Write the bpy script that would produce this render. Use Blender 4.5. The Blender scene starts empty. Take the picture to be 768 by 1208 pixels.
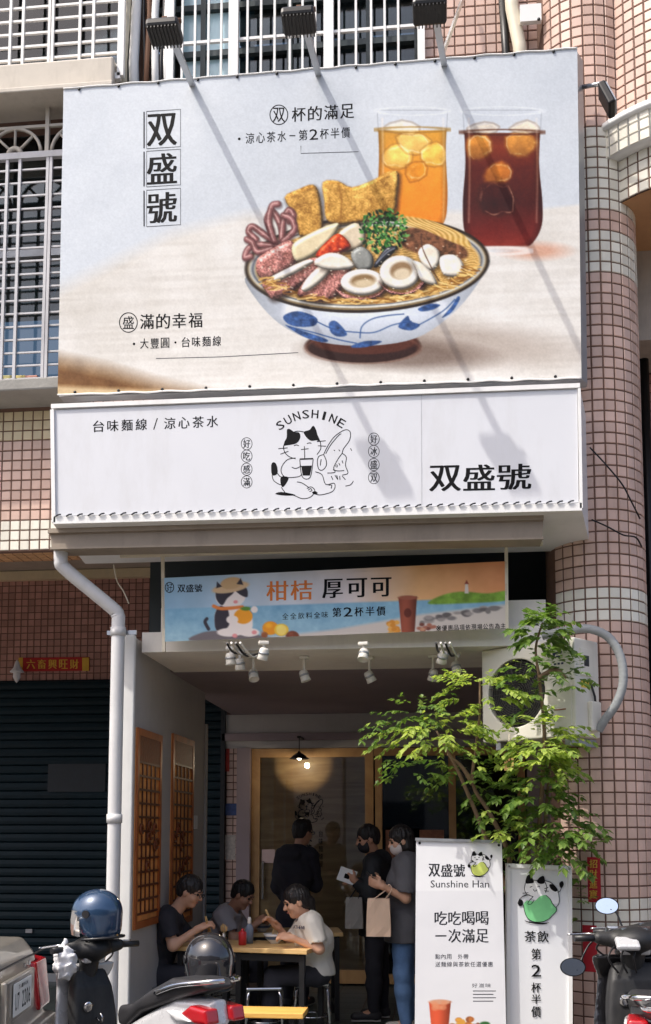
import bpy, bmesh, math, random
import numpy as np
from mathutils import Vector, Matrix, Quaternion
from mathutils.geometry import tessellate_polygon
R = math.radians
random.seed(7); rng = np.random.default_rng(11)
scn = bpy.context.scene
COL = scn.collection
# ------------------------------------------------------------------ camera
F, CX, CY, PIT, YAW, EYE = 1250.0, 384.0, 858.0, math.atan(0.1), R(6.0), 1.6
cam = bpy.data.cameras.new('camera'); camo = bpy.data.objects.new('camera', cam); COL.objects.link(camo)
camo.location = (0, 0, EYE); camo.rotation_euler = (math.pi/2 + PIT, 0, YAW)
cam.sensor_fit = 'AUTO'; cam.sensor_width = 36; cam.lens = F/1208*36
cam.shift_y = (CY-604)/1208; cam.clip_start = 0.1; cam.clip_end = 2000
scn.camera = camo
RC = np.array(camo.rotation_euler.to_matrix())
# ------------------------------------------------------------------ light
SUND = Vector((1.62, 1.25, -3.1)).normalized()        # direction in which the sunlight travels
elev = math.asin(-SUND.z)
w = bpy.data.worlds.new('World'); scn.world = w; w.use_nodes = True
wn = w.node_tree; bg = wn.nodes['Background']
sky = wn.nodes.new('ShaderNodeTexSky'); sky.sky_type = 'NISHITA'; sky.sun_disc = False
sky.sun_elevation = elev; sky.sun_rotation = math.atan2(-SUND.x, -SUND.y)
sky.air_density = 0.8; sky.dust_density = 5.0; sky.ozone_density = 0.4; sky.altitude = 20
wn.links.new(sky.outputs[0], bg.inputs[0]); bg.inputs[1].default_value = 0.15
sl = bpy.data.lights.new('sun', 'SUN'); sl.energy = 2.1; sl.angle = R(0.55); sl.color = (1.0, 0.955, 0.88)
so = bpy.data.objects.new('sun', sl); COL.objects.link(so); so.location = (-8, -6, 20)
so.rotation_euler = SUND.to_track_quat('-Z', 'Y').to_euler()
vs = scn.view_settings; vs.view_transform = 'Standard'; vs.look = 'None'; vs.gamma = 1; vs.exposure = 0.74
vs.use_curve_mapping = False
scn.cycles.max_bounces = 8; scn.cycles.transparent_max_bounces = 12
# ------------------------------------------------------------------ pixel <-> world
CAMP = np.array([0, 0, EYE])
def ray(px, py):
    return RC @ np.array([(px-CX)/F, -(py-CY)/F, -1.0])
def pt(px, py, Y=None, Z=None, X=None):
    """point seen at photo pixel (px,py) on the plane Y=, Z= or X=const"""
    d = ray(px, py)
    t = (Y/d[1]) if Y is not None else ((Z-EYE)/d[2] if Z is not None else X/d[0])
    return Vector(CAMP + t*d)
class Plane:
    """a plane through p with normal n facing the street; maps photo pixels to points on it"""
    def __init__(s, p, n):
        s.p = np.array(p, float); s.n = np.array(n, float); s.n /= np.linalg.norm(s.n)
        if s.n @ (CAMP-s.p) < 0: s.n = -s.n
    def at(s, px, py, off=0.0):
        d = ray(px, py); t = ((s.p-CAMP) @ s.n)/(d @ s.n)
        return Vector(CAMP + t*d + s.n*off)
def YP(Y): return Plane((0, Y, 0), (0, -1, 0))
def proj(P):
    """world points (N,3) -> photo pixels"""
    q = (np.asarray(P)-CAMP) @ RC
    return CX + F*q[:, 0]/-q[:, 2], CY - F*q[:, 1]/-q[:, 2]
# ------------------------------------------------------------------ materials
def lin(c):
    c = np.asarray(c, float)/255.0
    return tuple(np.where(c <= 0.04045, c/12.92, ((c+0.055)/1.055)**2.4))
MATS = {}
def mat(name, col, rough=0.6, metal=0.0, var=0.12, scale=6.0, bump=0.0, bscale=40.0, rnd=0.0, spec=0.5,
        dirt_shade=0.0, dirt_shade_col=(0.06, 0.05, 0.04), alpha=1.0, trans=0.0, emit=None, coat=0.0, stretch=None, sss=0.0, wpos=False):
    if name in MATS: return MATS[name]
    m = bpy.data.materials.new(name); m.use_nodes = True; nt = m.node_tree; N = nt.nodes; L = nt.links
    b = N['Principled BSDF']
    b.inputs['Roughness'].default_value = rough; b.inputs['Metallic'].default_value = metal
    b.inputs['Specular IOR Level'].default_value = spec; b.inputs['Coat Weight'].default_value = coat
    b.inputs['Transmission Weight'].default_value = trans
    if alpha < 1: b.inputs['Alpha'].default_value = alpha
    tc = N.new('ShaderNodeTexCoord'); mp = N.new('ShaderNodeMapping'); CO = N.new('ShaderNodeNewGeometry').outputs['Position'] if wpos else tc.outputs['Object']; L.new(CO, mp.inputs[0])
    if stretch: mp.inputs['Scale'].default_value = stretch
    nz = N.new('ShaderNodeTexNoise'); nz.inputs['Scale'].default_value = scale; nz.inputs['Detail'].default_value = 6
    nz.inputs['Roughness'].default_value = 0.65; L.new(mp.outputs[0], nz.inputs[0])
    mr = N.new('ShaderNodeMapRange'); mr.inputs[1].default_value = 0.25; mr.inputs[2].default_value = 0.75
    mr.inputs[3].default_value = 1-var; mr.inputs[4].default_value = 1+var; L.new(nz.outputs[0], mr.inputs[0])
    val = mr.outputs[0]
    if rnd > 0:
        oi = N.new('ShaderNodeObjectInfo'); ge = N.new('ShaderNodeNewGeometry')
        ad = N.new('ShaderNodeMath'); ad.operation = 'ADD'; L.new(oi.outputs['Random'], ad.inputs[0]); L.new(ge.outputs['Random Per Island'], ad.inputs[1])
        wn_ = N.new('ShaderNodeTexWhiteNoise'); wn_.noise_dimensions = '1D'; L.new(ad.outputs[0], wn_.inputs['W'])
        m2 = N.new('ShaderNodeMapRange'); m2.inputs[3].default_value = 1-rnd; m2.inputs[4].default_value = 1+rnd; L.new(wn_.outputs['Value'], m2.inputs[0])
        mu = N.new('ShaderNodeMath'); mu.operation = 'MULTIPLY'; L.new(val, mu.inputs[0]); L.new(m2.outputs[0], mu.inputs[1]); val = mu.outputs[0]
    hs = N.new('ShaderNodeHueSaturation'); hs.inputs['Color'].default_value = (*col[:3], 1); L.new(val, hs.inputs['Value'])
    out = hs.outputs[0]
    if dirt_shade > 0:
        n2 = N.new('ShaderNodeTexNoise'); n2.inputs['Scale'].default_value = 2.3; n2.inputs['Detail'].default_value = 9; n2.inputs['Roughness'].default_value = 0.7
        mp2 = N.new('ShaderNodeMapping'); mp2.inputs['Scale'].default_value = (1.6, 1.6, 0.45); L.new(CO, mp2.inputs[0]); L.new(mp2.outputs[0], n2.inputs[0])
        m3 = N.new('ShaderNodeMapRange'); m3.inputs[1].default_value = 0.5; m3.inputs[2].default_value = 0.75; m3.inputs[4].default_value = dirt_shade; L.new(n2.outputs[0], m3.inputs[0])
        mx = N.new('ShaderNodeMix'); mx.data_type = 'RGBA'; L.new(m3.outputs[0], mx.inputs[0]); L.new(out, mx.inputs[6]); mx.inputs[7].default_value = (*dirt_shade_col, 1); out = mx.outputs[2]
    L.new(out, b.inputs['Base Color'])
    rr = N.new('ShaderNodeMapRange'); rr.inputs[3].default_value = max(0.02, rough-0.08); rr.inputs[4].default_value = min(1, rough+0.08); L.new(nz.outputs[0], rr.inputs[0]); L.new(rr.outputs[0], b.inputs['Roughness'])
    if bump > 0:
        nb = N.new('ShaderNodeTexNoise'); nb.inputs['Scale'].default_value = bscale; nb.inputs['Detail'].default_value = 5; L.new(mp.outputs[0], nb.inputs[0])
        bp = N.new('ShaderNodeBump'); bp.inputs['Strength'].default_value = bump; bp.inputs['Distance'].default_value = 0.01; L.new(nb.outputs[0], bp.inputs['Height']); L.new(bp.outputs[0], b.inputs['Normal'])
    if emit: b.inputs['Emission Color'].default_value = (*emit[:3], 1); b.inputs['Emission Strength'].default_value = emit[3]
    MATS[name] = m; return m
def vcol_mat(name, rough=0.5, bump=0.0, bscale=3.0, spec=0.4):
    if name in MATS: return MATS[name]
    m = bpy.data.materials.new(name); m.use_nodes = True; nt = m.node_tree; N = nt.nodes; L = nt.links; b = N['Principled BSDF']
    a = N.new('ShaderNodeVertexColor'); a.layer_name = 'print'; L.new(a.outputs[0], b.inputs['Base Color'])
    b.inputs['Roughness'].default_value = rough; b.inputs['Specular IOR Level'].default_value = .22
    if bump:
        tc = N.new('ShaderNodeTexCoord'); nb = N.new('ShaderNodeTexNoise'); nb.inputs['Scale'].default_value = bscale; nb.inputs['Detail'].default_value = 3; L.new(tc.outputs['Object'], nb.inputs[0])
        bp = N.new('ShaderNodeBump'); bp.inputs['Strength'].default_value = bump; bp.inputs['Distance'].default_value = 0.03; L.new(nb.outputs[0], bp.inputs['Height']); L.new(bp.outputs[0], b.inputs['Normal'])
    MATS[name] = m; return m
def wood_mat(name, c1, c2, scale=3.0, stretch=(1, 1, 10), rough=0.5, coat=0.0):
    if name in MATS: return MATS[name]
    m = bpy.data.materials.new(name); m.use_nodes = True; nt = m.node_tree; N = nt.nodes; L = nt.links; b = N['Principled BSDF']
    tc = N.new('ShaderNodeTexCoord'); mp = N.new('ShaderNodeMapping'); mp.inputs['Scale'].default_value = stretch; L.new(tc.outputs['Object'], mp.inputs[0])
    nz = N.new('ShaderNodeTexNoise'); nz.inputs['Scale'].default_value = scale; nz.inputs['Detail'].default_value = 8; nz.inputs['Distortion'].default_value = 1.2; L.new(mp.outputs[0], nz.inputs[0])
    cr = N.new('ShaderNodeValToRGB'); cr.color_ramp.elements[0].position = 0.3; cr.color_ramp.elements[1].position = 0.7
    cr.color_ramp.elements[0].color = (*c1, 1); cr.color_ramp.elements[1].color = (*c2, 1); L.new(nz.outputs[0], cr.inputs[0]); L.new(cr.outputs[0], b.inputs['Base Color'])
    b.inputs['Roughness'].default_value = rough; b.inputs['Coat Weight'].default_value = coat
    bp = N.new('ShaderNodeBump'); bp.inputs['Strength'].default_value = 0.15; bp.inputs['Distance'].default_value = 0.004; L.new(nz.outputs[0], bp.inputs['Height']); L.new(bp.outputs[0], b.inputs['Normal'])
    MATS[name] = m; return m
def glass_mat(name, tint=(0.9, 0.95, 0.95), alpha=0.18, rough=0.03):
    """thin pane: mostly see-through, mirror-like at grazing angles"""
    if name in MATS: return MATS[name]
    m = bpy.data.materials.new(name); m.use_nodes = True; nt = m.node_tree; N = nt.nodes; L = nt.links
    out = N['Material Output']; N.remove(N['Principled BSDF'])
    tr = N.new('ShaderNodeBsdfTransparent'); tr.inputs[0].default_value = (*tint, 1)
    gl = N.new('ShaderNodeBsdfGlossy'); gl.inputs['Roughness'].default_value = rough
    fr = N.new('ShaderNodeFresnel'); fr.inputs[0].default_value = 1.5
    ad = N.new('ShaderNodeMath'); ad.operation = 'ADD'; ad.use_clamp = True; ad.inputs[1].default_value = alpha; L.new(fr.outputs[0], ad.inputs[0])
    mx = N.new('ShaderNodeMixShader'); L.new(ad.outputs[0], mx.inputs[0]); L.new(tr.outputs[0], mx.inputs[1]); L.new(gl.outputs[0], mx.inputs[2]); L.new(mx.outputs[0], out.inputs[0])
    MATS[name] = m; return m
# ------------------------------------------------------------------ objects
W = {}
def put(o, parent=None, loc=None, rotz=0.0):
    COL.objects.link(o)
    M = Matrix.Translation(loc) @ Matrix.Rotation(rotz, 4, 'Z') if loc is not None else Matrix.Identity(4)
    if loc is not None: o.location = loc; o.rotation_euler = (0, 0, rotz)
    if parent is not None: o.parent = parent; M = W[parent.name] @ M
    W[o.name] = M
    return o
def tag(o, label=None, cat=None, group=None, kind=None):
    if label: o['label'] = label
    if cat: o['category'] = cat
    if group: o['group'] = group
    if kind: o['kind'] = kind
    return o
def thing(name, label, cat, loc=(0, 0, 0), rotz=0.0, group=None):
    o = bpy.data.objects.new(name, None); o.empty_display_size = 0.1
    put(o, None, Vector(loc), rotz); return tag(o, label, cat, group)
def copy_tree(o, parent=None, loc=None, rotz=None):
    c = o.copy(); COL.objects.link(c)
    if parent is not None: c.parent = parent
    if loc is not None: c.location = loc
    if rotz is not None: c.rotation_euler = (0, 0, rotz)
    for ch in o.children: copy_tree(ch, c)
    W[c.name] = Matrix.Translation(c.location) @ c.rotation_euler.to_matrix().to_4x4()
    return c
class MB:
    def __init__(s): s.v = []; s.f = []; s.sm = []
    def add(s, vs, fs, smooth=False):
        o = len(s.v); s.v.extend([tuple(v) for v in vs]); s.f.extend([tuple(i+o for i in f) for f in fs]); s.sm.extend([smooth]*len(fs)); return s
    def hexa(s, p, smooth=False):   # 8 corners: bottom ring 0-3, top ring 4-7
        return s.add(p, [(3, 2, 1, 0), (4, 5, 6, 7), (0, 1, 5, 4), (1, 2, 6, 5), (2, 3, 7, 6), (3, 0, 4, 7)])
    def box(s, c, d, rz=0.0, M=None):
        x, y, z = d[0]/2, d[1]/2, d[2]/2
        P = [Vector(p) for p in ((-x, -y, -z), (x, -y, -z), (x, y, -z), (-x, y, -z), (-x, -y, z), (x, -y, z), (x, y, z), (-x, y, z))]
        Rm = Matrix.Rotation(rz, 3, 'Z') if M is None else M
        return s.hexa([Rm @ p + Vector(c) for p in P])
    def bbox(s, c, d, b=0.004, rz=0.0, M=None):   # chamfered box
        hx, hy, hz = d[0]/2, d[1]/2, d[2]/2; b = min(b, hx*.9, hy*.9, hz*.9)
        bm = bmesh.new(); bmesh.ops.create_cube(bm, size=1)
        for v in bm.verts: v.co = Vector((v.co.x*2*hx, v.co.y*2*hy, v.co.z*2*hz))
        bmesh.ops.bevel(bm, geom=list(bm.edges), offset=b, segments=2, affect='EDGES', profile=0.5)
        Rm = Matrix.Rotation(rz, 3, 'Z') if M is None else M
        bm.verts.index_update()
        s.add([Rm @ v.co + Vector(c) for v in bm.verts], [[v.index for v in f.verts] for f in bm.faces]); bm.free(); return s
    def ab(s, x0, x1, y0, y1, z0, z1): return s.box(((x0+x1)/2, (y0+y1)/2, (z0+z1)/2), (abs(x1-x0), abs(y1-y0), abs(z1-z0)))
    def bar(s, a, b, wd, dp=None, up=(0, 0, 1)):   # rectangular bar from a to b
        a = Vector(a); b = Vector(b); dp = dp or wd; d = (b-a).normalized(); u = Vector(up)
        if abs(d.dot(u)) > 0.98: u = Vector((0, 1, 0))
        sx = d.cross(u).normalized()*(wd/2); sy = sx.cross(d).normalized()*(dp/2)
        return s.hexa([a-sx-sy, a+sx-sy, a+sx+sy, a-sx+sy, b-sx-sy, b+sx-sy, b+sx+sy, b-sx+sy])
    def tube(s, pts, r, n=8, caps=True, flat=1.0):
        pts = [Vector(p) for p in pts]; m = len(pts); rs = r if hasattr(r, '__len__') else [r]*m
        base = len(s.v); t0 = (pts[1]-pts[0]).normalized()
        u = t0.cross(Vector((0, 0, 1)));
        if u.length < 0.1: u = t0.cross(Vector((0, 1, 0)))
        u.normalize()
        for i in range(m):
            t = (pts[min(i+1, m-1)]-pts[max(i-1, 0)]).normalized()
            u = (u - t*u.dot(t)).normalized(); v = t.cross(u)
            for k in range(n):
                a = 2*math.pi*k/n; s.v.append(tuple(pts[i]+u*math.cos(a)*rs[i]+v*math.sin(a)*rs[i]*flat))
        for i in range(m-1):
            for k in range(n):
                k2 = (k+1) % n; s.f.append((base+i*n+k, base+i*n+k2, base+(i+1)*n+k2, base+(i+1)*n+k)); s.sm.append(True)
        if caps:
            s.f.append(tuple(base+k for k in range(n-1, -1, -1))); s.sm.append(False)
            s.f.append(tuple(base+(m-1)*n+k for k in range(n))); s.sm.append(False)
        return s
    def lathe(s, prof, c=(0, 0, 0), n=24, M=None, caps=False):   # profile [(r,z)]
        c = Vector(c); base = len(s.v); Rm = M or Matrix.Identity(3)
        for (r, z) in prof:
            for k in range(n):
                a = 2*math.pi*k/n; s.v.append(tuple(c + Rm @ Vector((r*math.cos(a), r*math.sin(a), z))))
        for i in range(len(prof)-1):
            for k in range(n):
                k2 = (k+1) % n; s.f.append((base+i*n+k, base+i*n+k2, base+(i+1)*n+k2, base+(i+1)*n+k)); s.sm.append(True)
        if caps:
            s.f.append(tuple(base+k for k in range(n-1, -1, -1))); s.sm.append(False)
            s.f.append(tuple(base+(len(prof)-1)*n+k for k in range(n))); s.sm.append(False)
        return s
    def poly(s, pts, n=None):   # flat filled polygon
        pts = [Vector(p) for p in pts]; tr = tessellate_polygon([pts]); fs = []
        for t in tr:
            if n is not None:
                a, b, c = (pts[i] for i in t)
                if (b-a).cross(c-a).dot(Vector(n)) < 0: t = (t[0], t[2], t[1])
            fs.append(tuple(t))
        return s.add(pts, fs)
    def prism(s, pts, ext):    # polygon swept by the vector ext
        pts = [Vector(p) for p in pts]; e = Vector(ext); k = len(pts); tr = tessellate_polygon([pts])
        nn = Vector((0, 0, 0))
        for t in tr: nn += (pts[t[1]]-pts[t[0]]).cross(pts[t[2]]-pts[t[0]])
        fl = nn.dot(e) > 0
        fs = [t if not fl else (t[0], t[2], t[1]) for t in tr] + [tuple(i+k for i in ((t[0], t[2], t[1]) if not fl else t)) for t in tr]
        area = Vector((0, 0, 0))
        for i in range(k): area += pts[i].cross(pts[(i+1) % k])
        for i in range(k):
            j = (i+1) % k; fs.append((i, j, j+k, i+k) if area.dot(e) > 0 else (j, i, i+k, j+k))
        return s.add(pts+[p+e for p in pts], fs)
    def sheet(s, a, b, c, d, t):    # quad a,b,c,d given thickness vector t
        return s.hexa([Vector(a)+t, Vector(b)+t, Vector(c)+t, Vector(d)+t, a, b, c, d])
    def build(s, name, m, parent=None, world=True, smooth=None, loc=None, rotz=0.0, auto=None):
        me = bpy.data.meshes.new(name)
        if parent is not None and world:
            Mi = W[parent.name].inverted(); vv = [tuple(Mi @ Vector(v)) for v in s.v]
        else: vv = s.v
        me.from_pydata(vv, [], s.f)
        sm = s.sm if smooth is None else [smooth]*len(s.f)
        me.polygons.foreach_set('use_smooth', sm)
        if m is not None: me.materials.append(m)
        me.update()
        o = bpy.data.objects.new(name, me)
        return put(o, parent, Vector(loc) if loc is not None else None, rotz)
def inst(name, me, parent, M, world=True):
    """one more object on shared mesh data, placed by the matrix M"""
    o = bpy.data.objects.new(name, me); COL.objects.link(o)
    if parent is not None:
        o.parent = parent
        if world: M = W[parent.name].inverted() @ M
    o.matrix_local = M; W[o.name] = M if parent is None else W[parent.name] @ M
    return o
def mesh_np(name, V, Fq, m, parent=None, smooth=True, world=True):
    me = bpy.data.meshes.new(name)
    if parent is not None and world:
        Mi = np.array(W[parent.name].inverted()); V = V @ Mi[:3, :3].T + Mi[:3, 3]
    V = np.ascontiguousarray(V, np.float32); Fq = np.ascontiguousarray(Fq, np.int32); k = Fq.shape[1]
    me.vertices.add(len(V)); me.vertices.foreach_set('co', V.ravel())
    me.loops.add(Fq.size); me.loops.foreach_set('vertex_index', Fq.ravel())
    me.polygons.add(len(Fq)); me.polygons.foreach_set('loop_start', np.arange(0, Fq.size, k, dtype=np.int32)); me.polygons.foreach_set('loop_total', np.full(len(Fq), k, np.int32))
    me.polygons.foreach_set('use_smooth', np.full(len(Fq), smooth, bool))
    me.update(calc_edges=True); me.validate()
    if m is not None: me.materials.append(m)
    o = bpy.data.objects.new(name, me); return put(o, parent)
# ------------------------------------------------------------------ implicit bodies (smooth union, surface nets)
class Sdf:
    def __init__(s, lo, hi, h):
        s.h = h; s.lo = np.array(lo, float); n = np.ceil((np.array(hi)-s.lo)/h).astype(int)+1; s.n = n
        s.d = np.full(n, 1.0, np.float32)
        s.ax = [s.lo[i]+h*np.arange(n[i]) for i in range(3)]
    def _sub(s, lo, hi):
        i0 = np.clip(np.floor((np.array(lo)-s.lo)/s.h).astype(int), 0, s.n-1); i1 = np.clip(np.ceil((np.array(hi)-s.lo)/s.h).astype(int)+1, 1, s.n)
        sl = tuple(slice(a, b) for a, b in zip(i0, i1))
        X, Y, Z = np.meshgrid(*[s.ax[i][sl[i]] for i in range(3)], indexing='ij'); return sl, X, Y, Z
    def merge(s, sl, d, k, sub=False):
        a = s.d[sl]; d = d.astype(np.float32)
        if sub: a, d, sg = -a, d, -1
        else: sg = 1
        if k > 1e-6:
            hh = np.clip(0.5+0.5*(d-a)/k, 0, 1); r = d*(1-hh)+a*hh - k*hh*(1-hh)
        else: r = np.minimum(a, d)
        s.d[sl] = sg*r
    def cone(s, a, b, ra, rb, k=0.02, flat=None, sub=False):
        """tapered capsule; flat=(axis vector, factor) squashes it along an axis"""
        a = np.array(a, float); b = np.array(b, float); m = max(ra, rb)*(1.0 if flat is None else max(1, 1/flat[1] if flat[1] < 1 else flat[1]))+k+2*s.h+0.03
        lo = np.minimum(a, b)-m; hi = np.maximum(a, b)+m
        sl, X, Y, Z = s._sub(lo, hi)
        if X.size == 0: return s
        P = np.stack([X-a[0], Y-a[1], Z-a[2]], -1); ba = b-a
        if flat is not None:
            ax = np.array(flat[0], float); ax /= np.linalg.norm(ax); q = P @ ax; q0 = ba @ ax
            P = P + (q*(1/flat[1]-1))[..., None]*ax; ba = ba + q0*(1/flat[1]-1)*ax
        L2 = ba @ ba; t = np.clip((P @ ba)/max(L2, 1e-9), 0, 1)
        D = np.sqrt(((P - t[..., None]*ba)**2).sum(-1)) - (ra+(rb-ra)*t)
        if flat is not None: D = D*min(1.0, flat[1])
        s.merge(sl, D, k, sub); return s
    def ball(s, c, r, k=0.02, M=None, sub=False):
        """ellipsoid with radii r, optionally turned by M"""
        c = np.array(c, float); r = np.array(r, float)*np.ones(3); m = r.max()+k+2*s.h+0.02
        sl, X, Y, Z = s._sub(c-m, c+m)
        if X.size == 0: return s
        P = np.stack([X-c[0], Y-c[1], Z-c[2]], -1)
        if M is not None: P = P @ np.array(M)
        k0 = np.sqrt(((P/r)**2).sum(-1)); k1 = np.sqrt(((P/(r*r))**2).sum(-1))
        s.merge(sl, k0*(k0-1)/np.maximum(k1, 1e-6), k, sub); return s
    def rbox(s, c, h, r=0.02, k=0.02, M=None, sub=False):
        c = np.array(c, float); h = np.array(h, float); m = np.linalg.norm(h)+k+2*s.h+0.02
        sl, X, Y, Z = s._sub(c-m, c+m)
        if X.size == 0: return s
        P = np.stack([X-c[0], Y-c[1], Z-c[2]], -1)
        if M is not None: P = P @ np.array(M)
        q = np.abs(P)-(h-r); D = np.sqrt((np.maximum(q, 0)**2).sum(-1))+np.minimum(q.max(-1), 0)-r
        s.merge(sl, D, k, sub); return s
    def slab(s, poly, y0, y1, r=0.015, k=0.02, taper=None, sub=False):
        """side profile polygon in (x,z), from y0 to y1; taper(x,z)->half width factor"""
        pg = np.array(poly, float); m = k+r+2*s.h+0.02; y0, y1 = min(y0, y1), max(y0, y1)
        lo = (pg[:, 0].min()-m, y0-m, pg[:, 1].min()-m); hi = (pg[:, 0].max()+m, y1+m, pg[:, 1].max()+m)
        sl, X, Y, Z = s._sub(lo, hi)
        x = X[:, 0, :]; z = Z[:, 0, :]; d2 = sdpoly(x, z, pg)+r
        yc = (y0+y1)/2; hw = abs(y1-y0)/2*(taper(x, z) if taper else 1.0)
        dy = np.abs(Y-yc)-(np.asarray(hw)[:, None, :] if taper else hw)+r; d2 = np.broadcast_to(d2[:, None, :], dy.shape)
        D = np.sqrt(np.maximum(d2, 0)**2+np.maximum(dy, 0)**2)+np.minimum(np.maximum(d2, dy), 0)-r
        s.merge(sl, D, k, sub); return s
    def cut(s, p, n):    # remove what lies on the side of the plane that n points to
        X, Y, Z = np.meshgrid(*s.ax, indexing='ij', sparse=True); n = np.array(n, float); n /= np.linalg.norm(n)
        s.d = np.maximum(s.d, ((X-p[0])*n[0]+(Y-p[1])*n[1]+(Z-p[2])*n[2]).astype(np.float32)); return s
    def wrinkle(s, amp, f):
        X, Y, Z = np.meshgrid(*s.ax, indexing='ij', sparse=True)
        s.d = s.d + (amp*(np.sin(f*(X*1.3+Z*.9)+2*np.sin(f*.5*Y+f*.3*Z))*np.sin(f*(.8*Y-.7*Z+.4*X)+1.3*np.sin(f*.6*X)))).astype(np.float32); return s
    def mesh(s):
        d = np.pad(s.d, 1, constant_values=1.0); n = d.shape; ins = d < 0
        cnt = np.zeros([k-1 for k in n], np.int8); acc = np.zeros([k-1 for k in n]+[3], np.float32); ne = np.zeros([k-1 for k in n], np.float32)
        corners = [(i, j, k) for i in (0, 1) for j in (0, 1) for k in (0, 1)]
        for c in corners: cnt += ins[c[0]:n[0]-1+c[0], c[1]:n[1]-1+c[1], c[2]:n[2]-1+c[2]]
        act = (cnt > 0) & (cnt < 8); idx = np.argwhere(act)
        pos = np.zeros((len(idx), 3), np.float32); w_ = np.zeros(len(idx), np.float32)
        for ax in range(3):
            for o1 in (0, 1):
                for o2 in (0, 1):
                    a = [0, 0, 0]; oth = [q for q in range(3) if q != ax]; a[oth[0]] = o1; a[oth[1]] = o2; b = list(a); b[ax] = 1
                    da = d[idx[:, 0]+a[0], idx[:, 1]+a[1], idx[:, 2]+a[2]]; db = d[idx[:, 0]+b[0], idx[:, 1]+b[1], idx[:, 2]+b[2]]
                    cr = (da < 0) != (db < 0); t = np.where(cr, da/np.where(cr, da-db, 1), 0)
                    p = np.tile(np.array(a, np.float32), (len(idx), 1)); p[:, ax] = t
                    pos += p*cr[:, None]; w_ += cr
        pos = idx + pos/np.maximum(w_, 1)[:, None]
        V = s.lo + (pos-1)*s.h
        vid = np.full(act.shape, -1, np.int32); vid[act] = np.arange(len(idx))
        Fs = []
        for ax in range(3):
            oth = [q for q in range(3) if q != ax]
            sa = [slice(1, n[q]-1) for q in range(3)]; sa[ax] = slice(0, n[ax]-1); sb = list(sa); sb[ax] = slice(1, n[ax])
            A = ins[tuple(sa)]; B = ins[tuple(sb)]
            for flip in (False, True):
                e = np.argwhere((A & ~B) if not flip else (~A & B))
                if not len(e): continue
                off = np.array([1, 1, 1]); off[ax] = 0; e = e+off
                q = []
                for (u, v) in ((0, 0), (1, 0), (1, 1), (0, 1)):
                    c = e.copy(); c[:, oth[0]] -= 1-u; c[:, oth[1]] -= 1-v; q.append(vid[c[:, 0], c[:, 1], c[:, 2]])
                q = np.stack(q, 1)
                if flip != (ax == 1): q = q[:, ::-1]
                Fs.append(q)
        return V, np.concatenate(Fs)
    def build(s, name, m, parent=None, M=None):
        V, Fq = s.mesh()
        if M is not None: A = np.array(M); V = V @ A[:3, :3].T + A[:3, 3]
        return mesh_np(name, V, Fq, m, parent, True, world=(M is not None))
def sdpoly(x, z, pg):
    d = np.full(x.shape, 1e9); sg = np.ones(x.shape); n = len(pg)
    for i in range(n):
        a = pg[i]; b = pg[i-1]; ex, ez = b-a; wx = x-a[0]; wz = z-a[1]
        t = np.clip((wx*ex+wz*ez)/max(ex*ex+ez*ez, 1e-12), 0, 1); d = np.minimum(d, (wx-ex*t)**2+(wz-ez*t)**2)
        c1 = z >= a[1]; c2 = z < b[1]; c3 = ex*wz > ez*wx; fl = (c1 & c2 & c3) | (~c1 & ~c2 & ~c3); sg = np.where(fl, -sg, sg)
    return sg*np.sqrt(d)
def crom(pts, closed=True, n=6):
    """smooth curve through the points"""
    P = [np.array(p, float) for p in pts]; out = []; m = len(P)
    for i in range(m if closed else m-1):
        g = lambda j: P[j % m] if closed else P[min(max(j, 0), m-1)]
        p0, p1, p2, p3 = g(i-1), g(i), g(i+1), g(i+2)
        for k in range(n):
            t = k/n; out.append(0.5*((2*p1)+(p2-p0)*t+(2*p0-5*p1+4*p2-p3)*t*t+(3*p1-p0-3*p2+p3)*t**3))
    if not closed: out.append(P[-1])
    return out
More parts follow.
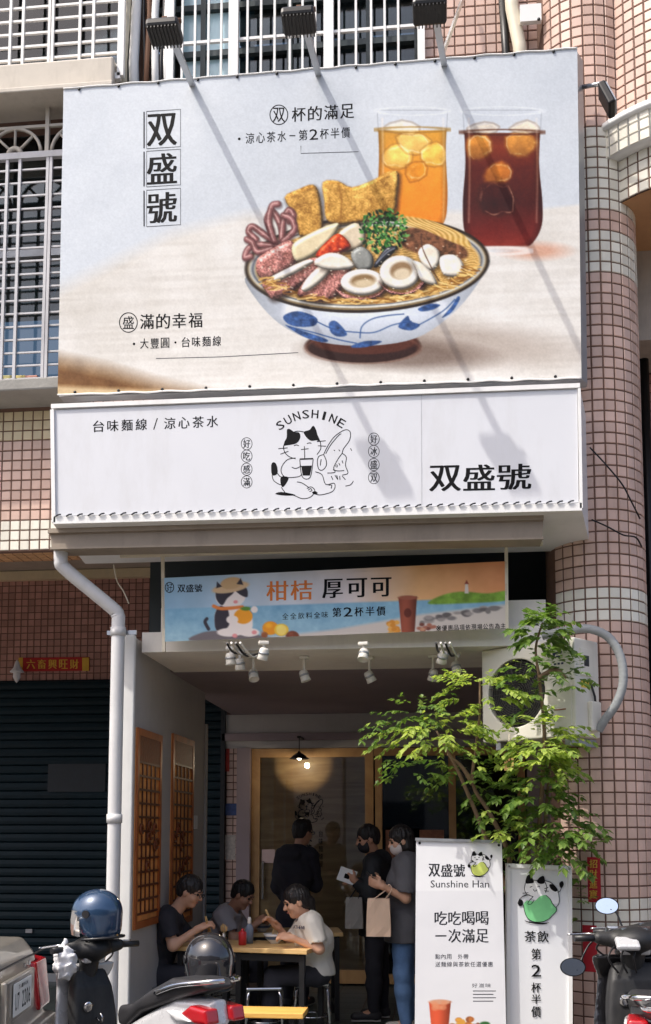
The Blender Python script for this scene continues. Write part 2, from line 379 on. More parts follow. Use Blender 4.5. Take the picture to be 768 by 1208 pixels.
# ------------------------------------------------------------------ flat print: lettering and line drawings on a plane, in photo pixels
_tc = {}
def glyph(ch, bold=0.0):
    key = (ch, bold)
    if key in _tc: return _tc[key]
    cu = bpy.data.curves.new('t', 'FONT'); cu.body = ch; cu.size = 1; cu.resolution_u = 2; cu.offset = bold
    ob = bpy.data.objects.new('t', cu); COL.objects.link(ob)
    dg = bpy.context.evaluated_depsgraph_get(); me = bpy.data.meshes.new_from_object(ob.evaluated_get(dg))
    v = np.array([tuple(a.co)[:2] for a in me.vertices]).reshape(-1, 2); f = [tuple(p.vertices) for p in me.polygons]
    bpy.data.objects.remove(ob); bpy.data.curves.remove(cu); bpy.data.meshes.remove(me)
    _tc[key] = (v, f); return _tc[key]
class Ink:
    """collects flat marks on a Plane; layer k lies k*0.9 mm proud of it"""
    def __init__(s, plane, layer=1): s.pl = plane; s.off = 0.0006*layer; s.mb = MB(); s.more = []
    def P(s, x, y): return s.pl.at(x, y, s.off)
    def poly(s, pts, smooth=0):
        if smooth: pts = crom(pts, True, smooth)
        s.mb.poly([s.P(*p) for p in pts], s.pl.n); return s
    def line(s, pts, wd=1.2, smooth=4, closed=False):
        if smooth and len(pts) > 2: pts = crom(pts, closed, smooth)
        pts = [np.array(p, float) for p in pts]; 
        if closed: pts.append(pts[0])
        L_, R_ = [], []
        for i in range(len(pts)):
            t = pts[min(i+1, len(pts)-1)]-pts[max(i-1, 0)]; t = t/(np.linalg.norm(t)+1e-9); nn = np.array([-t[1], t[0]])*wd/2
            L_.append(pts[i]+nn); R_.append(pts[i]-nn)
        vs = [s.P(*p) for p in L_]+[s.P(*p) for p in R_]; k = len(pts)
        s.mb.add(vs, [(i+1, i, i+k, i+1+k) for i in range(k-1)]); return s
    def ring(s, cx, cy, rx, ry=None, wd=1.0):
        ry = ry or rx; return s.line([(cx+rx*math.cos(a*math.pi/8), cy+ry*math.sin(a*math.pi/8)) for a in range(16)], wd, 2, True)
    def disc(s, cx, cy, rx, ry=None):
        ry = ry or rx; return s.poly([(cx+rx*math.cos(a*math.pi/10), cy+ry*math.sin(a*math.pi/10)) for a in range(20)])
    def char(s, ch, x0, y0, x1, y1, bold=0.012, ang=0.0, em=True, shear=0.0):
        """a glyph fitted into the pixel box; em: keep the em square for CJK"""
        heavy = bold*1.1 if len(ch) == 1 else 0; v, f = glyph(ch, 0.0)
        if len(v) == 0: return s
        lo = v.min(0); hi = v.max(0); u = (v-lo)/np.maximum(hi-lo, 1e-6)
        x = u[:, 0]-.5; y = .5-u[:, 1]; wx, wy = x1-x0, y1-y0; X = x*wx; Y = y*wy; c, sn = math.cos(ang), math.sin(ang)
        pts = [((x0+x1)/2+X[i]*c-Y[i]*sn, (y0+y1)/2+X[i]*sn+Y[i]*c+shear*X[i]) for i in range(len(X))]
        mb = s.more[-1] if s.inrow and s.more else s._new(); b = heavy*wy
        for k, dx in enumerate((0, -b, b) if heavy > 0 else (0,)): mb.add([s.P(p[0]+dx, p[1])+Vector(s.pl.n)*.00015*k for p in pts], f)
        return s
    inrow = False
    def _new(s): s.more.append(MB()); return s.more[-1]
    def row(s, st, x0, y0, x1, h, slope=0.0, bold=0.01, gap=0.12):
        """a line of text spread from x0 to x1, cap height h, baseline slope"""
        n = len(st); cw = (x1-x0)/n; s._new(); s.inrow = True; keep = s.mb; s.mb = s.more[-1]
        for i, ch in enumerate(st):
            if ch == ' ': continue
            cx = x0+cw*(i+.5); cy = y0+slope*(cx-x0); k = 1-gap
            if ch == '•': s.disc(cx, cy+h*.5, h*.13); s.mb = s._new(); continue
            if ch == '/': s.line([(cx-h*.16, cy+h), (cx+h*.16, cy)], h*.09, 0); continue
            if ch in '.,·': s.disc(cx, cy+h*.5, h*.11); continue
            if ch == '-': s.line([(cx-cw*.28, cy+h*.5), (cx+cw*.28, cy+h*.5)], h*.1, 0); continue
            if ch == '一': s.line([(cx-cw*.4, cy+h*.5), (cx+cw*.4, cy+h*.5)], h*.1, 0); continue
            s.char(ch, cx-cw*k/2, cy, cx+cw*k/2, cy+h, bold, shear=slope)
        s.inrow = False; s.mb = keep; return s
    def text(s, st, x0, y0, x1, y1, bold=0.0, shear=0.0):
        """a whole latin string fitted in the box"""
        return s.char(st, x0, y0, x1, y1, bold, shear=shear)
    def build(s, name, m, parent):
        for q in [s.mb]+s.more:
            if q.f: q.build(name, m, parent)
# ================================================================== the setting
YF, YB = 7.55, 11.4              # facade plane, rear wall of the arcade
XL, XR = -2.12, 0.95             # inner faces of the shop's side walls
PINK = mat('pink_tile', lin((208, 177, 162)), 0.38, var=0.10, scale=5, rnd=0.12, dirt_shade=0.3, dirt_shade_col=(.12, .09, .07), wpos=True)
BROWN = mat('brown_tile', lin((178, 134, 122)), 0.4, var=0.08, scale=14, rnd=0.18, dirt_shade=0.15, wpos=True)
WHITE_T = mat('white_tile', lin((226, 222, 208)), 0.3, var=0.05, scale=14, rnd=0.09, dirt_shade=0.28, dirt_shade_col=(.25, .22, .17), wpos=True)
BEIGE_T = mat('beige_tile', lin((205, 190, 156)), 0.4, var=0.06, scale=14, rnd=0.1, dirt_shade=0.1, wpos=True)
TAN_T = mat('tan_tile', lin((196, 150, 108)), 0.45, var=0.06, scale=14, rnd=0.1, dirt_shade=0.15, wpos=True)
GROUT = mat('grout', lin((112, 86, 74)), 0.9, var=0.2, scale=10, bump=0.3)
CONC = mat('concrete', lin((150, 148, 143)), 0.85, var=0.15, scale=3, bump=0.3, dirt_shade=0.25)
PLASTER = mat('grey_plaster', lin((176, 172, 170)), 0.8, var=0.08, scale=2.5, bump=0.15, dirt_shade=0.12)
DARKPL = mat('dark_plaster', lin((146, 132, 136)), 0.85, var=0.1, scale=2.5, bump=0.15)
WHITEP = mat('white_paint', lin((228, 228, 226)), 0.45, var=0.04, scale=4, dirt_shade=0.1)
WHITEM = mat('white_metal', lin((232, 232, 230)), 0.35, var=0.04, scale=9, dirt_shade=0.18, dirt_shade_col=(0.25, 0.2, 0.16))
ALU = mat('grey_aluminium', lin((165, 168, 172)), 0.4, 0.6, var=0.1, scale=8, dirt_shade=0.2)
BLACKM = mat('black_metal', lin((22, 22, 24)), 0.4, 0.3, var=0.15)
BLACKP = mat('black_plastic', lin((28, 28, 31)), 0.42, var=0.15, scale=20, bump=0.06, bscale=200)
STEEL = mat('stainless_steel', lin((190, 190, 192)), 0.22, 1.0, var=0.1)
CHROME = mat('chrome', lin((215, 215, 218)), 0.08, 1.0, var=0.03)
CREAM = mat('cream_pipe', lin((214, 205, 184)), 0.5, var=0.08, dirt_shade=0.25)
TEAL = mat('teal_shutter', lin((14, 34, 42)), 0.5, var=0.25, scale=1.5, dirt_shade=0.2, dirt_shade_col=(.03, .03, .028), wpos=True, spec=.2)
INKM = mat('black_ink', lin((14, 14, 17)), 0.7, var=0.05, spec=.15)
GLASS = glass_mat('window_glass', (0.45, 0.52, 0.54), 0.03)
CLEAR = glass_mat('clear_glass', (0.93, 0.96, 0.96), 0.05)
WOODF = wood_mat('oak_frame', lin((176, 134, 88)), lin((205, 164, 112)), 4, (1, 6, 1), 0.45)
PLY = wood_mat('plywood_panel', lin((176, 134, 90)), lin((214, 174, 126)), 2.2, (0.6, 1, 5), 0.4)
PINE = wood_mat('pine_top', lin((206, 164, 104)), lin((232, 196, 136)), 3, (1, 8, 8), 0.4)
ORW = wood_mat('orange_lattice_wood', lin((140, 72, 32)), lin((182, 104, 50)), 5, (1, 1, 0.5), 0.4)
# ---- ground
TS = 0.078
def struct(name, mb, m): return tag(mb.build(name, m), kind='structure')
ASPH = mat('worn_concrete_road', (0.18, 0.17, 0.155), 0.9, var=0.25, scale=4, bump=0.6, bscale=180, dirt_shade=0.2)
FLOORT = mat('arcade_floor_tile', lin((66, 74, 72)), 0.45, var=0.15, scale=5, rnd=0.08, dirt_shade=0.3)
struct('road', MB().add([(-300, -300, -.02), (300, -300, -.02), (300, 300, -.02), (-300, 300, -.02)], [(0, 1, 2, 3)]), ASPH)
struct('kerb', MB().bbox((0, 6.55, -.053), (24, .16, .104), .012), CONC)
pv = struct('pavement', MB().ab(-12, 12, 6.632, YB+6, -.3, -.008), GROUT)
fm = MB().bbox((0, 0, -.008), (.294, .294, .012), .003).build('paving_tile', FLOORT, pv)
fm.location = (-9.85, 6.7865, 0); FTM = fm.data; far_t = MB(); cnt = 0
for j in range(17):
    for i in range(40):
        x, y = -9.85+.3*i+.0, 6.7865+.3*j
        if (i, j) == (0, 0) or x > 2.6 or x < -5.5: continue
        if cnt < 290 and -2.3 < x < 1: inst('paving_tile', FTM, pv, Matrix.Translation((x, y, 0))); cnt += 1
        else: far_t.box((x, y, -.008), (.294, .294, .012))
tag(far_t.build('paving_tiles', FLOORT, pv), kind='stuff')
# ---- buildings on the other side of the street, behind the camera: they close the street and show in the glass
for k, (x0, x1, hgt, c) in enumerate(((-30, -14, 7.5, (150, 140, 128)), (-13.9, -3, 6.5, (168, 150, 138)), (-2.9, 9, 7.5, (140, 136, 132)), (9.1, 26, 7, (160, 146, 130)))):
    ob = thing('opposite_building', ('beige', 'pinkish', 'grey', 'tan')[k]+' row building across the street seen only in reflections', 'building', ((x0+x1)/2, -11, -.1))
    MB().ab(x0, x1, -16, -11, -.1, hgt).build('wall', mat('opp_wall%d' % k, lin(c), .8, var=.15, scale=1, dirt_shade=.3), ob)
    for fl in range(2):
        for j in range(int((x1-x0)/2.4)):
            xx = x0+1.0+2.4*j; MB().ab(xx, xx+1.5, -11.05, -10.99, .9+3.2*fl, 2.6+3.2*fl).build('window', mat('opp_glass', lin((50, 58, 66)), .15), ob)
# ---- apartment building: the shophouse that carries the signs
bld = thing('apartment_building', 'pink and white tiled shophouse with barred windows above the noodle shop signs', 'building', (0, YF, 0))
TILE = {}
def tile_mesh(m):
    if m.name not in TILE:
        h = .0345; b = .031; t = .006
        me = bpy.data.meshes.new('tile'); me.from_pydata([(-h, 0, -h), (h, 0, -h), (h, 0, h), (-h, 0, h), (-b, -t, -b), (b, -t, -b), (b, -t, b), (-b, -t, b)], [],
            [(4, 5, 6, 7), (0, 1, 5, 4), (1, 2, 6, 5), (2, 3, 7, 6), (3, 0, 4, 7)]); me.materials.append(m); TILE[m.name] = me
    return TILE[m.name]
def lay_tiles(spots, parent, limit, name='tile'):
    """spots: (position, yaw, tilt, material, scale x). The ones that show largest become single parts, the others one joined part"""
    P = np.array([tuple(s[0]) for s in spots]); px, py = proj(P)
    inside = (px > -15) & (px < 783) & (py > -15) & (py < 1223); hid = (px > 66) & (px < 690) & (py > 60) & (py < 640)
    dist = np.linalg.norm(P-CAMP, axis=1) + np.where(inside, 0, 100) + np.where(hid, 50, 0)
    order = np.argsort(dist); rest = {}
    for rank, i in enumerate(order):
        p, yaw, tilt, m, sx = spots[i]
        M = Matrix.Translation(p) @ Matrix.Rotation(yaw, 4, 'Z') @ Matrix.Rotation(tilt, 4, 'X') @ Matrix.Diagonal((sx, 1, 1, 1)).to_4x4()
        M = M @ Matrix.Rotation(random.uniform(-.012, .012), 4, 'Z') @ Matrix.Rotation(random.uniform(-.012, .012), 4, 'X')
        if rank < limit and dist[i] < 50: inst(name, tile_mesh(m), parent, M)
        else:
            mb = rest.setdefault(m.name, MB()); me = tile_mesh(m); mb.add([M @ v.co for v in me.vertices], [tuple(f.vertices) for f in me.polygons])
    for k, mb in rest.items(): tag(mb.build('tiles', MATS[k], parent), kind='stuff')
def flat_spots(x0, x1, z0, z1, Y, pick):
    out = []; nx = int((x1-x0)/TS); nz = int(round((z1-z0)/TS))
    for i in range(nx):
        for j in range(nz):
            z = z0+TS*(j+.5); out.append((Vector((x0+TS*(i+.5), Y, z)), 0, 0, pick(z), 1))
    return out
def Zat(py, Y, px=384): return pt(px, py, Y=Y).z
def Xat(px, Y, py=600): return pt(px, py, Y=Y).x
# upper wall core with window openings
xa0, xa1 = -6.5, Xat(141, YF, 60); xc0, xc1 = Xat(166, YF, 60), Xat(496, YF, 60); xb1 = Xat(104, YF, 300)
za0, zc0 = Zat(98, YF, 60), Zat(112, YF, 300); zb0, zb1 = Zat(466, YF, 40), Zat(138, YF, 40); ztop = 9.5; zbeam = Zat(650, YF, 30)
holes = [(xa0, xa1, za0, ztop), (xc0, xc1, zc0, ztop), (xa0, xb1, zb0, zb1)]
def wall_grid(mb, x0, x1, z0, z1, holes, y0, y1):
    xs = sorted({x0, x1, *[h[0] for h in holes], *[h[1] for h in holes]}); zs = sorted({z0, z1, *[h[2] for h in holes], *[h[3] for h in holes]})
    for i in range(len(xs)-1):
        for j in range(len(zs)-1):
            cx, cz = (xs[i]+xs[i+1])/2, (zs[j]+zs[j+1])/2
            if xs[i] < x0-1e-6 or xs[i+1] > x1+1e-6: continue
            if any(h[0] < cx < h[1] and h[2] < cz < h[3] for h in holes): continue
            mb.ab(xs[i], xs[i+1], y0, y1, zs[j], zs[j+1])
    return mb
core = wall_grid(MB(), xa0, 1.3, zbeam, ztop+.3, holes, YF, YF+.3).build('wall', GROUT, bld)
ROOMW = mat('room_wall', lin((120, 116, 110)), 0.9, var=0.1)
MB().ab(-6.5, 1.4, 10.2, 10.3, Zat(120, YF)-.2, 9.8).build('room_rear_wall', ROOMW, bld)
MB().ab(-6.5, 1.4, YF+.31, 10.19, 9.81, 9.9).build('room_ceiling', ROOMW, bld)
MB().ab(-6.5, 1.4, YF+.31, 10.19, Zat(120, YF)-.25, Zat(120, YF)-.1).build('room_floor', ROOMW, bld)
MB().ab(-6.6, -6.51, YF+.01, 10.3, 3.6, 9.8).build('side_wall', ROOMW, bld)
# tiled strips of the wall, left of the signs
zs1, zs2, zs3 = Zat(482, YF, 30), Zat(520, YF, 30), Zat(611, YF, 30)
def pickL(z): return BEIGE_T if z > zs2 else (PINK if z > zs3 else WHITE_T)
xe = Xat(95, YF)
lay_tiles(flat_spots(xe-TS*24, xe, zbeam+.004, zs1, YF-.001, pickL) , core, 90)
lay_tiles(flat_spots(xe+.002, 1.25, zbeam+.3, Zat(440, YF, 600), YF-.001, lambda z: PINK), core, 20)
lay_tiles([(Vector((xe-TS*(i+.5), YF+.05+TS*(j+.5), zbeam-.001)), 0, math.pi/2, TAN_T, 1) for i in range(24) for j in range(3)], core, 40)
# sills and ledges
LEDG = mat('shaded_ledge_plaster', lin((196, 188, 176)), .7, var=.1, scale=3, dirt_shade=.45, dirt_shade_col=(.2, .17, .13))  # shadow of plants painted into the ledge colour as dark mottling
led = MB().bbox((( xa0+xa1)/2, YF-.10, (za0+zb1)/2+.02), (xa1-xa0+.05, .26, (za0-zb1)*.9), .015).build('window_ledge', LEDG, bld)
MB().bbox(((xa0+xa1)/2, YF-.13, zb1+.012), (xa1-xa0+.09, .34, .04), .008).build('ledge_lip', LEDG, led)
MB().bbox(((xa0+xb1)/2, YF-.13, (zb0+zs1)/2), (xb1-xa0+.1, .38, zb0-zs1-.012), .012).build('window_sill', CONC, bld)
# ---- barred windows
def grille(name, x0, x1, z0, z1, Y, vx, hz, wv=.022, wh=.018, m=WHITEM, frame=.05, label=None):
    g = bpy.data.objects.new(name, None); put(g, bld, Vector((x0, Y-YF, z0)))
    if label: g['label'] = label
    for (a, b) in (((x0, z0), (x1, z0)), ((x0, z1), (x1, z1)), ((x0, z0), (x0, z1)), ((x1, z0), (x1, z1))):
        MB().bar((a[0], Y, a[1]), (b[0], Y, b[1]), frame, .04, up=(0, 1, 0)).build('frame', m, g)
    for x in vx: MB().bar((x, Y-.004, z0), (x, Y-.004, z1), wv, wv, up=(0, 1, 0)).build('bar', m, g)
    for z in hz: MB().bar((x0, Y+.004, z), (x1, Y+.004, z), wh, wh, up=(0, 1, 0)).build('bar', m, g)
    return g
YG = YF-.16
pxA = [-52, -20, 12, 27, 58, 62, 94, 110]
gA = grille('window_grille', Xat(-70, YG, 60), Xat(143, YG, 60), Zat(97, YG, 60), ztop, YG, [Xat(q, YG, 60) for q in pxA],
            [Zat(97-15.3*k, YG, 80) for k in range(1, 9)], wv=.02, wh=.017, frame=.05)
YB2 = YF-.10
gB = grille('window_grille', Xat(-70, YB2, 300), Xat(108, YB2, 300), Zat(462, YB2, 40), Zat(184, YB2, 40), YB2, [Xat(q, YB2, 300) for q in (-44, -30, -16, 6, 21, 54, 58, 90)],
            [Zat(462-15.4*k, YB2, 30) for k in range(1, 18)], wv=.022, wh=.013, m=mat('dull_white_bar', lin((190, 190, 194)), .45, var=.1, dirt_shade=.3), frame=.05)
# arched fanlight bars over the lower left window
arc = MB()
for cx in (18, 92, -56):
    C = (Xat(cx, YB2, 165), Zat(181, YB2, 40)); r = .21
    arc.tube([(C[0]+r*math.cos(a), YB2, C[1]+r*math.sin(a)) for a in np.linspace(0, math.pi, 14)], .014, 6)
    for a in (R(45), R(90), R(135)): arc.tube([(C[0]+.05*math.cos(a), YB2, C[1]+.05*math.sin(a)), (C[0]+r*math.cos(a), YB2, C[1]+r*math.sin(a))], .011, 6)
    arc.tube([(C[0]+.05*math.cos(a), YB2, C[1]+.05*math.sin(a)) for a in np.linspace(0, math.pi, 8)], .02, 6)
for q in (-20, 56, 128): x = Xat(q, YB2, 165); arc.bar((x, YB2, Zat(181, YB2, 40)), (x, YB2, zb1), .03, .03, up=(0, 1, 0))
arc.bar((xa0, YB2, Zat(150, YB2, 40)), (xb1, YB2, Zat(150, YB2, 40)), .022, .022, up=(0, 1, 0))
arc.build('fanlight_bars', mat('bar_cream', lin((188, 180, 168)), .5, dirt_shade=.3), gB)
MB().bar((-6.5, YF+.2, Zat(300, YF+.2, 40)), (xb1, YF+.2, Zat(300, YF+.2, 40)), .06, .05, up=(0, 1, 0)).build('window_frame', ALU, bld)
def pane(x0, x1, z0, z1, Y, m=GLASS, nm='pane'): return MB().ab(x0, x1, Y, Y+.006, z0, z1).build(nm, m, bld)
pane(xa0, xa1, za0, ztop, YF+.18); pane(xa0, xb1, zb0, zb1, YF+.22)
CURT = mat('pale_curtain', lin((150, 190, 205)), .8, var=.1, scale=2, stretch=(8, 1, .2))
CURT2 = mat('grey_curtain', lin((190, 190, 190)), .8, var=.15, scale=2, stretch=(8, 1, .2))
def curtain(px0, px1, z0, z1, Y, m, f=40, amp=.02):
    x0, x1 = Xat(px0, Y, 60), Xat(px1, Y, 60); n = int((x1-x0)*60)+4; mb = MB(); vs_ = []
    for i in range(n+1):
        x = x0+(x1-x0)*i/n; y = Y+amp*math.sin(f*x)+amp*.5*math.sin(f*2.3*x+1); vs_ += [(x, y, z0), (x, y, z1)]
    mb.add(vs_, [(2*i, 2*i+2, 2*i+3, 2*i+1) for i in range(n)], True); return mb.build('curtain', m, bld)
# middle window: dark sashes, panes coloured like reflected sky, white bars
YC = YF-.06
gC = grille('window_grille', Xat(201, YC, 60), Xat(497, YC, 60), zc0, ztop, YC, [Xat(q, YC, 60) for q in (215, 230, 246, 261, 292, 308, 324, 342, 357, 372, 400, 420, 438, 454, 470)],
            [Zat(45, YC, 300), Zat(-35, YC, 300)], wv=.017, wh=.022, frame=.055)
for q in (276, 388): MB().bar((Xat(q, YC, 60), YC-.01, zc0), (Xat(q, YC, 60), YC-.01, ztop), .075, .05, up=(0, 1, 0)).build('frame', WHITEM, gC)
SASH = mat('dark_sash', lin((52, 62, 64)), .4, .2)
for q in (204, 240, 276, 342, 388, 435, 492): MB().bar((Xat(q, YF+.14, 60), YF+.14, zc0), (Xat(q, YF+.14, 60), YF+.14, ztop), .04, .04, up=(0, 1, 0)).build('sash', SASH, bld)
for q in (60, 5): MB().bar((xc0, YF+.15, Zat(q, YF+.14, 300)), (xc1, YF+.15, Zat(q, YF+.14, 300)), .05, .045, up=(0, 1, 0)).build('sash', SASH, bld)
pane(xc0+.3, Xat(278, YF, 60), zc0, ztop, YF+.17, mat('sky_reflection_pane', lin((204, 236, 246)), .1, var=.12, scale=1.5, spec=.7))  # reflected sky and sunlit curtain put into the opaque pane colour
pane(Xat(279, YF, 60), xc1, zc0, ztop, YF+.17)
curtain(398, 440, zc0, ztop, YF+.24, CURT2); curtain(284, 300, zc0, ztop, YF+.26, CURT); curtain(452, 470, zc0, ztop, YF+.3, CURT2)
MB().ab(Xat(345, YF+.4, 60), Xat(392, YF+.4, 60), YF+.4, YF+.5, zc0, Zat(8, YF+.4)).build('brick_panel', BROWN, bld)
# cluster of drain pipes and cables between the windows
for q, r, m in ((148, .035, CREAM), (153, .012, BLACKM), (160, .04, WHITEM), (170, .012, BLACKM), (174, .02, mat('rusty_pipe', lin((120, 84, 62)), .8, dirt_shade=.4)), (184, .03, WHITEM), (192, .014, BLACKM), (197, .02, WHITEM)):
    x = Xat(q, YF-.05, 50); MB().tube([(x+.012*math.sin(k*1.7+q), YF-.05, zc0-.1+k*.4) for k in range(9)], r, 10).build('drain_pipe', m, bld)
# ---- laundry and boxes seen through the lower left window
ln = thing('hanging_shirt', 'pale cloth hanging inside the barred window left of the billboard', 'laundry', (Xat(33, YF+.4, 380), YF+.4, Zat(390, YF+.4, 40)))
def cloth(px0, px1, py0, py1, Y, m, parent, nm):
    x0, x1 = Xat(px0, Y, py0), Xat(px1, Y, py0); z0, z1 = Zat(py1, Y, px0), Zat(py0, Y, px0); vs_, n, k = [], 14, 10
    for j in range(k+1):
        for i in range(n+1):
            u, v = i/n, j/k; x = x0+(x1-x0)*u + .02*math.sin(6*v+u*4)*v; vs_.append((x, Y+.03*math.sin(14*u+3*v), z1+(z0-z1)*v+.02*math.sin(9*u)*v))
    return MB().add(vs_, [(j*(n+1)+i+1, j*(n+1)+i, (j+1)*(n+1)+i, (j+1)*(n+1)+i+1) for j in range(k) for i in range(n)], True).build(nm, m, parent)
cloth(20, 46, 322, 372, YF+.4, mat('cream_cloth', lin((226, 214, 196)), .9, var=.1), ln, 'cloth')
l2 = thing('hanging_towel', 'blue cloth hanging behind the bars beside the billboard edge', 'laundry', (Xat(60, YF+.45, 380), YF+.45, Zat(390, YF+.45, 40)))
cloth(48, 66, 318, 350, YF+.45, mat('blue_cloth', lin((112, 160, 205)), .9, var=.1), l2, 'cloth')
for k, (q, c) in enumerate(((8, (206, 196, 130)), (24, (220, 200, 120)), (38, (214, 150, 130)))):
    p = pt(q, 455, Y=YF+.12); bx = thing('food_box', ('green tinged', 'yellow', 'reddish')[k]+' small packet on the sill inside the lower left barred window', 'packet', p)
    MB().bbox((0, 0, .035), (.10, .06, .075), .006).build('carton', mat('packet%d' % k, lin(c), .6, var=.3, scale=30), bx, world=False)
# ---- round column, pilaster, curved upper bay at the right
ccx, ccy, cr = Xat(703, 7.6, 700), 7.62, .345
colm = MB().lathe([(cr, -.02), (cr, 9.5)], (ccx, ccy, 0), 48).build('column', GROUT, bld)
zband = [(Zat(a, 7.3, 720), Zat(b, 7.3, 720)) for a, b in ((318, 277), (735, 693), (1101, 1066))]
ztopc = Zat(150, 7.3, 720)
sp = []; nA = 27; dA = 2*math.pi/nA
for j in range(int(9.3/TS)):
    z = TS*(j+.5)
    for i in range(nA):
        a = -math.pi/2 + dA*(i-13)
        if not (-150 < math.degrees(a) < 40): continue
        m = PINK
        for zb in zband:
            if zb[0] < z < zb[1]+.01: m = WHITE_T
        if ztopc-.62 < z < ztopc: m = WHITE_T
        sp.append((Vector((ccx+(cr)*math.cos(a), ccy+(cr)*math.sin(a), z)), a+math.pi/2, 0, m, 1.02))
lay_tiles(sp, colm, 300)
# curved balcony wall right of the column: projecting white ledge, tiled soffit, pink wall above
bay = MB(); bcx, bcy, br = ccx+.86, 7.95, .9
def arcp(r, a): return (bcx+r*math.cos(a), bcy+r*math.sin(a))
bayo = MB().lathe([(br, Zat(235, 7.3, 740)), (br, 9.5)], (bcx, bcy, 0), 64).build('bay_wall', GROUT, bld)
zl0, zl1 = Zat(176, 7.2, 745), Zat(143, 7.2, 745)
ledge = MB().lathe([(br, zl0), (br+.10, zl0), (br+.10, zl1), (br+.13, zl1+.002), (br+.13, zl1+.05), (br, zl1+.05)], (bcx, bcy, 0), 64).build('bay_ledge', WHITEP, bld)
sp = []
nB = int(2*math.pi*br/TS)
for j in range(70):
    z = Zat(235, 7.3, 740)+TS*(j+.5)
    for i in range(nB):
        a = 2*math.pi*i/nB
        if not (math.pi*1.0 < a < math.pi*1.75) or z > 9.3: continue
        sp.append((Vector((*arcp(br, a), z)), a+math.pi/2, 0, WHITE_T if z < zl0 else PINK, .99))
lay_tiles(sp, bayo, 180)
sp = []; nB = int(2*math.pi*(br+.10)/TS)
for j in range(3):
    z = zl0+TS*(j+.45)
    for i in range(nB):
        a = 2*math.pi*i/nB
        if math.pi*1.0 < a < math.pi*1.75: sp.append((Vector((*arcp(br+.10, a), z)), a+math.pi/2, 0, WHITE_T, .99))
lay_tiles(sp, ledge, 60)
# soffit slab under the bay
sof = MB().lathe([(0.01, Zat(235, 7.3, 740)-.001), (br-.01, Zat(235, 7.3, 740)-.001)], (bcx, bcy, 0), 48).build('bay_soffit', TAN_T, bld)
# flat tiled wall between window and column
x0 = Xat(500, YF, 40); lay_tiles(flat_spots(x0, ccx+.05, Zat(130, YF, 600), 9.4, YF-.001, lambda z: PINK), core, 150)
# recessed neighbour arcade at the far right: grey panel above, dark tiles below
rw = MB().ab(ccx-.02, 4.5, 8.6, 8.8, 0, 7.0).build('recessed_wall', GROUT, bld)
zg = Zat(440, 8.6, 765)
MB().ab(ccx+.2, 4.4, 8.0, 8.597, zg, 6.4).build('grey_panel', mat('grey_panel', lin((176, 166, 154)), .7, var=.1, dirt_shade=.3), rw)
MB().ab(Xat(764, 8.5, 350), Xat(764, 8.5, 350)+.012, 7.98, 7.999, zg, 6.4).build('panel_seam', BLACKM, rw)
lay_tiles(flat_spots(ccx+.2, ccx+1.2, .2, zg, 8.599, lambda z: BROWN), rw, 60)
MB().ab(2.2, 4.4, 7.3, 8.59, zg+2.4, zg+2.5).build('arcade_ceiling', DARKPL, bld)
dp = MB().tube([(Xat(760, 8.3, 400)+.0, 8.35, 0), (Xat(760, 8.3, 400), 8.35, 6.2)], .04, 10).build('gap_shadow_tube', BLACKM, bld)  # black tube added for the shadow in the gap beside the column
# steel brace, service pipes and white panel above the billboard
MB().bar(pt(523, 62, Y=7.2), pt(549, -10, Y=7.45), .022, .022).build('brace', STEEL, bld)
MB().tube([pt(592, -10, Y=7.5), pt(597, 65, Y=7.5), pt(598, 120, Y=7.5)], .03, 10).build('drain_pipe', BLACKM, bld)
MB().tube([pt(602, -30, Y=7.45), pt(604, 10, Y=7.45), pt(613, 55, Y=7.45), pt(616, 120, Y=7.45)], .05, 12).build('drain_pipe', CREAM, bld)
wp = MB().ab(Xat(613, 7.4, 0), Xat(638, 7.4, 0), 7.38, 7.42, Zat(27, 7.4, 625), 7.7).build('white_panel', WHITEP, bld)
MB().lathe([(.012, 0), (.012, .006), (0, .006)], pt(635.5, 23, Y=7.379), 8, Matrix.Rotation(math.pi/2, 3, 'X')).build('bolt', BLACKM, wp)
# ---- the open arcade of the noodle shop
arcd = thing('shop_arcade', 'open grey shopfront arcade with dark ceiling, lattice side wall and wooden rear door', 'shopfront', (-.6, YB, 0))
zc = 2.89
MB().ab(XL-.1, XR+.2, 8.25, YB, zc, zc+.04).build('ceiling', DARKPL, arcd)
SOF = mat('white_soffit', lin((236, 230, 220)), .6, var=.05, scale=3, dirt_shade=.15)
zbx = Zat(706, 7.3, 600)
MB().ab(Xat(168, 7.3, 730), Xat(646, 7.3, 730), 7.3, 8.249, zc-.004, zc+.14).build('soffit_box', SOF, arcd)
MB().ab(Xat(190, 7.36, 730), Xat(644, 7.36, 730), 7.36, 8.2, zc+.141, zbx).build('soffit_box', SOF, arcd)
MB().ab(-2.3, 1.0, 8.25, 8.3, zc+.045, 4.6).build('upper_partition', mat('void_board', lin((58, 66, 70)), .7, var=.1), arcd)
MB().ab(-2.3, 1.0, YF+.31, 8.24, 4.4, 4.45).build('void_ceiling', mat('void_board', None), arcd)
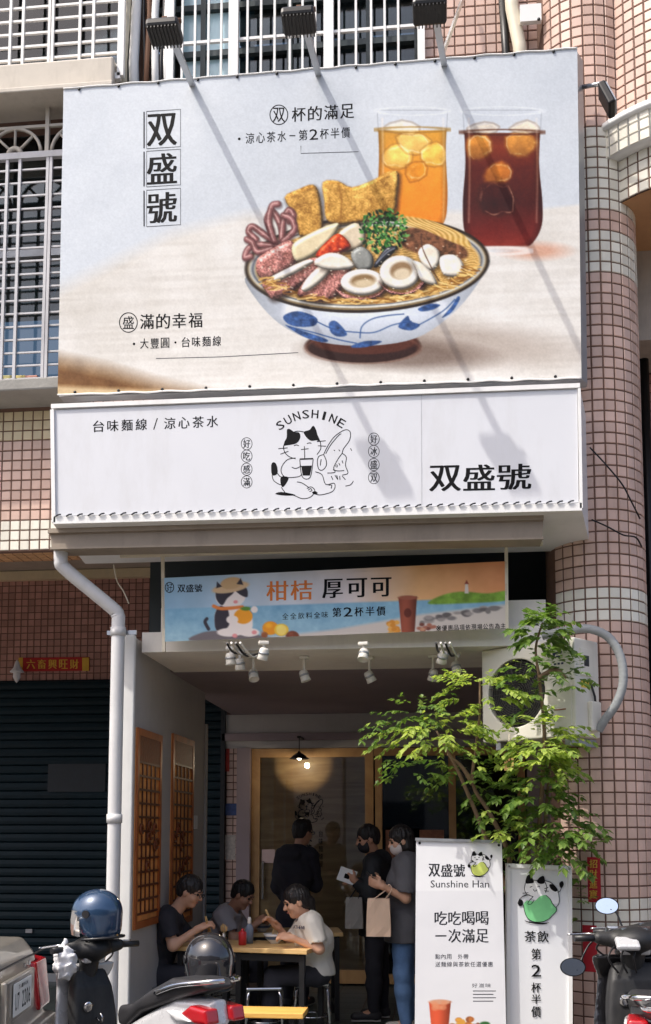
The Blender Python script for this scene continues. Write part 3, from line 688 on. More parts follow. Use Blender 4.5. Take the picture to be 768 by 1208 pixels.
# partition wall with two lattice windows on the left
pw0, pw1 = 7.27, 9.54
part_w = MB().ab(XL-.13, XL, pw0, pw1, 0, 2.985).build('partition_wall', PLASTER, arcd)
MB().bbox((XL-.075, pw0-.022, 1.5), (.155, .04, 3.0), .008).build('corner_post', WHITEP, part_w)
MB().ab(XL-.16, XL+.02, pw1-.001, pw1+.05, 0, 2.6).build('end_post', PLASTER, part_w)
LATD = wood_mat('lattice_dark_wood', lin((74, 36, 20)), lin((108, 56, 30)), 5, (1, 1, .5), .45)
def lattice(px0, px1, py0, py1):
    a = pt(px0, py0, X=XL); b = pt(px1, py0, X=XL); ya, yb = a.y, b.y; z1 = a.z; z0 = pt(px0, py1, X=XL).z
    g = bpy.data.objects.new('lattice_window', None); put(g, arcd, Vector((XL+.6, ya-YB, z0))); xf = XL+.012
    MB().ab(XL+.001, XL+.007, ya, yb, z0, z1).build('backing', mat('amber_paper', lin((222, 150, 84)), .7, var=.35, scale=5), g)
    w_ = .05
    for (y0, y1, c, d) in ((ya, yb, z1-w_, z1), (ya, yb, z0, z0+w_), (ya, ya+w_, z0+w_, z1-w_), (yb-w_, yb, z0+w_, z1-w_)):
        MB().ab(XL+.008, XL+.022, y0, y1, c, d).build('frame', ORW, g)
    MB().ab(XL+.008, XL+.018, ya+w_, yb-w_, z1-.24, z1-w_).build('carved_panel', mat('carved_wood', lin((120, 64, 34)), .5, var=.3, scale=30, bump=.5, bscale=40), g)
    n = 5
    for i in range(1, n): y = ya+w_+(yb-ya-2*w_)*i/n; MB().ab(XL+.009, XL+.016, y-.009, y+.009, z0+.1, z1-.24).build('slat', LATD, g)
    zz = np.linspace(z0+.1, z1-.24, 12)
    for k, z in enumerate(zz): MB().ab(XL+.0095, XL+.019, ya+w_, yb-w_, z-.008, z+.008).build('slat', LATD, g)
    zm = (z0+z1)/2-.12
    for k in range(8):
        y = ya+w_+.02+(yb-ya-2*w_-.04)*random.random(); z = zm+random.uniform(-.22, .16)
        MB().tube([(XL+.02, y+.04*math.cos(t), z+.035*math.sin(t)) for t in np.linspace(0, 5.5, 9)], .009, 6).build('carving', mat('carved_wood', None), g)
lattice(160, 189, 858, 1096); lattice(202, 227, 865, 1094)
hk = MB().ab(XL+.001, XL+.01, pt(230, 970, X=XL).y-.06, pt(230, 970, X=XL).y+.06, pt(230, 978, X=XL).z, pt(230, 962, X=XL).z).build('switch_plate', WHITEP, part_w)
# right side wall, steel post under the air conditioner
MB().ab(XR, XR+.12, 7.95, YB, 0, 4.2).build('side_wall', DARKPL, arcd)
MB().ab(Xat(668, 7.5, 950), Xat(684, 7.5, 950), 7.46, 7.54, 0, Zat(868, 7.5, 676)).build('steel_post', ALU, arcd)
# rear wall: header, plywood sliding door in an oak frame, dark glazed front
MB().ab(XL-.2, XR+.1, YB-.06, YB+.1, 2.52, zc-.002).build('header', PLASTER, arcd)
MB().ab(XL-.2, XR+.1, YB-.1, YB-.062, 2.60, 2.68).build('header_rail', DARKPL, arcd)
xd0, xd1 = Xat(297, YB, 1000), Xat(441, YB, 1000)
MB().ab(Xat(281, YB, 1000), xd0-.004, YB-.12, YB+.1, 0, 2.518).build('door_post', DARKPL, arcd)
door = bpy.data.objects.new('plywood_door', None); put(door, arcd, Vector((xd0+.6, 0, 0)))
MB().ab(xd0, xd1, YB, YB+.04, .02, 2.515).build('panel', PLY, door)
for (a, b, c, d) in ((xd0, xd1, 2.42, 2.515), (xd0, xd1, .02, .16), (xd0, xd0+.09, .16, 2.42), (xd1-.09, xd1, .16, 2.42)):
    MB().ab(a, b, YB-.035, YB-.001, c, d).build('frame', WOODF, door)
MB().ab(xd0+.09, xd1-.09, YB-.016, YB-.012, .16, 2.42).build('glass', CLEAR, door)
MB().ab(xd0+.12, xd0+.14, YB-.06, YB-.036, .9, 1.3).build('pull_handle', STEEL, door)
MB().ab(xd0+.115, xd0+.255, YB-.024, YB-.018, Zat(1018, YB, 315), Zat(1002, YB, 315)).build('sticker', mat('pale_sticker', lin((216, 190, 186)), .6), door)
xg1 = XR
shopf = bpy.data.objects.new('glazed_front', None); put(shopf, arcd, Vector((xd1+.6, 0, 0)))
for q in (443, 530, 612): MB().ab(Xat(q, YB, 1000), Xat(q, YB, 1000)+.075, YB-.04, YB+.04, .02, 2.515).build('mullion', WOODF, shopf)
MB().ab(xd1+.005, xg1, YB-.036, YB+.036, 2.43, 2.512).build('rail', WOODF, shopf)
MB().ab(xd1+.005, xg1, YB-.036, YB+.036, .02, .12).build('rail', WOODF, shopf)
for a, b in ((443, 530), (530, 612)): MB().ab(Xat(a, YB, 1000)+.078, Xat(b, YB, 1000)-.003, YB, YB+.006, .125, 2.425).build('pane', GLASS, shopf)
MB().ab(Xat(495, YB, 1000), Xat(524, YB, 1000), YB-.02, YB-.008, Zat(1015, YB, 500), Zat(979, YB, 500)).build('menu_poster', mat('brown_poster', lin((150, 100, 76)), .6, var=.3, scale=20), shopf)
MB().ab(Xat(455, YB, 1000), Xat(486, YB, 1000), YB-.02, YB-.008, Zat(1015, YB, 470), Zat(979, YB, 470)).build('menu_poster', mat('brown_poster', None), shopf)
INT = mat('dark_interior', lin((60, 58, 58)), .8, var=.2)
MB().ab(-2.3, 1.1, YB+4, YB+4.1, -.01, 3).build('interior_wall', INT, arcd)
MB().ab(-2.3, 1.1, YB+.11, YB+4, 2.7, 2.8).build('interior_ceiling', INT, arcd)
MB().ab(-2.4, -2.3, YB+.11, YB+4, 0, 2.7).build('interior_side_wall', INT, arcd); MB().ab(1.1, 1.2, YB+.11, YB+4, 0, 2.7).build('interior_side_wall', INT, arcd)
# ---- neighbour on the left: recessed tiled wall over a teal roller shutter
nb = thing('neighbour_shopfront', 'closed shopfront with brown tiled wall above a dark teal roller shutter', 'shopfront', (-4.5, YB, 0))
zsh = Zat(803, YB, 60); ztw = 4.45
nw = MB().ab(-8.5, XL+.0, YB+.002, YB+.2, zsh, ztw+.3).build('tiled_wall', GROUT, nb)
lay_tiles(flat_spots(Xat(-14, YB, 740), Xat(-14, YB, 740)+TS*33, zsh+.002, ztw, YB+.001, lambda z: BROWN), nw, 300)
MB().ab(-8.5, XL, YB-.08, YB, ztw, ztw+.1).build('ceiling_trim', BEIGE_T, nb)
MB().ab(-8.5, XL-.14, YF+.31, YB, ztw+.11, ztw+.2).build('arcade_ceiling', mat('grey_panel', None), nb)
sh = bpy.data.objects.new('roller_shutter', None); put(sh, nb, Vector((0, 0, 0)))
sx0, sx1 = -8.4, Xat(261, YB, 1000)
prof = [(-.001, 0), (-.016, .012), (-.02, .045), (-.012, .085), (0, .09)]
sl0 = MB().add([(sx0, YB-.06+y, z) for y, z in prof]+[(sx1, YB-.06+y, z) for y, z in prof], [(i, i+5, i+6, i+1) for i in range(4)])
so_ = sl0.build('slat', TEAL, sh); 
for k in range(1, int(zsh/.094)): inst('slat', so_.data, sh, W[so_.name] @ Matrix.Translation((0, 0, .094*k)))
MB().ab(sx0, sx1, YB-.03, YB-.02, 0, zsh).build('shutter_core', TEAL, sh)
MB().ab(sx1+.002, sx1+.05, YB-.1, YB+.0, 0, zsh).build('guide_rail', BLACKM, nb)
MB().ab(Xat(56, YB-.1, 918), Xat(124, YB-.1, 918), YB-.092, YB-.082, Zat(934, YB-.1, 90), Zat(901, YB-.1, 90)).build('notice_board', mat('dark_notice', lin((30, 36, 42)), .6, var=.3, scale=12), sh)
for k in range(2): MB().ab(Xat(30+60*k, YB-.1, 1100), Xat(38+60*k, YB-.1, 1100), YB-.1, YB-.08, .52, .56).build('shutter_lock', ALU, sh)
MB().ab(sx0, sx1, YB-.095, YB-.02, 0.002, .09).build('bottom_bar', ALU, sh)
# strip of tiles with notices between the shutter and the shop door
ts = MB().ab(sx1+.052, Xat(280, YB, 1000)-.003, YB-.03, YB, 0, zsh).build('tile_strip', GROUT, nb)
lay_tiles(flat_spots(sx1+.055, sx1+.055+TS*3, .2, 2.6, YB-.031, lambda z: PINK), ts, 90)
for (a, b, c, d, m) in ((262, 270, 880, 910, 'red_notice'), (261, 279, 948, 962, 'blue_notice'), (262, 278, 985, 1014, 'pale_notice')):
    MB().ab(Xat(a, YB-.05, 950), Xat(b, YB-.05, 950), YB-.043, YB-.039, Zat(d, YB-.05, 270), Zat(c, YB-.05, 270)).build('notice', mat(m, lin({'red_notice': (190, 60, 50), 'blue_notice': (60, 80, 130), 'pale_notice': (190, 180, 170)}[m]), .6, var=.4, scale=25), ts)
# ================================================================== signs
def vnoise(shape, cell, seed):
    r = np.random.default_rng(seed); h, w_ = shape; gy, gx = int(h/cell)+3, int(w_/cell)+3; g = r.random((gy, gx))
    y = np.arange(h)/cell; x = np.arange(w_)/cell; iy = y.astype(int); ix = x.astype(int); fy = (y-iy)[:, None]; fx = (x-ix)[None, :]
    fy = fy*fy*(3-2*fy); fx = fx*fx*(3-2*fx)
    a = g[iy][:, ix]; b = g[iy][:, ix+1]; c = g[iy+1][:, ix]; d = g[iy+1][:, ix+1]
    return a*(1-fx)*(1-fy)+b*fx*(1-fy)+c*(1-fx)*fy+d*fx*fy
def fbm(shape, cell, seed, o=4):
    t = 0; s = 0
    for k in range(o): t = t+vnoise(shape, max(cell/2**k, 1.01), seed+k)*.6**k; s += .6**k
    return t/s
class Canvas:
    """a printed picture: colours of a grid of points, painted in photo-pixel coordinates"""
    def __init__(s, X, Y, base): s.X, s.Y = X, Y; s.q = (X.min(0), X.max(0), Y.min(1), Y.max(1)); s.C = np.zeros(X.shape+(3,))+np.array(base, float); s.sh = X.shape
    def lay(s, col, m): s.C = s.C*(1-m[..., None])+np.asarray(col, float)*m[..., None]; return s
    def win(s, x0, x1, y0, y1):
        a = np.where((s.q[1] >= x0) & (s.q[0] <= x1))[0]; b = np.where((s.q[3] >= y0) & (s.q[2] <= y1))[0]
        return (slice(b[0], b[-1]+1), slice(a[0], a[-1]+1)) if len(a) and len(b) else (slice(0, 1), slice(0, 1))
    def layw(s, w_, col, m):
        col = np.asarray(col, float); col = col[w_] if col.ndim == 3 else col
        s.C[w_] = s.C[w_]*(1-m[..., None])+col*m[..., None]; return s
    def sd(s, pts, smooth=5):
        if smooth: pts = crom(pts, True, smooth)
        return sdpoly(s.X, s.Y, np.array(pts))
    def poly(s, pts, col, soft=1.2, a=1.0, smooth=5):
        if smooth: pts = crom(pts, True, smooth)
        p = np.array(pts); w_ = s.win(p[:, 0].min()-soft, p[:, 0].max()+soft, p[:, 1].min()-soft, p[:, 1].max()+soft)
        return s.layw(w_, col, np.clip(.5-sdpoly(s.X[w_], s.Y[w_], p)/soft, 0, 1)*a)
    def piece(s, pts, col, Rr=6.0, sh=.55, spec=.22, smooth=5, fuzz=1.4):
        """a rounded morsel: contact shadow, light from the upper left, small gloss"""
        if smooth: pts = crom(pts, True, smooth)
        p = np.array(pts); g_ = 12; w_ = s.win(p[:, 0].min()-g_, p[:, 0].max()+g_, p[:, 1].min()-g_, p[:, 1].max()+g_); X_, Y_ = s.X[w_], s.Y[w_]; d = sdpoly(X_, Y_, p)
        if sh: s.layw(w_, (38, 24, 16), np.clip(1-(sdpoly(X_-1.6, Y_-2.6, p)+1)/6, 0, 1)**1.5*sh)
        t = np.clip(-d/Rr, 0, 1); H = Rr*np.sqrt(np.maximum(1-(1-t)**2, 0)); gy, gx = np.gradient(H); nn = np.sqrt(gx*gx+gy*gy+1); lam = np.clip((gx*.48+gy*.62+.62)/nn, 0, 1.2)/.62
        c_ = np.asarray(col, float); c_ = c_[w_] if c_.ndim == 3 else np.broadcast_to(c_, X_.shape+(3,)); sp_ = np.clip((gx*.3+gy*.4+.87)/nn, 0, 1)**40*spec*255*np.clip(1-t+.15, 0, 1)
        c_ = c_*(.42+.58*np.clip(lam, 0, 1.25))[..., None]+sp_[..., None]; m = np.clip(.5-d/fuzz, 0, 1); s.C[w_] = s.C[w_]*(1-m[..., None])+c_*m[..., None]; return s
    def ell(s, c, r, col, soft=1.2, a=1.0, ang=0.0, ring=None):
        g_ = max(r)+soft*2+2; w_ = s.win(c[0]-g_, c[0]+g_, c[1]-g_, c[1]+g_)
        x = s.X[w_]-c[0]; y = s.Y[w_]-c[1]; ca, sa = math.cos(ang), math.sin(ang); u = (x*ca+y*sa)/r[0]; v = (-x*sa+y*ca)/r[1]
        q = (np.sqrt(u*u+v*v)-1)*min(r)
        if ring: q = np.abs(q)-ring
        return s.layw(w_, col, np.clip(.5-q/soft, 0, 1)*a)
    def stroke(s, pts, wd, col, soft=1.2, a=1.0):
        P = crom(pts, False, 6); A = np.array(P); g_ = wd+soft; w_ = s.win(A[:, 0].min()-g_, A[:, 0].max()+g_, A[:, 1].min()-g_, A[:, 1].max()+g_); X_, Y_ = s.X[w_], s.Y[w_]; d = np.full(X_.shape, 1e9)
        for p, q in zip(P[:-1], P[1:]):
            e = q-p; t = np.clip(((X_-p[0])*e[0]+(Y_-p[1])*e[1])/max(e@e, 1e-9), 0, 1); d = np.minimum(d, (X_-p[0]-e[0]*t)**2+(Y_-p[1]-e[1]*t)**2)
        return s.layw(w_, col, np.clip(.5-(np.sqrt(d)-wd/2)/soft, 0, 1)*a)
def print_sheet(name, plane, corners, n, paint, base, parent, rough=.5, gain=1.0, bulge=0.0, m=None, seed=3, contrast=1.0):
    """grid of coloured points on the plane between four photo-pixel corners TL,TR,BR,BL"""
    nx, ny = n; c = [np.array(tuple(plane.at(*p))) for p in corners]; u = np.linspace(0, 1, nx)[None, :, None]; v = np.linspace(0, 1, ny)[:, None, None]
    P = (c[0]*(1-u)+c[1]*u)*(1-v)+(c[3]*(1-u)+c[2]*u)*v
    px, py = proj(P.reshape(-1, 3)); cv = Canvas(px.reshape(ny, nx), py.reshape(ny, nx), base); paint(cv)
    if bulge: P = P + plane.n*(bulge*(fbm((ny, nx), nx/5, seed, 3)-.4)*(np.sin(np.pi*np.clip(u[..., 0], 0, 1))*np.sin(np.pi*v[..., 0]))**.4)[..., None]
    V = P.reshape(-1, 3); i = np.arange(ny*nx).reshape(ny, nx)
    Fq = np.stack([i[:-1, :-1], i[1:, :-1], i[1:, 1:], i[:-1, 1:]], -1).reshape(-1, 4)
    o = mesh_np(name, V, Fq, m or vcol_mat('print_%s' % name, rough, .25, 2.5), parent)
    c_ = np.clip(cv.C, 0, 255)/255; c_ = np.clip(.5+(c_-.5)*contrast, 0, 1); c_ = np.where(c_ <= .04045, c_/12.92, ((c_+.055)/1.055)**2.4)*gain
    at = o.data.color_attributes.new('print', 'FLOAT_COLOR', 'POINT'); at.data.foreach_set('color', np.concatenate([c_.reshape(-1, 3), np.ones((nx*ny, 1))], 1).astype(np.float32).ravel())
    return o
Z4 = lambda x, y: (270+x*.4297, 190+y*.4297)
def z4(L): return [Z4(*p) for p in L]
def paint_food(c):
    X, Y, sh = c.X, c.Y, c.sh; n1 = fbm(sh, 160, 1); n2 = fbm(sh, 14, 5); n3 = fbm(sh, 5, 9, 3); n4 = vnoise(sh, 1.6, 77)
    c.C += ((n1-.5)*26)[..., None]*np.array([1, .95, .85]); c.C += (np.clip((330-X)/330, 0, 1)*6)[..., None]
    # table top
    bx = np.array([60, 140, 200, 290, 400, 560, 640, 695]); by = np.array([345, 306, 276, 252, 246, 250, 246, 240]); e = Y-np.interp(X, bx, by); so = np.interp(X, [60, 300, 560, 690], [26, 16, 8, 4])
    g = fbm((sh[0], sh[1]), 60, 21); st = vnoise((sh[0], 40), 4, 31)[:, (np.arange(sh[1])*38//sh[1])]
    tcol = np.stack([220+(g-.5)*24+(st-.5)*10, 217+(g-.5)*26+(st-.5)*11, 212+(g-.5)*30+(st-.5)*12], -1); c.lay(tcol, np.clip(.5+e/so, 0, 1))
    # dark edge of the table at the lower left
    f = np.clip((Y-np.interp(X, [66, 130, 200, 300], [410, 424, 444, 466]))/26, 0, 1)*np.clip((300-X)/60, 0, 1)
    c.lay(np.stack([122+(n2-.5)*50, 86+(n2-.5)*44, 50+(n2-.5)*34], -1), f*.95); c.lay(np.array([226, 206, 170]), np.clip((Y-np.interp(X, [66, 290], [452, 462]))/6, 0, 1)*np.clip((330-X)/50, 0, 1)*.8)
    c.ell((548, 404), (120, 22), (158, 142, 130), 22, .55, .10); c.ell((632, 296), (34, 9), (206, 140, 110), 9, .6); c.ell((470, 417), (96, 18), (110, 92, 82), 14, .7, .05)
    # glasses of tea
    def tumbler(P, top, liq, cols, ice, rim):
        d = sdpoly(X, Y, np.array(crom(P, False, 6))); ins = np.clip(.5-d/1.4, 0, 1); c.lay((205, 212, 222), ins*.35)
        t = np.clip((Y-liq)/(295-liq), 0, 1); col = np.stack([np.interp(t, cols[0], cols[1+k]) for k in range(3)], -1)*(1+(n2-.5)*.10)[..., None]
        edge = np.clip(-d/9, 0, 1)[..., None]; col = col*(.72+.28*edge)
        lm = ins*np.clip((Y-liq)/1.5, 0, 1)*np.clip((rim-Y)/3, 0, 1); c.lay(col, lm)
        for (pg, cc, a) in ice:
            q = c.sd(pg, 2); gl = np.clip((Y-pg[0][1])/24+.5*np.sin(X*.35)*(n2-.3), -.4, .9); c.lay(np.array(cc)*(1.12-.28*gl+(n2-.5)*.5)[..., None], np.clip(.5-q/6, 0, 1)*a*.8*ins); c.lay(np.array((255, 244, 214)), np.clip(1-np.abs(q+2.2+1.5*np.sin(X*.3))/1.6, 0, 1)*.5*ins*np.clip((n2-.3)*3, 0, 1)); c.lay(np.array((90, 50, 20)), np.clip(1-np.abs(q-1.2)/2, 0, 1)*.25*ins)
        c.lay((150, 155, 165), np.clip(1-np.abs(d)/1.0, 0, 1)*.55*np.clip((liq+4-Y)/4, 0, 1)); x0, x1 = top
        c.ell(((x0+x1)/2, 131), ((x1-x0)/2, 5), (225, 230, 236), 1.2, .8, ring=.6); c.ell(((x0+x1)/2, liq), ((x1-x0)/2-1, 3.2), np.array((cols[1][0], cols[2][0], cols[3][0]))*.75, 1.5, .7, ring=.8)
    tumbler([(445, 130), (447, 180), (446, 230), (450, 262), (470, 280), (505, 280), (524, 262), (528, 230), (526, 180), (528, 130)], (445, 528), 153,
            ([0, .3, .6, 1], [214, 232, 238, 232], [160, 160, 150, 140], [66, 60, 52, 48]),
            [([(455, 178), (470, 170), (486, 182), (480, 196), (462, 198), (452, 190)], (246, 212, 128), .85), ([(468, 162), (488, 156), (508, 166), (500, 180), (480, 180)], (244, 214, 140), .8), ([(497, 178), (515, 168), (527, 180), (522, 194), (502, 194)], (246, 206, 110), .85),
             ([(452, 152), (474, 143), (494, 150), (486, 158)], (232, 220, 190), .7), ([(480, 196), (500, 192), (502, 206), (484, 214)], (214, 140, 40), .7)], 300)
    tumbler([(546, 130), (549, 190), (546, 240), (549, 276), (566, 294), (592, 298), (622, 292), (638, 270), (640, 240), (636, 190), (639, 130)], (546, 639), 156,
            ([0, .12, .3, .6, .85, 1], [112, 138, 104, 84, 120, 150], [52, 62, 40, 30, 44, 62], [26, 28, 22, 24, 36, 48]),
            [([(552, 164), (574, 158), (580, 178), (566, 188), (552, 184)], (226, 166, 76), .85), ([(596, 162), (620, 156), (634, 168), (622, 184), (602, 182)], (232, 176, 88), .85), ([(574, 200), (592, 190), (604, 202), (596, 216), (572, 214)], (218, 146, 60), .85),
             ([(552, 152), (572, 145), (588, 150), (576, 158)], (196, 180, 160), .8), ([(602, 152), (622, 143), (636, 152), (622, 158)], (204, 186, 160), .8), ([(566, 220), (600, 218), (606, 250), (570, 252)], (60, 22, 20), .55)], 292)
    c.ell((592, 296), (30, 4), (236, 226, 222), 1.5, .8, ring=1.4)
    for x0_, a in ((553, .35), (633, .3), (451, .35), (523, .25)): c.stroke([(x0_, 140), (x0_+1, 200), (x0_, 262)], 2.2, (255, 240, 225), 2.5, a)
    # bowl
    c.ell((428, 408), (68, 20), (62, 38, 32), 1.5); c.ell((430, 402), (62, 16), (96, 58, 46), 2); c.ell((428, 411), (67, 18), (128, 92, 78), 1.5, .6, ring=.6)
    bp = [(291, 326), (300, 350), (330, 382), (372, 402), (430, 408), (490, 399), (534, 370), (564, 334), (576, 304), (520, 300), (440, 330), (340, 330)]
    d = c.sd(bp, 5); u = (X-433)/143; shade = 1-.30*np.abs(u)**2.2-.22*np.clip((Y-372)/36, 0, 1)
    c.lay(np.array([222, 229, 240])*shade[..., None], np.clip(.5-d/1.3, 0, 1))
    c.ell((345, 362), (9, 16), (255, 255, 255), 7, .55, .5); c.ell((520, 362), (7, 14), (250, 252, 255), 7, .4, -.6)
    BL = (62, 92, 142)
    for pg in ([(150, 425), (190, 412), (240, 430), (235, 452), (190, 455), (160, 445)], [(275, 445), (295, 440), (325, 475), (300, 482), (280, 470)], [(155, 450), (200, 465), (270, 490), (255, 497), (205, 482)],
               [(465, 455), (490, 425), (500, 440), (525, 450), (500, 465)], [(520, 405), (550, 392), (580, 395), (560, 408), (530, 413)], [(335, 508), (375, 494), (420, 495), (390, 508), (350, 513)], [(585, 430), (610, 400), (628, 372), (634, 380), (612, 415)]):
        c.poly(z4(pg), np.array(BL)*(1+(n3-.5)*.8)[..., None], 1.5, .95)
    for pg in ([(240, 440), (290, 462), (350, 470), (400, 470), (450, 450), (500, 440)], [(360, 485), (365, 455), (390, 435), (430, 425), (480, 420)], [(165, 455), (230, 470), (300, 490), (350, 500)], [(500, 460), (540, 440), (590, 410), (620, 380)]): c.stroke(z4(pg), 1.6, BL, 1.2, .8)
    ra = (433, 312); c.ell(ra, (144.5, 57), (56, 46, 38), 1.3, 1, -.045); c.ell(ra, (141, 53.5), (146, 128, 98), 1.5, 1, -.045); c.ell(ra, (139, 51), (222, 222, 214), 1.5, 1, -.045); c.ell(ra, (135, 48), (86, 92, 104), 1.2, .8, -.045, ring=.7)
    # noodles
    c.ell((434, 313), (132, 46), (206, 166, 100), 2, 1, -.045)
    wv = np.sin((Y*1.25+5*np.sin(X*.09+n2*5)+X*.18)*1.5+n2*7); c.ell((434, 313), (130, 45), np.stack([214+30*wv, 176+30*wv, 110+28*wv], -1), 2, .75, -.045)
    c.poly(z4([(480, 190), (560, 180), (650, 240), (640, 270), (540, 260), (470, 230)]), np.array([112, 74, 58])*(1+(n3-.5)*1.3)[..., None], 4, .85)
    wv2 = np.sin((X*.9-Y*1.1+6*np.sin(Y*.2))*1.1); c.poly(z4([(470, 150), (560, 165), (640, 200), (665, 235), (620, 225), (540, 190), (480, 175)]), np.stack([222+24*wv2, 184+24*wv2, 112+26*wv2], -1), 2, .9)
    # fried bean curd
    for pg in ([(153, 100), (190, 78), (232, 65), (250, 100), (258, 185), (235, 205), (195, 205), (180, 150)], [(258, 58), (300, 55), (338, 72), (400, 50), (440, 28), (466, 34), (462, 100), (452, 140), (380, 165), (300, 175), (268, 160), (262, 110)]):
        tex = (n2-.5)*90+(n3-.5)*70+(n4-.5)*36; c.piece(z4(pg), np.stack([206+tex, 160+tex*.95, 84+tex*.7], -1), 5, .6, .1, 3, 2.0)
    c.stroke(z4([(300, 62), (310, 110), (305, 170)]), 2.5, (140, 94, 36), 2.5, .6)
    # squid tentacles
    for k, pg in enumerate(([(150, 215), (140, 170), (120, 140), (105, 160), (115, 190)], [(145, 215), (150, 165), (165, 135), (178, 150), (165, 165)], [(130, 225), (95, 200), (65, 180), (55, 195), (75, 215)], [(130, 235), (85, 230), (55, 240), (45, 265), (60, 262)],
                            [(125, 220), (110, 170), (118, 125), (135, 118)], [(150, 220), (180, 190), (172, 160), (150, 150)], [(120, 240), (80, 250), (65, 225), (50, 215)])):
        c.stroke([(a+1.2, b+1.8) for a, b in z4(pg)], 9, (60, 40, 40), 3, .4); c.stroke(z4(pg), 7.6, (104, 66, 68), 2.5); c.stroke([(a-.7, b-.8) for a, b in z4(pg)], 4.6, np.stack([168+(n3-.5)*120, 118+(n3-.5)*100, 116+(n3-.5)*100], -1), 2.6, .9); c.stroke([(a-1, b-1.2) for a, b in z4(pg)], 1.2, (226, 196, 190), 1.4, .7)
    # squid body pieces, skin and cut faces
    sk = np.stack([190+(n3-.5)*90, 134+(n3-.5)*80, 126+(n3-.5)*80], -1)
    def big(pg): a = np.array(pg, float); m = a.mean(0); return [tuple(m+(p-m)*1.14) for p in a]
    def skin(pg): pg = big(pg); c.piece(z4(pg), sk*(1+(n4-.5)*.5)[..., None], 9, .6, .25)
    def white(pg): pg = [tuple(p) for p in np.array(pg, float)]; c.piece(z4(pg), np.stack([238+(n2-.5)*40, 230+(n2-.5)*46, 216+(n2-.5)*56], -1), 5, .45, .2)
    skin([(85, 270), (120, 245), (165, 225), (182, 260), (170, 290), (110, 320), (85, 305)])
    c.piece(z4([(175, 230), (230, 195), (295, 170), (300, 190), (270, 230), (225, 265), (185, 275)]), np.stack([226+(n2-.5)*30, 212+(n2-.5)*34, 178+(n2-.5)*40], -1), 6, .5, .3)
    c.piece(z4([(300, 200), (345, 170), (372, 190), (370, 230), (330, 250), (305, 235)]), np.stack([222+(n2-.5)*30, 208+(n2-.5)*34, 184+(n2-.5)*40], -1), 6, .5, .3)
    c.piece(z4([(240, 255), (275, 215), (305, 200), (335, 235), (300, 255), (255, 270)]), np.stack([196+(n3-.5)*130, 74+(n3-.5)*90, 36+(n3-.5)*60], -1), 6, .5, .3)
    for _ in range(330):
        a = random.random()*6.28; r_ = random.random()**.6; p = Z4(425+68*r_*math.cos(a), 192+62*r_*math.sin(a)); gcol = random.choice([(20, 62, 32), (46, 108, 46), (86, 150, 76), (14, 40, 24), (120, 176, 104)])
        c.ell(p, (random.uniform(1, 3.2), random.uniform(.8, 1.8)), gcol, 1.1, .9, random.random()*3)
    c.piece(z4([(335, 255), (365, 235), (395, 260), (392, 295), (355, 300)]), np.stack([150+(n2-.5)*60, 152+(n2-.5)*60, 148+(n2-.5)*60], -1), 6, .5, .3)
    c.piece(z4([(398, 285), (430, 240), (462, 235), (440, 265), (410, 290)]), (48, 50, 58), 4, .5, .5); c.stroke(z4([(405, 280), (435, 250), (455, 240)]), 1.6, (150, 156, 168), 1.4, .8)
    skin([(105, 330), (165, 300), (215, 275), (240, 275), (240, 305), (180, 350), (130, 372), (112, 355)]); white([(105, 326), (150, 300), (212, 272), (232, 278), (180, 310), (120, 336)])
    skin([(200, 350), (240, 300), (290, 262), (322, 290), (322, 325), (280, 375), (230, 378), (200, 365)]); white([(200, 346), (235, 300), (288, 262), (298, 276), (260, 325), (215, 358)])
    white([(235, 275), (275, 252), (320, 262), (345, 290), (300, 300), (255, 295)])
    skin([(300, 350), (330, 365), (370, 372), (415, 355), (425, 335), (420, 360), (395, 378), (330, 380)]); c.piece([(428+26*math.cos(t), 333+15.5*math.sin(t)) for t in np.linspace(0, 6.1, 14)], np.stack([240+(n2-.5)*30, 234+(n2-.5)*34, 222+(n2-.5)*44], -1), 5, .55, .25); c.ell((428, 331), (15, 7.5), (150, 124, 92), 3, 1, -.1); c.ell((429, 334), (12, 4.5), (222, 206, 176), 3, .9, -.1)
    skin([(420, 330), (440, 350), (490, 358), (525, 330), (528, 310), (535, 335), (510, 360), (450, 362)]); c.piece([(472+24*math.cos(t), 321.5+20*math.sin(t)) for t in np.linspace(0, 6.1, 14)], np.stack([240+(n2-.5)*30, 234+(n2-.5)*34, 222+(n2-.5)*44], -1), 5, .55, .25); c.ell((473, 319), (13, 10), (156, 130, 100), 3, 1, -.2); c.ell((474, 323), (10, 6.5), (226, 212, 186), 3, .9, -.2)
    white([(520, 250), (545, 228), (575, 245), (580, 275), (560, 300), (535, 290)]); white([(580, 265), (620, 258), (645, 285), (640, 315), (590, 312)]); white([(505, 275), (530, 280), (560, 310), (570, 340), (530, 330), (515, 300)])
    c.stroke(z4([(528, 200), (532, 240), (560, 300), (578, 330)]), 1.5, (90, 64, 52), 1.2, .8)
    for k in range(110):
        a = random.uniform(math.pi*.04, math.pi*.92); p = (434+124*math.cos(a), 313+42*math.sin(a)-5*math.cos(a)); L_ = random.uniform(10, 26); an = random.uniform(-.5, .5)
        c.stroke([(p[0]-L_/2, p[1]-an*6), (p[0], p[1]+random.uniform(-3, 3)), (p[0]+L_/2, p[1]+an*6)], 1.7, random.choice([(246, 216, 150), (224, 184, 112), (170, 122, 62), (132, 90, 44)]), 1.2, .8)
    for k in range(90): a = random.random()*6.28; q = math.sqrt(random.random()); c.ell((434+126*q*math.cos(a), 316+44*q*math.sin(a)), (random.uniform(.6, 1.5), .7), (255, 248, 226), 1, .6)
    c.C += ((n4-.5)*9+(n3-.5)*7)[..., None]
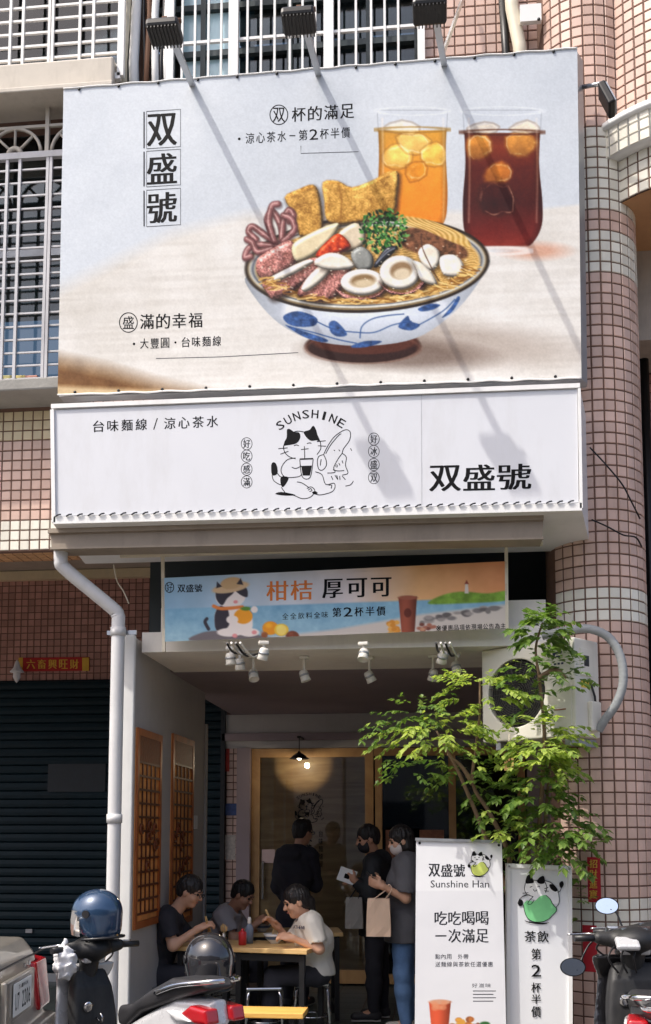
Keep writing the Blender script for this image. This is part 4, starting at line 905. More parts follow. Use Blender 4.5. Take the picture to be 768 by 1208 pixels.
# ---- big billboard
BB = thing('billboard', 'large white vinyl billboard printed with a seafood noodle bowl and two iced teas', 'billboard', (Xat(378, 7.0, 460), 7.1, Zat(460, 7.0)))
pb = YP(7.0); cB = [(75, 105), (681, 57), (686, 446), (68, 466)]
print_sheet('poster_sheet', pb, cB, (640, 420), paint_food, (207, 213, 220), BB, .5, .72, bulge=0.0, contrast=1.25)
c4 = [pb.at(*p) for p in cB]; bk = Vector((0, .13, 0))
MB().sheet(c4[3]+Vector((0, .03, 0)), c4[2]+Vector((0, .03, 0)), c4[1]+Vector((0, .03, 0)), c4[0]+Vector((0, .03, 0)), Vector((0, .1, 0))).build('backing_frame', ALU, BB)
rfr = MB(); q0, q1 = pb.at(681, 60), pb.at(686, 446)
rfr.hexa([q1+Vector((.002, .01, 0)), q1+Vector((.052, .10, 0)), q1+Vector((.052, .16, 0)), q1+Vector((.002, .16, 0)), q0+Vector((.002, .01, 0)), q0+Vector((.052, .10, 0)), q0+Vector((.052, .16, 0)), q0+Vector((.002, .16, 0))]).build('side_frame', ALU, BB)
def edge_bolts(a, b, n, inset, m=BLACKM):
    for i in range(n):
        t = (i+.4)/n; p = (a[0]*(1-t)+b[0]*t, a[1]*(1-t)+b[1]*t+inset)
        MB().lathe([(.0001, .007), (.009, .006), (.011, 0)], pb.at(*p, .004), 8, Matrix.Rotation(math.pi/2, 3, 'X')).build('bolt', m, BB)
edge_bolts(cB[0], cB[1], 13, 2.2); edge_bolts(cB[3], cB[2], 12, -2.5)
for (a, b) in ((0, 1), (3, 2)):    # hem of the vinyl, slightly wavy
    pts = [pb.at(cB[a][0]*(1-t)+cB[b][0]*t, cB[a][1]*(1-t)+cB[b][1]*t+.7*math.sin(t*82)*math.sin(t*9), .004) for t in np.linspace(0, 1, 160)]
    MB().tube(pts, .006, 6).build('hem', WHITEP, BB)
GREYI = mat('grey_ink', lin((74, 76, 82)), .7, spec=.15)
kB = 26; pbx = YP(7.0)
def ink(plane, layer=1): return Ink(plane, layer)
i = ink(pbx)
for ch, (y0, y1) in zip('双盛號', ((134, 172), (181, 217), (227, 263))): i.char(ch, 174, y0, 208, y1, .022, shear=-.06)
i.build('lettering', INKM, BB)
i = ink(pbx, 2)
for k, (y0, y1) in enumerate(((130, 174), (177, 219), (223, 266))):
    i.line([(170, y0+2), (170, y1+1)], 1.6, 0); i.line([(173, y0+1.5), (213, y0-1), (213, y1-1), (173, y1+1.5)], .7, 0); i.line([(173, y1+1.5), (173, y0+1.5)], .5, 0)
i.build('title_box', GREYI, BB)
i = ink(pbx); i.row('杯的滿足', 343, 127, 419, 17, -.065, .014, .16); i.char('双', 322, 127, 336, 144, .008); i.ring(329, 135.5, 10.5, 11.5, 1.1); i.row('•涼心茶水-第2杯半價', 276, 158, 414, 12.5, -.06, .008, .2); i.build('lettering', INKM, BB)
i = ink(pbx); i.line([(355, 172), (355, 181), (423, 179)], .8, 0); i.build('rule', GREYI, BB)
i = ink(pbx); i.row('滿的幸福', 164, 371, 240, 17.5, -.03, .014, .16); i.char('盛', 145, 373, 158, 388, .008); i.ring(151.5, 380.5, 10.5, 11.5, 1.1); i.row('•大豐圓·台味麵線', 152, 400, 262, 12, -.035, .008, .2); i.build('lettering', INKM, BB)
i = ink(pbx); i.line([(184, 423), (262, 421), (352, 416)], .8, 0); i.build('rule', GREYI, BB)
# ---- white sign box under it
SB = thing('sign_box', 'long white sign box with a line-drawn cat and black lettering above the shop', 'sign', (Xat(378, 6.75, 600), 7.1, Zat(600, 6.75)))
ps = YP(6.75); SIGNW = mat('sign_white', lin((222, 222, 222)), .4, var=.03, scale=3, dirt_shade=.22, dirt_shade_col=(.4, .38, .35))
sTL, sTR, sBR, sBL = [ps.at(*p) for p in ((61, 479), (684, 454), (687, 602), (63, 619))]
b2 = pt(697.5, 649, Y=7.5); bTR = Vector((b2.x, 7.5, sTR.z)); bBL = Vector((sBL.x-.03, 7.5, b2.z+.0)); bTL = Vector((sBL.x-.03, 7.5, sTL.z))
sk_ = .012
MB().hexa([sBL+Vector((0, sk_, 0)), sBR+Vector((0, sk_, 0)), b2, bBL, sTL+Vector((0, sk_, 0)), sTR+Vector((0, sk_, 0)), bTR, bTL]).build('box', SIGNW, SB)
MB().hexa([ps.at(66, 608.5), ps.at(682.5, 592.5), ps.at(682.5, 592.5)+Vector((0, .011, 0)), ps.at(66, 608.5)+Vector((0, .011, 0)), ps.at(64.5, 484), ps.at(681, 459), ps.at(681, 459)+Vector((0, .011, 0)), ps.at(64.5, 484)+Vector((0, .011, 0))]).build('face', mat('sign_face', lin((212, 214, 219)), .4, var=.02, scale=2, dirt_shade=.2, dirt_shade_col=(.36, .34, .3), bump=.05, bscale=2), SB)
def rail(a, b, wd, nm='edge_trim', m=None): return MB().bar(ps.at(*a, .0), ps.at(*b, .0), wd, .03, up=(0, 1, 0)).build(nm, m or WHITEM, SB)
rail((61, 480), (684, 455.5), .03); rail((62.2, 484), (64, 617), .026); rail((683, 459), (685.5, 600), .018); rail((64, 614.5), (686, 598.5), .05)
MB().bar(ps.at(497, 462, .0), ps.at(497.6, 596, .0), .0016, .003, up=(0, 1, 0)).build('panel_joint', mat('pale_joint', lin((150, 152, 156)), .6), SB)
lc = MB()
for k in range(48):
    t = (k+.3)/48; x = 66+616*t; y = 609.5+(593-609.5)*t; lc.tube([ps.at(x-3.4, y+1.3, .022), ps.at(x, y-.6, .026), ps.at(x+3.4, y-1.4, .022)], .0055, 5)
lc.build('lacing_cord', mat('cord', lin((52, 54, 62)), .8), SB)
i = ink(ps); i.row('台味麵線/涼心茶水', 108, 496.5, 259, 13.5, -.042, .012, .22)
for ch, (x0, x1) in zip('双盛號', ((507, 543), (547, 583), (587, 626))): i.char(ch, x0, 549-(x0-507)*.022, x1, 579.5-(x0-507)*.022, .026, shear=-.022)
for ch, y in zip('好吃感滿', (523.5, 538, 553.5, 568.5)): i.char(ch, 287, y-5, 295, y+5, .012); i.ring(291, y, 6.4, 7.2, .7)
for ch, y in zip('好冰盛双', (518, 532.5, 548, 563.5)): i.char(ch, 437, y-5, 445, y+5, .012); i.ring(441, y, 6.4, 7.2, .7)
i.build('lettering', INKM, SB)
def arc_text(i, st, T, pts, h, bold=.02):
    n = len(st); P = crom(pts, False, 12); L_ = [0]
    for a, b in zip(P[:-1], P[1:]): L_.append(L_[-1]+np.linalg.norm(b-a))
    for k, ch in enumerate(st):
        s_ = L_[-1]*k/(n-1); j = min(max(np.searchsorted(L_, s_), 1), len(P)-1); p = P[j-1]+(P[j]-P[j-1])*(s_-L_[j-1])/(L_[j]-L_[j-1]+1e-9)
        t = P[min(j+2, len(P)-1)]-P[max(j-3, 0)]; a = math.atan2(t[1], t[0]); q = T(*p); q2 = T(p[0]+h/2, p[1]); q3 = T(p[0], p[1]+h/2); hw = abs(q2[0]-q[0]); hh = abs(q3[1]-q[1])
        wd = .28 if ch == 'I' else .78; i.char(ch, q[0]-hw*wd, q[1]-hh, q[0]+hw*wd, q[1]+hh, bold, a)
def cat_logo(i, T, lw=1.1, text=True):
    """seated black-and-white cat with a cup and noodles, drawn in the coordinates of its own 768x566 sketch"""
    q = lambda L: [T(*p) for p in L]
    if text: arc_text(i, 'SUNSHINE', T, [(245, 128), (292, 98), (342, 80), (398, 74), (450, 82), (500, 98), (536, 118)], 40)
    for pg in ([(258, 235), (266, 205), (276, 185), (277, 150), (290, 146), (312, 160), (336, 164), (340, 190), (322, 214), (290, 222), (266, 226)], [(357, 160), (385, 150), (402, 130), (416, 150), (422, 172), (436, 206), (418, 200), (392, 202), (370, 186)],
               [(202, 318), (214, 304), (228, 318), (232, 358), (206, 366)], [(250, 374), (284, 376), (276, 402), (256, 424), (246, 400)], [(222, 456), (250, 446), (318, 460), (270, 464)], [(396, 448), (412, 442), (424, 452), (408, 458)]): i.poly(q(pg), 3)
    i.poly(q([(338, 286), (402, 284), (402, 291), (338, 293)])); i.poly(q([(345, 322), (396, 320), (390, 352), (386, 368), (352, 368)]))
    for pg in ([(260, 228), (266, 256), (288, 278), (318, 288)], [(312, 160), (330, 156), (357, 160)], [(436, 206), (438, 240), (420, 268)], [(360, 228), (362, 286)], [(344, 244), (380, 240)], [(338, 292), (350, 374), (388, 376), (402, 290)], [(236, 240), (280, 236)], [(246, 266), (284, 252)], [(420, 206), (462, 202)], [(424, 226), (464, 228)],
               [(310, 226), (322, 222), (334, 226)], [(372, 216), (384, 212), (394, 214)], [(318, 284), (280, 292), (254, 322), (250, 352), (272, 376), (330, 374), (348, 362)], [(300, 328), (320, 334), (346, 322)], [(206, 364), (214, 392), (246, 412), (250, 400)], [(232, 358), (246, 374), (262, 372)],
               [(250, 424), (274, 454), (310, 462), (350, 478), (390, 470), (410, 440), (392, 422), (372, 430)], [(325, 398), (350, 404), (380, 424)], [(412, 350), (444, 364), (462, 410), (500, 404), (506, 424), (490, 446), (440, 460), (412, 456)], [(378, 438), (390, 430), (396, 440), (384, 444)], [(476, 414), (490, 414), (488, 430)],
               [(452, 268), (470, 230), (500, 186), (540, 156), (566, 150), (580, 166), (574, 202), (548, 238), (540, 262)], [(462, 264), (484, 224), (520, 180), (536, 168)], [(452, 268), (430, 276), (422, 300), (428, 336), (446, 342), (464, 322), (464, 296), (452, 268)], [(440, 290), (436, 320)],
               [(540, 262), (520, 290), (500, 330), (506, 352), (470, 356)], [(540, 262), (560, 280), (556, 320), (568, 356), (540, 366)], [(488, 370), (496, 388)], [(506, 366), (520, 388), (514, 366)], [(528, 370), (530, 388)], [(540, 370), (556, 388)], [(556, 418), (580, 412), (594, 394)], [(500, 246), (506, 250)], [(524, 244), (530, 252)], [(580, 238), (586, 250)], [(524, 308), (530, 320)], [(540, 296), (544, 310)], [(496, 340), (520, 346), (550, 344)]):
        i.line(q(pg), lw, 4)
    i.ring(*T(514, 322), lw*1.1, lw*1.4, lw*.7)
TL_ = lambda x, y: (270+x*.2474, 470+y*.2474)
i = ink(ps); cat_logo(i, TL_, .95); i.build('cat_emblem', INKM, SB)
# ---- gutter box and downpipe under the sign
GT = thing('gutter', 'grey metal gutter box running under the white sign', 'gutter', (Xat(350, 6.9, 640), 6.95, Zat(640, 6.9)))
pg_ = YP(6.84); g4 = [pg_.at(*p) for p in ((59, 627), (641, 611), (640, 636), (61, 648))]
GUT = mat('gutter_metal', lin((146, 134, 120)), .6, .1, var=.08, dirt_shade=.35)
MB().sheet(g4[3], g4[2], g4[1], g4[0], Vector((0, .18, 0))).build('trough', GUT, GT)
MB().bar(pg_.at(58, 627.5, .012), pg_.at(641, 611.5, .012), .03, .03, up=(0, 1, 0)).build('rim', GUT, GT)
MB().bar(pg_.at(60, 647.5, .008), pg_.at(641, 635.5, .008), .014, .02, up=(0, 1, 0)).build('rim', GUT, GT)
DPP = thing('downpipe', 'pale grey plastic drainpipe bending down in front of the partition wall', 'drainpipe', pt(126, 1208, Y=7.1))
pts = [pt(72, 648, Y=6.93), pt(72, 662, Y=6.93), pt(78, 672, Y=6.95), pt(131, 716, Y=7.06), pt(139, 726, Y=7.08), pt(139.5, 742, Y=7.08)]
xb = pt(139.5, 742, Y=7.08); pts += [Vector((xb.x, 7.08, z)) for z in (2.4, 1.6, .8, -.09)]
PVC = mat('pvc_pipe', lin((206, 206, 206)), .42, var=.05, dirt_shade=.22)
MB().tube(crom([tuple(p) for p in pts], False, 5), .047, 16).build('pipe', PVC, DPP)
for z in (xb.z-.02, 1.7): MB().tube([(xb.x, 7.08, z-.03), (xb.x, 7.08, z+.03)], .054, 16).build('collar', PVC, DPP)
MB().bar((xb.x-.09, 7.12, xb.z-.02), (xb.x+.12, 7.12, xb.z-.02), .02, .03).build('bracket', STEEL, DPP)
# ---- hanging drinks banner
HB = thing('hanging_banner', 'blue seaside drinks banner with a cartoon cat hung between two poles', 'banner', pt(395, 757, Y=7.15))
ph = YP(7.15)
def paint_sea(c):
    X, Y, sh = c.X, c.Y, c.sh; n = fbm(sh, 40, 50); n2 = fbm(sh, 10, 60)
    top = np.interp(X, [190, 597], [684, 664]); bot = np.interp(X, [190, 597], [757, 740]); v = (Y-top)/(bot-top); u = (X-190)/407
    skyc = np.stack([np.interp(u, [0, .35, .55, .75, 1], [150, 196, 216, 222, 214]), np.interp(u, [0, .35, .55, .75, 1], [188, 204, 206, 170, 140]), np.interp(u, [0, .35, .55, .75, 1], [214, 214, 206, 120, 96])], -1)+((n-.5)*30)[..., None]
    c.C = skyc; c.C += (np.clip(v, 0, .5)*40*np.clip(u*2-1, 0, 1))[..., None]*np.array([1, 1, .6])
    hz = .46+.06*u; sea = np.clip((v-hz)/.03, 0, 1); seac = np.stack([104+50*v+(n2-.5)*40, 160+30*v+(n2-.5)*36, 198+8*v+(n2-.5)*24], -1); c.lay(seac, sea)
    sand = np.clip((v-np.interp(u, [0, .3, .5, .75, 1], [1.2, .98, .9, .72, .62]))/.05, 0, 1); c.lay(np.array([206, 196, 188]), sand)
    c.poly([(505, 712), (522, 702), (545, 698), (575, 700), (600, 697), (600, 708), (540, 712)], np.array([122, 160, 62])*(1+(n2-.5)*.6)[..., None], 2)
    c.poly([(548, 700), (549, 688), (552, 688), (553, 700)], (226, 214, 206), 1, 1, 0); c.poly([(548, 689), (550.5, 684), (553, 689)], (150, 70, 60), 1, 1, 0)
    for k in range(26): x = random.uniform(498, 588); y = 732-(x-498)*.16+random.uniform(-3, 3); c.ell((x, y), (random.uniform(3, 7), random.uniform(1.5, 3)), random.choice([(130, 124, 122), (158, 150, 146), (104, 98, 98)]), 1.5)
    c.poly([(232, 757), (236, 747), (262, 744), (300, 748), (318, 752), (368, 757)], (118, 110, 112), 2)
    W_, D, P_ = (240, 228, 220), (62, 58, 66), (232, 150, 150)   # seated cat in a straw hat
    c.stroke([(246, 742), (242, 734), (244, 730)], 4, D); c.poly([(256, 744), (253, 728), (258, 716), (276, 712), (292, 718), (298, 732), (294, 746), (270, 750)], W_, 1.4); c.poly([(256, 744), (253, 728), (258, 716), (268, 716), (270, 738)], D, 1.4)
    c.ell((270, 746), (14, 5), W_, 1.2); c.ell((294, 746), (12, 5), W_, 1.2); c.ell((277, 750), (3, 2.4), P_); c.ell((300, 746), (3, 2.4), P_)
    c.ell((272, 703), (18, 14), W_, 1.2, 1, -.1); c.poly([(255, 706), (256, 694), (268, 690), (276, 698), (268, 706), (262, 714)], D, 1.2); c.poly([(276, 694), (290, 693), (292, 704), (284, 702)], D, 1.2)
    c.ell((272, 693), (22, 6), (218, 186, 146), 1.2, 1, -.18); c.ell((273, 688), (13, 7), (208, 172, 128), 1.2, 1, -.15); c.poly([(255, 694), (256, 686), (262, 692)], D, 1, 1, 0); c.poly([(279, 689), (284, 682), (287, 690)], D, 1, 1, 0)
    c.ell((278, 710), (2.6, 2), P_); c.stroke([(252, 715), (262, 718), (286, 716)], 4, (224, 132, 70)); c.ell((287, 727), (11, 9), (240, 160, 48), 1.3); c.ell((290, 718), (6, 2.4), (96, 140, 60), 1.2); c.ell((274, 731), (7, 5), W_); c.ell((300, 719), (4, 4), W_)
    for p, r, k in (((319, 741), 9.5, (236, 152, 44)), ((332, 743), 8.5, (240, 196, 70)), ((312, 749), 4, (150, 92, 60)), ((345, 751), 8, (122, 70, 52))): c.ell(p, (r, r*.85), k, 1.4); c.ell((p[0]-2, p[1]-3), (r*.4, r*.3), np.minimum(np.array(k)*1.25, 255), 3, .7)
    c.ell((332, 743), (6, 6), (250, 226, 130), 1.5, .8)
    c.poly([(470, 705), (492, 703.5), (489, 750), (474, 750.5)], np.array([128, 68, 52])*(1+.25*np.cos((X-478)/5))[..., None], 1.2, 1, 0); c.ell((481, 705), (11, 2.6), (158, 92, 72), 1.2); c.ell((481, 723), (4.5, 5.5), (84, 40, 34), 1.2, .7)
    for k in range(14): c.ell((random.uniform(459, 471), random.uniform(733, 750)), (3.4, 2.6), random.choice([(232, 170, 84), (214, 140, 56)]), 1.4)
    for k in range(12): c.ell((random.uniform(494, 512), random.uniform(735, 745)), (3, 2), random.choice([(170, 110, 90), (120, 70, 60), (200, 150, 120)]), 1.4)
hb4 = [(190, 682), (598, 662), (598, 741), (193, 757)]
print_sheet('banner_sheet', ph, hb4, (420, 90), paint_sea, (180, 200, 210), HB, .6, 1.0)
i = ink(ph, 2); i.row('柑桔', 313, 686, 370, 23, -.03, 0.02, .12); i.build('lettering', mat('orange_ink', lin((206, 112, 30)), .6), HB)
i = ink(ph, 2); i.row('厚可可', 378, 683.5, 464, 22.5, -.03, .03, .2); i.row('双盛號', 209, 690, 239, 9, -.03, .02, .1); i.ring(200, 693, 5, 6, .9); i.row('全全飲料全味', 332, 723.5, 388, 7.5, -.04, .0, .2); i.row('第2杯半價', 391, 717, 456, 11, -.03, .02, .22); i.char('好', 196.5, 688, 203.5, 698, .0)
i.row('※優惠品項依現場公告為主', 514, 738, 597, 6.5, -.035, .008, .15); i.build('lettering', INKM, HB)
MB().bar(pt(192, 655, Y=7.16), pt(193.5, 769, Y=7.16), .022, .02, up=(0, 1, 0)).build('pole', CREAM, HB)
MB().bar(pt(597, 640, Y=7.16), pt(598, 742, Y=7.16), .022, .02, up=(0, 1, 0)).build('pole', CREAM, HB)
MB().bar(pt(142, 656, Y=7.17), pt(640, 641.5, Y=7.17), .024, .03, up=(0, 1, 0)).build('top_rail', CREAM, HB)
# ---- lamp arms over the billboard: each with a finned floodlight
def arm_lamp(px, py, hx, hy, label, out=1.2):
    base = pt(px, py+14, Y=7.12); head = pt(hx, hy, Y=7.0-out); L_ = thing('floodlight', label, 'lamp', base, 0, 'floodlights on arms above the billboard')
    MB().bar(base, head, .04, .022).build('arm', ALU, L_)
    ax = Matrix.Rotation(R(-8), 3, 'X'); c = head+Vector((-.03, -.02, 0))
    MB().bbox(c, (.2, .16, .06), .018, M=ax).build('housing', BLACKM, L_)
    for k in range(9): MB().box(c+Vector((-.085+.0212*k, -.0, -.032)), (.007, .155, .014), M=ax).build('fin', BLACKM, L_)
    MB().tube([c+Vector((-.085, .0, .065)), c+Vector((.1, .0, .065))], .014, 8).build('bracket', mat('rusty_pipe', None), L_)
    MB().bar(c+Vector((0, 0, .03)), c+Vector((0, .0, .09)), .03, .03).build('yoke', mat('rusty_pipe', None), L_)
arm_lamp(229, 91, 201, 40, 'floodlight on an arm above the left end of the billboard'); arm_lamp(377, 79, 359, 27, 'floodlight on an arm above the middle of the billboard'); arm_lamp(525, 68, 513, 15, 'floodlight on an arm in front of the pink tiled wall')
SL = thing('side_floodlight', 'black floodlight on a short bracket at the right edge of the billboard', 'lamp', pt(690, 103, Y=7.15))
MB().tube([pt(686, 103, Y=7.1), pt(713, 98, Y=6.95)], .016, 8).build('bracket', STEEL, SL)
fa, fb = pt(707, 101, Y=6.95), pt(725, 134, Y=6.9); d_ = (fb-fa).normalized(); Ml = Matrix((d_, d_.cross(Vector((0, 1, .3))).normalized(), Vector((0, 0, 1)))); Ml[2] = Ml[0].cross(Ml[1]); Ml = Ml.transposed()
MB().bbox((fa+fb)/2, (.20, .05, .15), .012, M=Ml).build('housing', BLACKM, SL)
MB().box((fa+fb)/2+Ml @ Vector((0, .03, 0)), (.17, .008, .12), M=Ml).build('lens', mat('lamp_lens', lin((150, 156, 168)), .2, var=.1), SL)
# ---- loose wires beside the column
wr = thing('hanging_wire', 'thin dark cables looping from the sign box across the round column', 'cable', pt(700, 560, Y=7.2))
for pts in ([(696, 528, 7.24), (712, 545, 7.2), (733, 570, 7.2), (744, 590, 7.25), (755, 612, 7.38)], [(698, 613, 7.24), (716, 621, 7.2), (735, 631, 7.2), (750, 634, 7.28), (757, 645, 7.4)]):
    MB().tube(crom([tuple(pt(a, b, Y=c)) for a, b, c in pts], False, 6), .006, 6).build('wire', BLACKM, wr)
w2 = thing('wall_cable', 'pale string drooping above the drainpipe on the left', 'cable', pt(140, 700, Y=7.3))
MB().tube(crom([tuple(pt(a, b, Y=7.25)) for a, b in ((134, 666), (138, 685), (146, 698), (152, 712))], False, 6), .005, 6).build('wire', CREAM, w2)
# ---- red plaque over the shutter and the small white lamp
PQ = thing('red_plaque', 'red and gold lucky plaque on the brown tiles over the teal shutter', 'plaque', pt(62, 792, Y=YB-.03))
pq = YP(YB-.03); RED = mat('lucky_red', lin((176, 34, 30)), .5, var=.15); GOLD = mat('gold_paint', lin((222, 178, 70)), .4, .3, var=.15)
a, b, c, d = [pq.at(*p) for p in ((22, 776), (105, 775), (105, 791), (22, 792))]; MB().sheet(d, c, b, a, Vector((0, .02, 0))).build('board', RED, PQ)
for x0, x1 in ((97, 105), (22, 27)): MB().sheet(pq.at(x0, 791.5, .003), pq.at(x1, 791.5, .003), pq.at(x1, 775.5, .003), pq.at(x0, 776, .003), Vector((0, .0028, 0))).build('gold_end', GOLD, PQ)
i = ink(pq, 2); i.row('六畜興旺財', 30, 778, 94, 11, 0, .03, .25); i.build('lettering', GOLD, PQ)
wl = thing('wall_lamp', 'small white teardrop lamp beside the red plaque', 'lamp', pt(20, 806, Y=YB-.14))
zt, zb_ = Zat(779, YB-.14, 20), Zat(806, YB-.14, 20); cl = pt(20, 792, Y=YB-.14); hh = zt-zb_
MB().lathe([(.003, hh*.5), (.02, hh*.42), (.04, hh*.15), (.075, -.0*hh), (.078, -.04*hh), (.04, -.06*hh), (.042, -.25*hh), (.02, -.42*hh), (.002, -.5*hh)], cl, 18).build('shade', mat('lamp_white', lin((225, 225, 226)), .5), wl)
MB().tube([cl+Vector((0, .02, hh*.2)), cl+Vector((0, .14, hh*.2))], .012, 8).build('stem', WHITEM, wl)
# ================================================================== fittings and furniture
# ---- air conditioner, turned on its bracket so that its right side shows
ACY = 6.98; nc = pt(680, 868, Y=ACY); aw, ad_, ah = .76, .29, Zat(751, ACY, 680)-nc.z; aw_rot = R(-40)
AC = thing('air_conditioner', 'white outdoor air conditioner unit mounted beside the round column', 'air conditioner', nc, aw_rot)
ACW = mat('ac_white', lin((226, 222, 210)), .45, var=.03, dirt_shade=.12, dirt_shade_col=(.3, .27, .2))
# local frame: x along the front (to the left is negative), y into the depth, z up; the near corner is the origin
cs = Sdf((-aw-.03, -.03, -.03), (.03, ad_+.03, ah+.03), .0065); cs.rbox((-aw/2, ad_/2, ah/2), (aw/2, ad_/2, ah/2), .010, 0)
cs.cone((-aw*.62, -.05, ah*.5), (-aw*.62, .05, ah*.5), .235, .235, .0, sub=True); cs.build('casing', ACW, AC)
gr = MB(); c0 = Vector((-aw*.62, .012, ah*.5))
for k in range(1, 15): gr.tube([c0+Vector((.0155*k*math.cos(a), -.012+.012*(k/14)**2, .0155*k*math.sin(a))) for a in np.linspace(0, 2*math.pi, 33)], .0022, 5, caps=False)
for k in range(28): a = k*math.pi/14; gr.tube([c0+Vector((.03*math.cos(a), -.012, .03*math.sin(a))), c0+Vector((.235*math.cos(a+.25), 0, .235*math.sin(a+.25)))], .0025, 5)
gr.build('fan_guard', mat('guard_wire', lin((70, 68, 66)), .5, .4), AC, world=False)
MB().lathe([(.235, 0), (.0, .001)], c0+Vector((0, .035, 0)), 32, Matrix.Rotation(math.pi/2, 3, 'X')).build('fan_well', mat('fan_well', lin((24, 24, 25)), .7), AC, world=False)
fb = MB()
for k in range(3):
    a = k*2.094; u = Vector((math.cos(a), 0, math.sin(a))); v = Vector((-math.sin(a), 0, math.cos(a))); fb.add([c0+Vector((0, .022, 0))+u*.04+v*-.02, c0+Vector((0, .026, 0))+u*.21+v*-.05, c0+Vector((0, .018, 0))+u*.2+v*.11, c0+Vector((0, .016, 0))+u*.05+v*.05], [(0, 1, 2, 3)])
fb.lathe([(.001, -.03), (.04, -.03), (.045, .0)], c0+Vector((0, .0, 0)), 16, Matrix.Rotation(-math.pi/2, 3, 'X')); fb.build('fan_blades', BLACKP, AC, world=False)
def acbox(nm, x0, x1, y0, y1, z0, z1, m, b=.004): return MB().bbox(((x0+x1)/2, (y0+y1)/2, (z0+z1)/2), (x1-x0, y1-y0, z1-z0), b).build(nm, m, AC, world=False)
acbox('front_panel', -.21, -.03, -.006, .004, .05, ah-.05, ACW)
acbox('terminal_cover', -.004, .008, .06, .2, ah*.62, ah*.9, ACW); acbox('valve_cover', -.004, .035, .14, .26, .04, .24, ACW, .012)
acbox('energy_label', -.003, .0035, .07, .16, ah*.50, ah*.57, mat('yellow_label', lin((226, 196, 60)), .5), .001)
acbox('handle_slot', .0, .0095, .1, .16, ah*.72, ah*.83, BLACKP, .002)
lg = MB()
lg.poly([(-.165, -.0075, ah*.87), (-.09, -.0075, ah*.87), (-.095, -.0075, ah*.845), (-.14, -.0075, ah*.845), (-.165, -.0075, ah*.79)], (0, -1, 0)); lg.poly([(-.135, -.0075, ah*.83), (-.1, -.0075, ah*.83), (-.105, -.0075, ah*.81), (-.145, -.0075, ah*.81)], (0, -1, 0)); lg.build('maker_mark', mat('navy_ink', lin((30, 40, 78)), .5), AC, world=False)
for k in range(3): acbox('maker_text', -.155+.028*k, -.137+.028*k, -.0078, -.0066, ah*.735, ah*.755, mat('navy_ink', None), .0005)
acbox('warning_text', -.16, -.07, -.0078, -.0066, ah*.27, ah*.285, mat('brown_poster', None), .0004)
for z in (.02,): MB().bar((-.08, .02, -.03), (-.08, ad_+.1, -.03), .04, .05).build('bracket', ALU, AC, world=False); MB().bar((-aw+.12, .02, -.03), (-aw+.12, ad_+.15, -.03), .04, .05).build('bracket', ALU, AC, world=False)
MB().tube([(.006, .16, ah*.6), (.02, .2, ah*.42), (.02, .21, ah*.3)], .008, 6).build('power_cable', BLACKP, AC, world=False)
CD = thing('corrugated_conduit', 'grey taped hose curving from the air conditioner round the column', 'hose', pt(706, 858, Y=7.12))
P_ = crom([tuple(pt(*a)) for a in ((640, 750, 7.15), (668, 744, 7.1), (695, 742, 7.08), (718, 752, 7.08), (732, 775, 7.08), (735, 805, 7.08), (727, 830, 7.08), (713, 850, 7.1), (706, 862, 7.12))], False, 14)
MB().tube(P_, [.029+.0012*math.sin(k*2.3) for k in range(len(P_))], 14).build('hose', mat('taped_hose', lin((146, 150, 152)), .6, var=.12, dirt_shade=.3, bump=.3, bscale=30), CD)
# ---- roll-up banner
RU = thing('rollup_banner', 'tall white roll-up banner with black lettering and a cat holding a lemon', 'banner', pt(545, 1240, Y=6.9))
pr = YP(6.9); r4 = [(491, 990), (592, 993), (598, 1252), (489, 1252)]
def paint_roll(c):
    n = fbm(c.sh, 30, 5); c.C += ((n-.5)*8)[..., None]; X, Y = c.X, c.Y
    c.lay(np.array([224, 225, 229]), np.clip((Y-1050)/2, 0, 1)*.7)
    c.poly([(506, 1182), (532, 1181), (528, 1225), (510, 1225)], np.array([176, 74, 48])*(1+.3*np.cos((X-514)/7))[..., None], 1.2, 1, 0); c.ell((519, 1182), (13, 3), (214, 160, 130), 1.2)
    for k in range(6): c.ell((random.uniform(509, 529), random.uniform(1180, 1190)), (4, 3), (224, 150, 110), 2, .7)
    for k in range(26): c.ell((random.uniform(532, 566), random.uniform(1202, 1216)), (random.uniform(2, 5), random.uniform(2, 4)), random.choice([(222, 160, 70), (196, 120, 60), (240, 200, 120), (150, 90, 60)]), 1.3)
    c.ell((572, 1208), (6, 3), (60, 110, 60), 1.3)
print_sheet('banner_sheet', pr, r4, (150, 330), paint_roll, (236, 237, 240), RU, .5, .92, bulge=0.0, seed=8)
pr2 = Plane((0, 6.9, 0), (0, -1, 0))
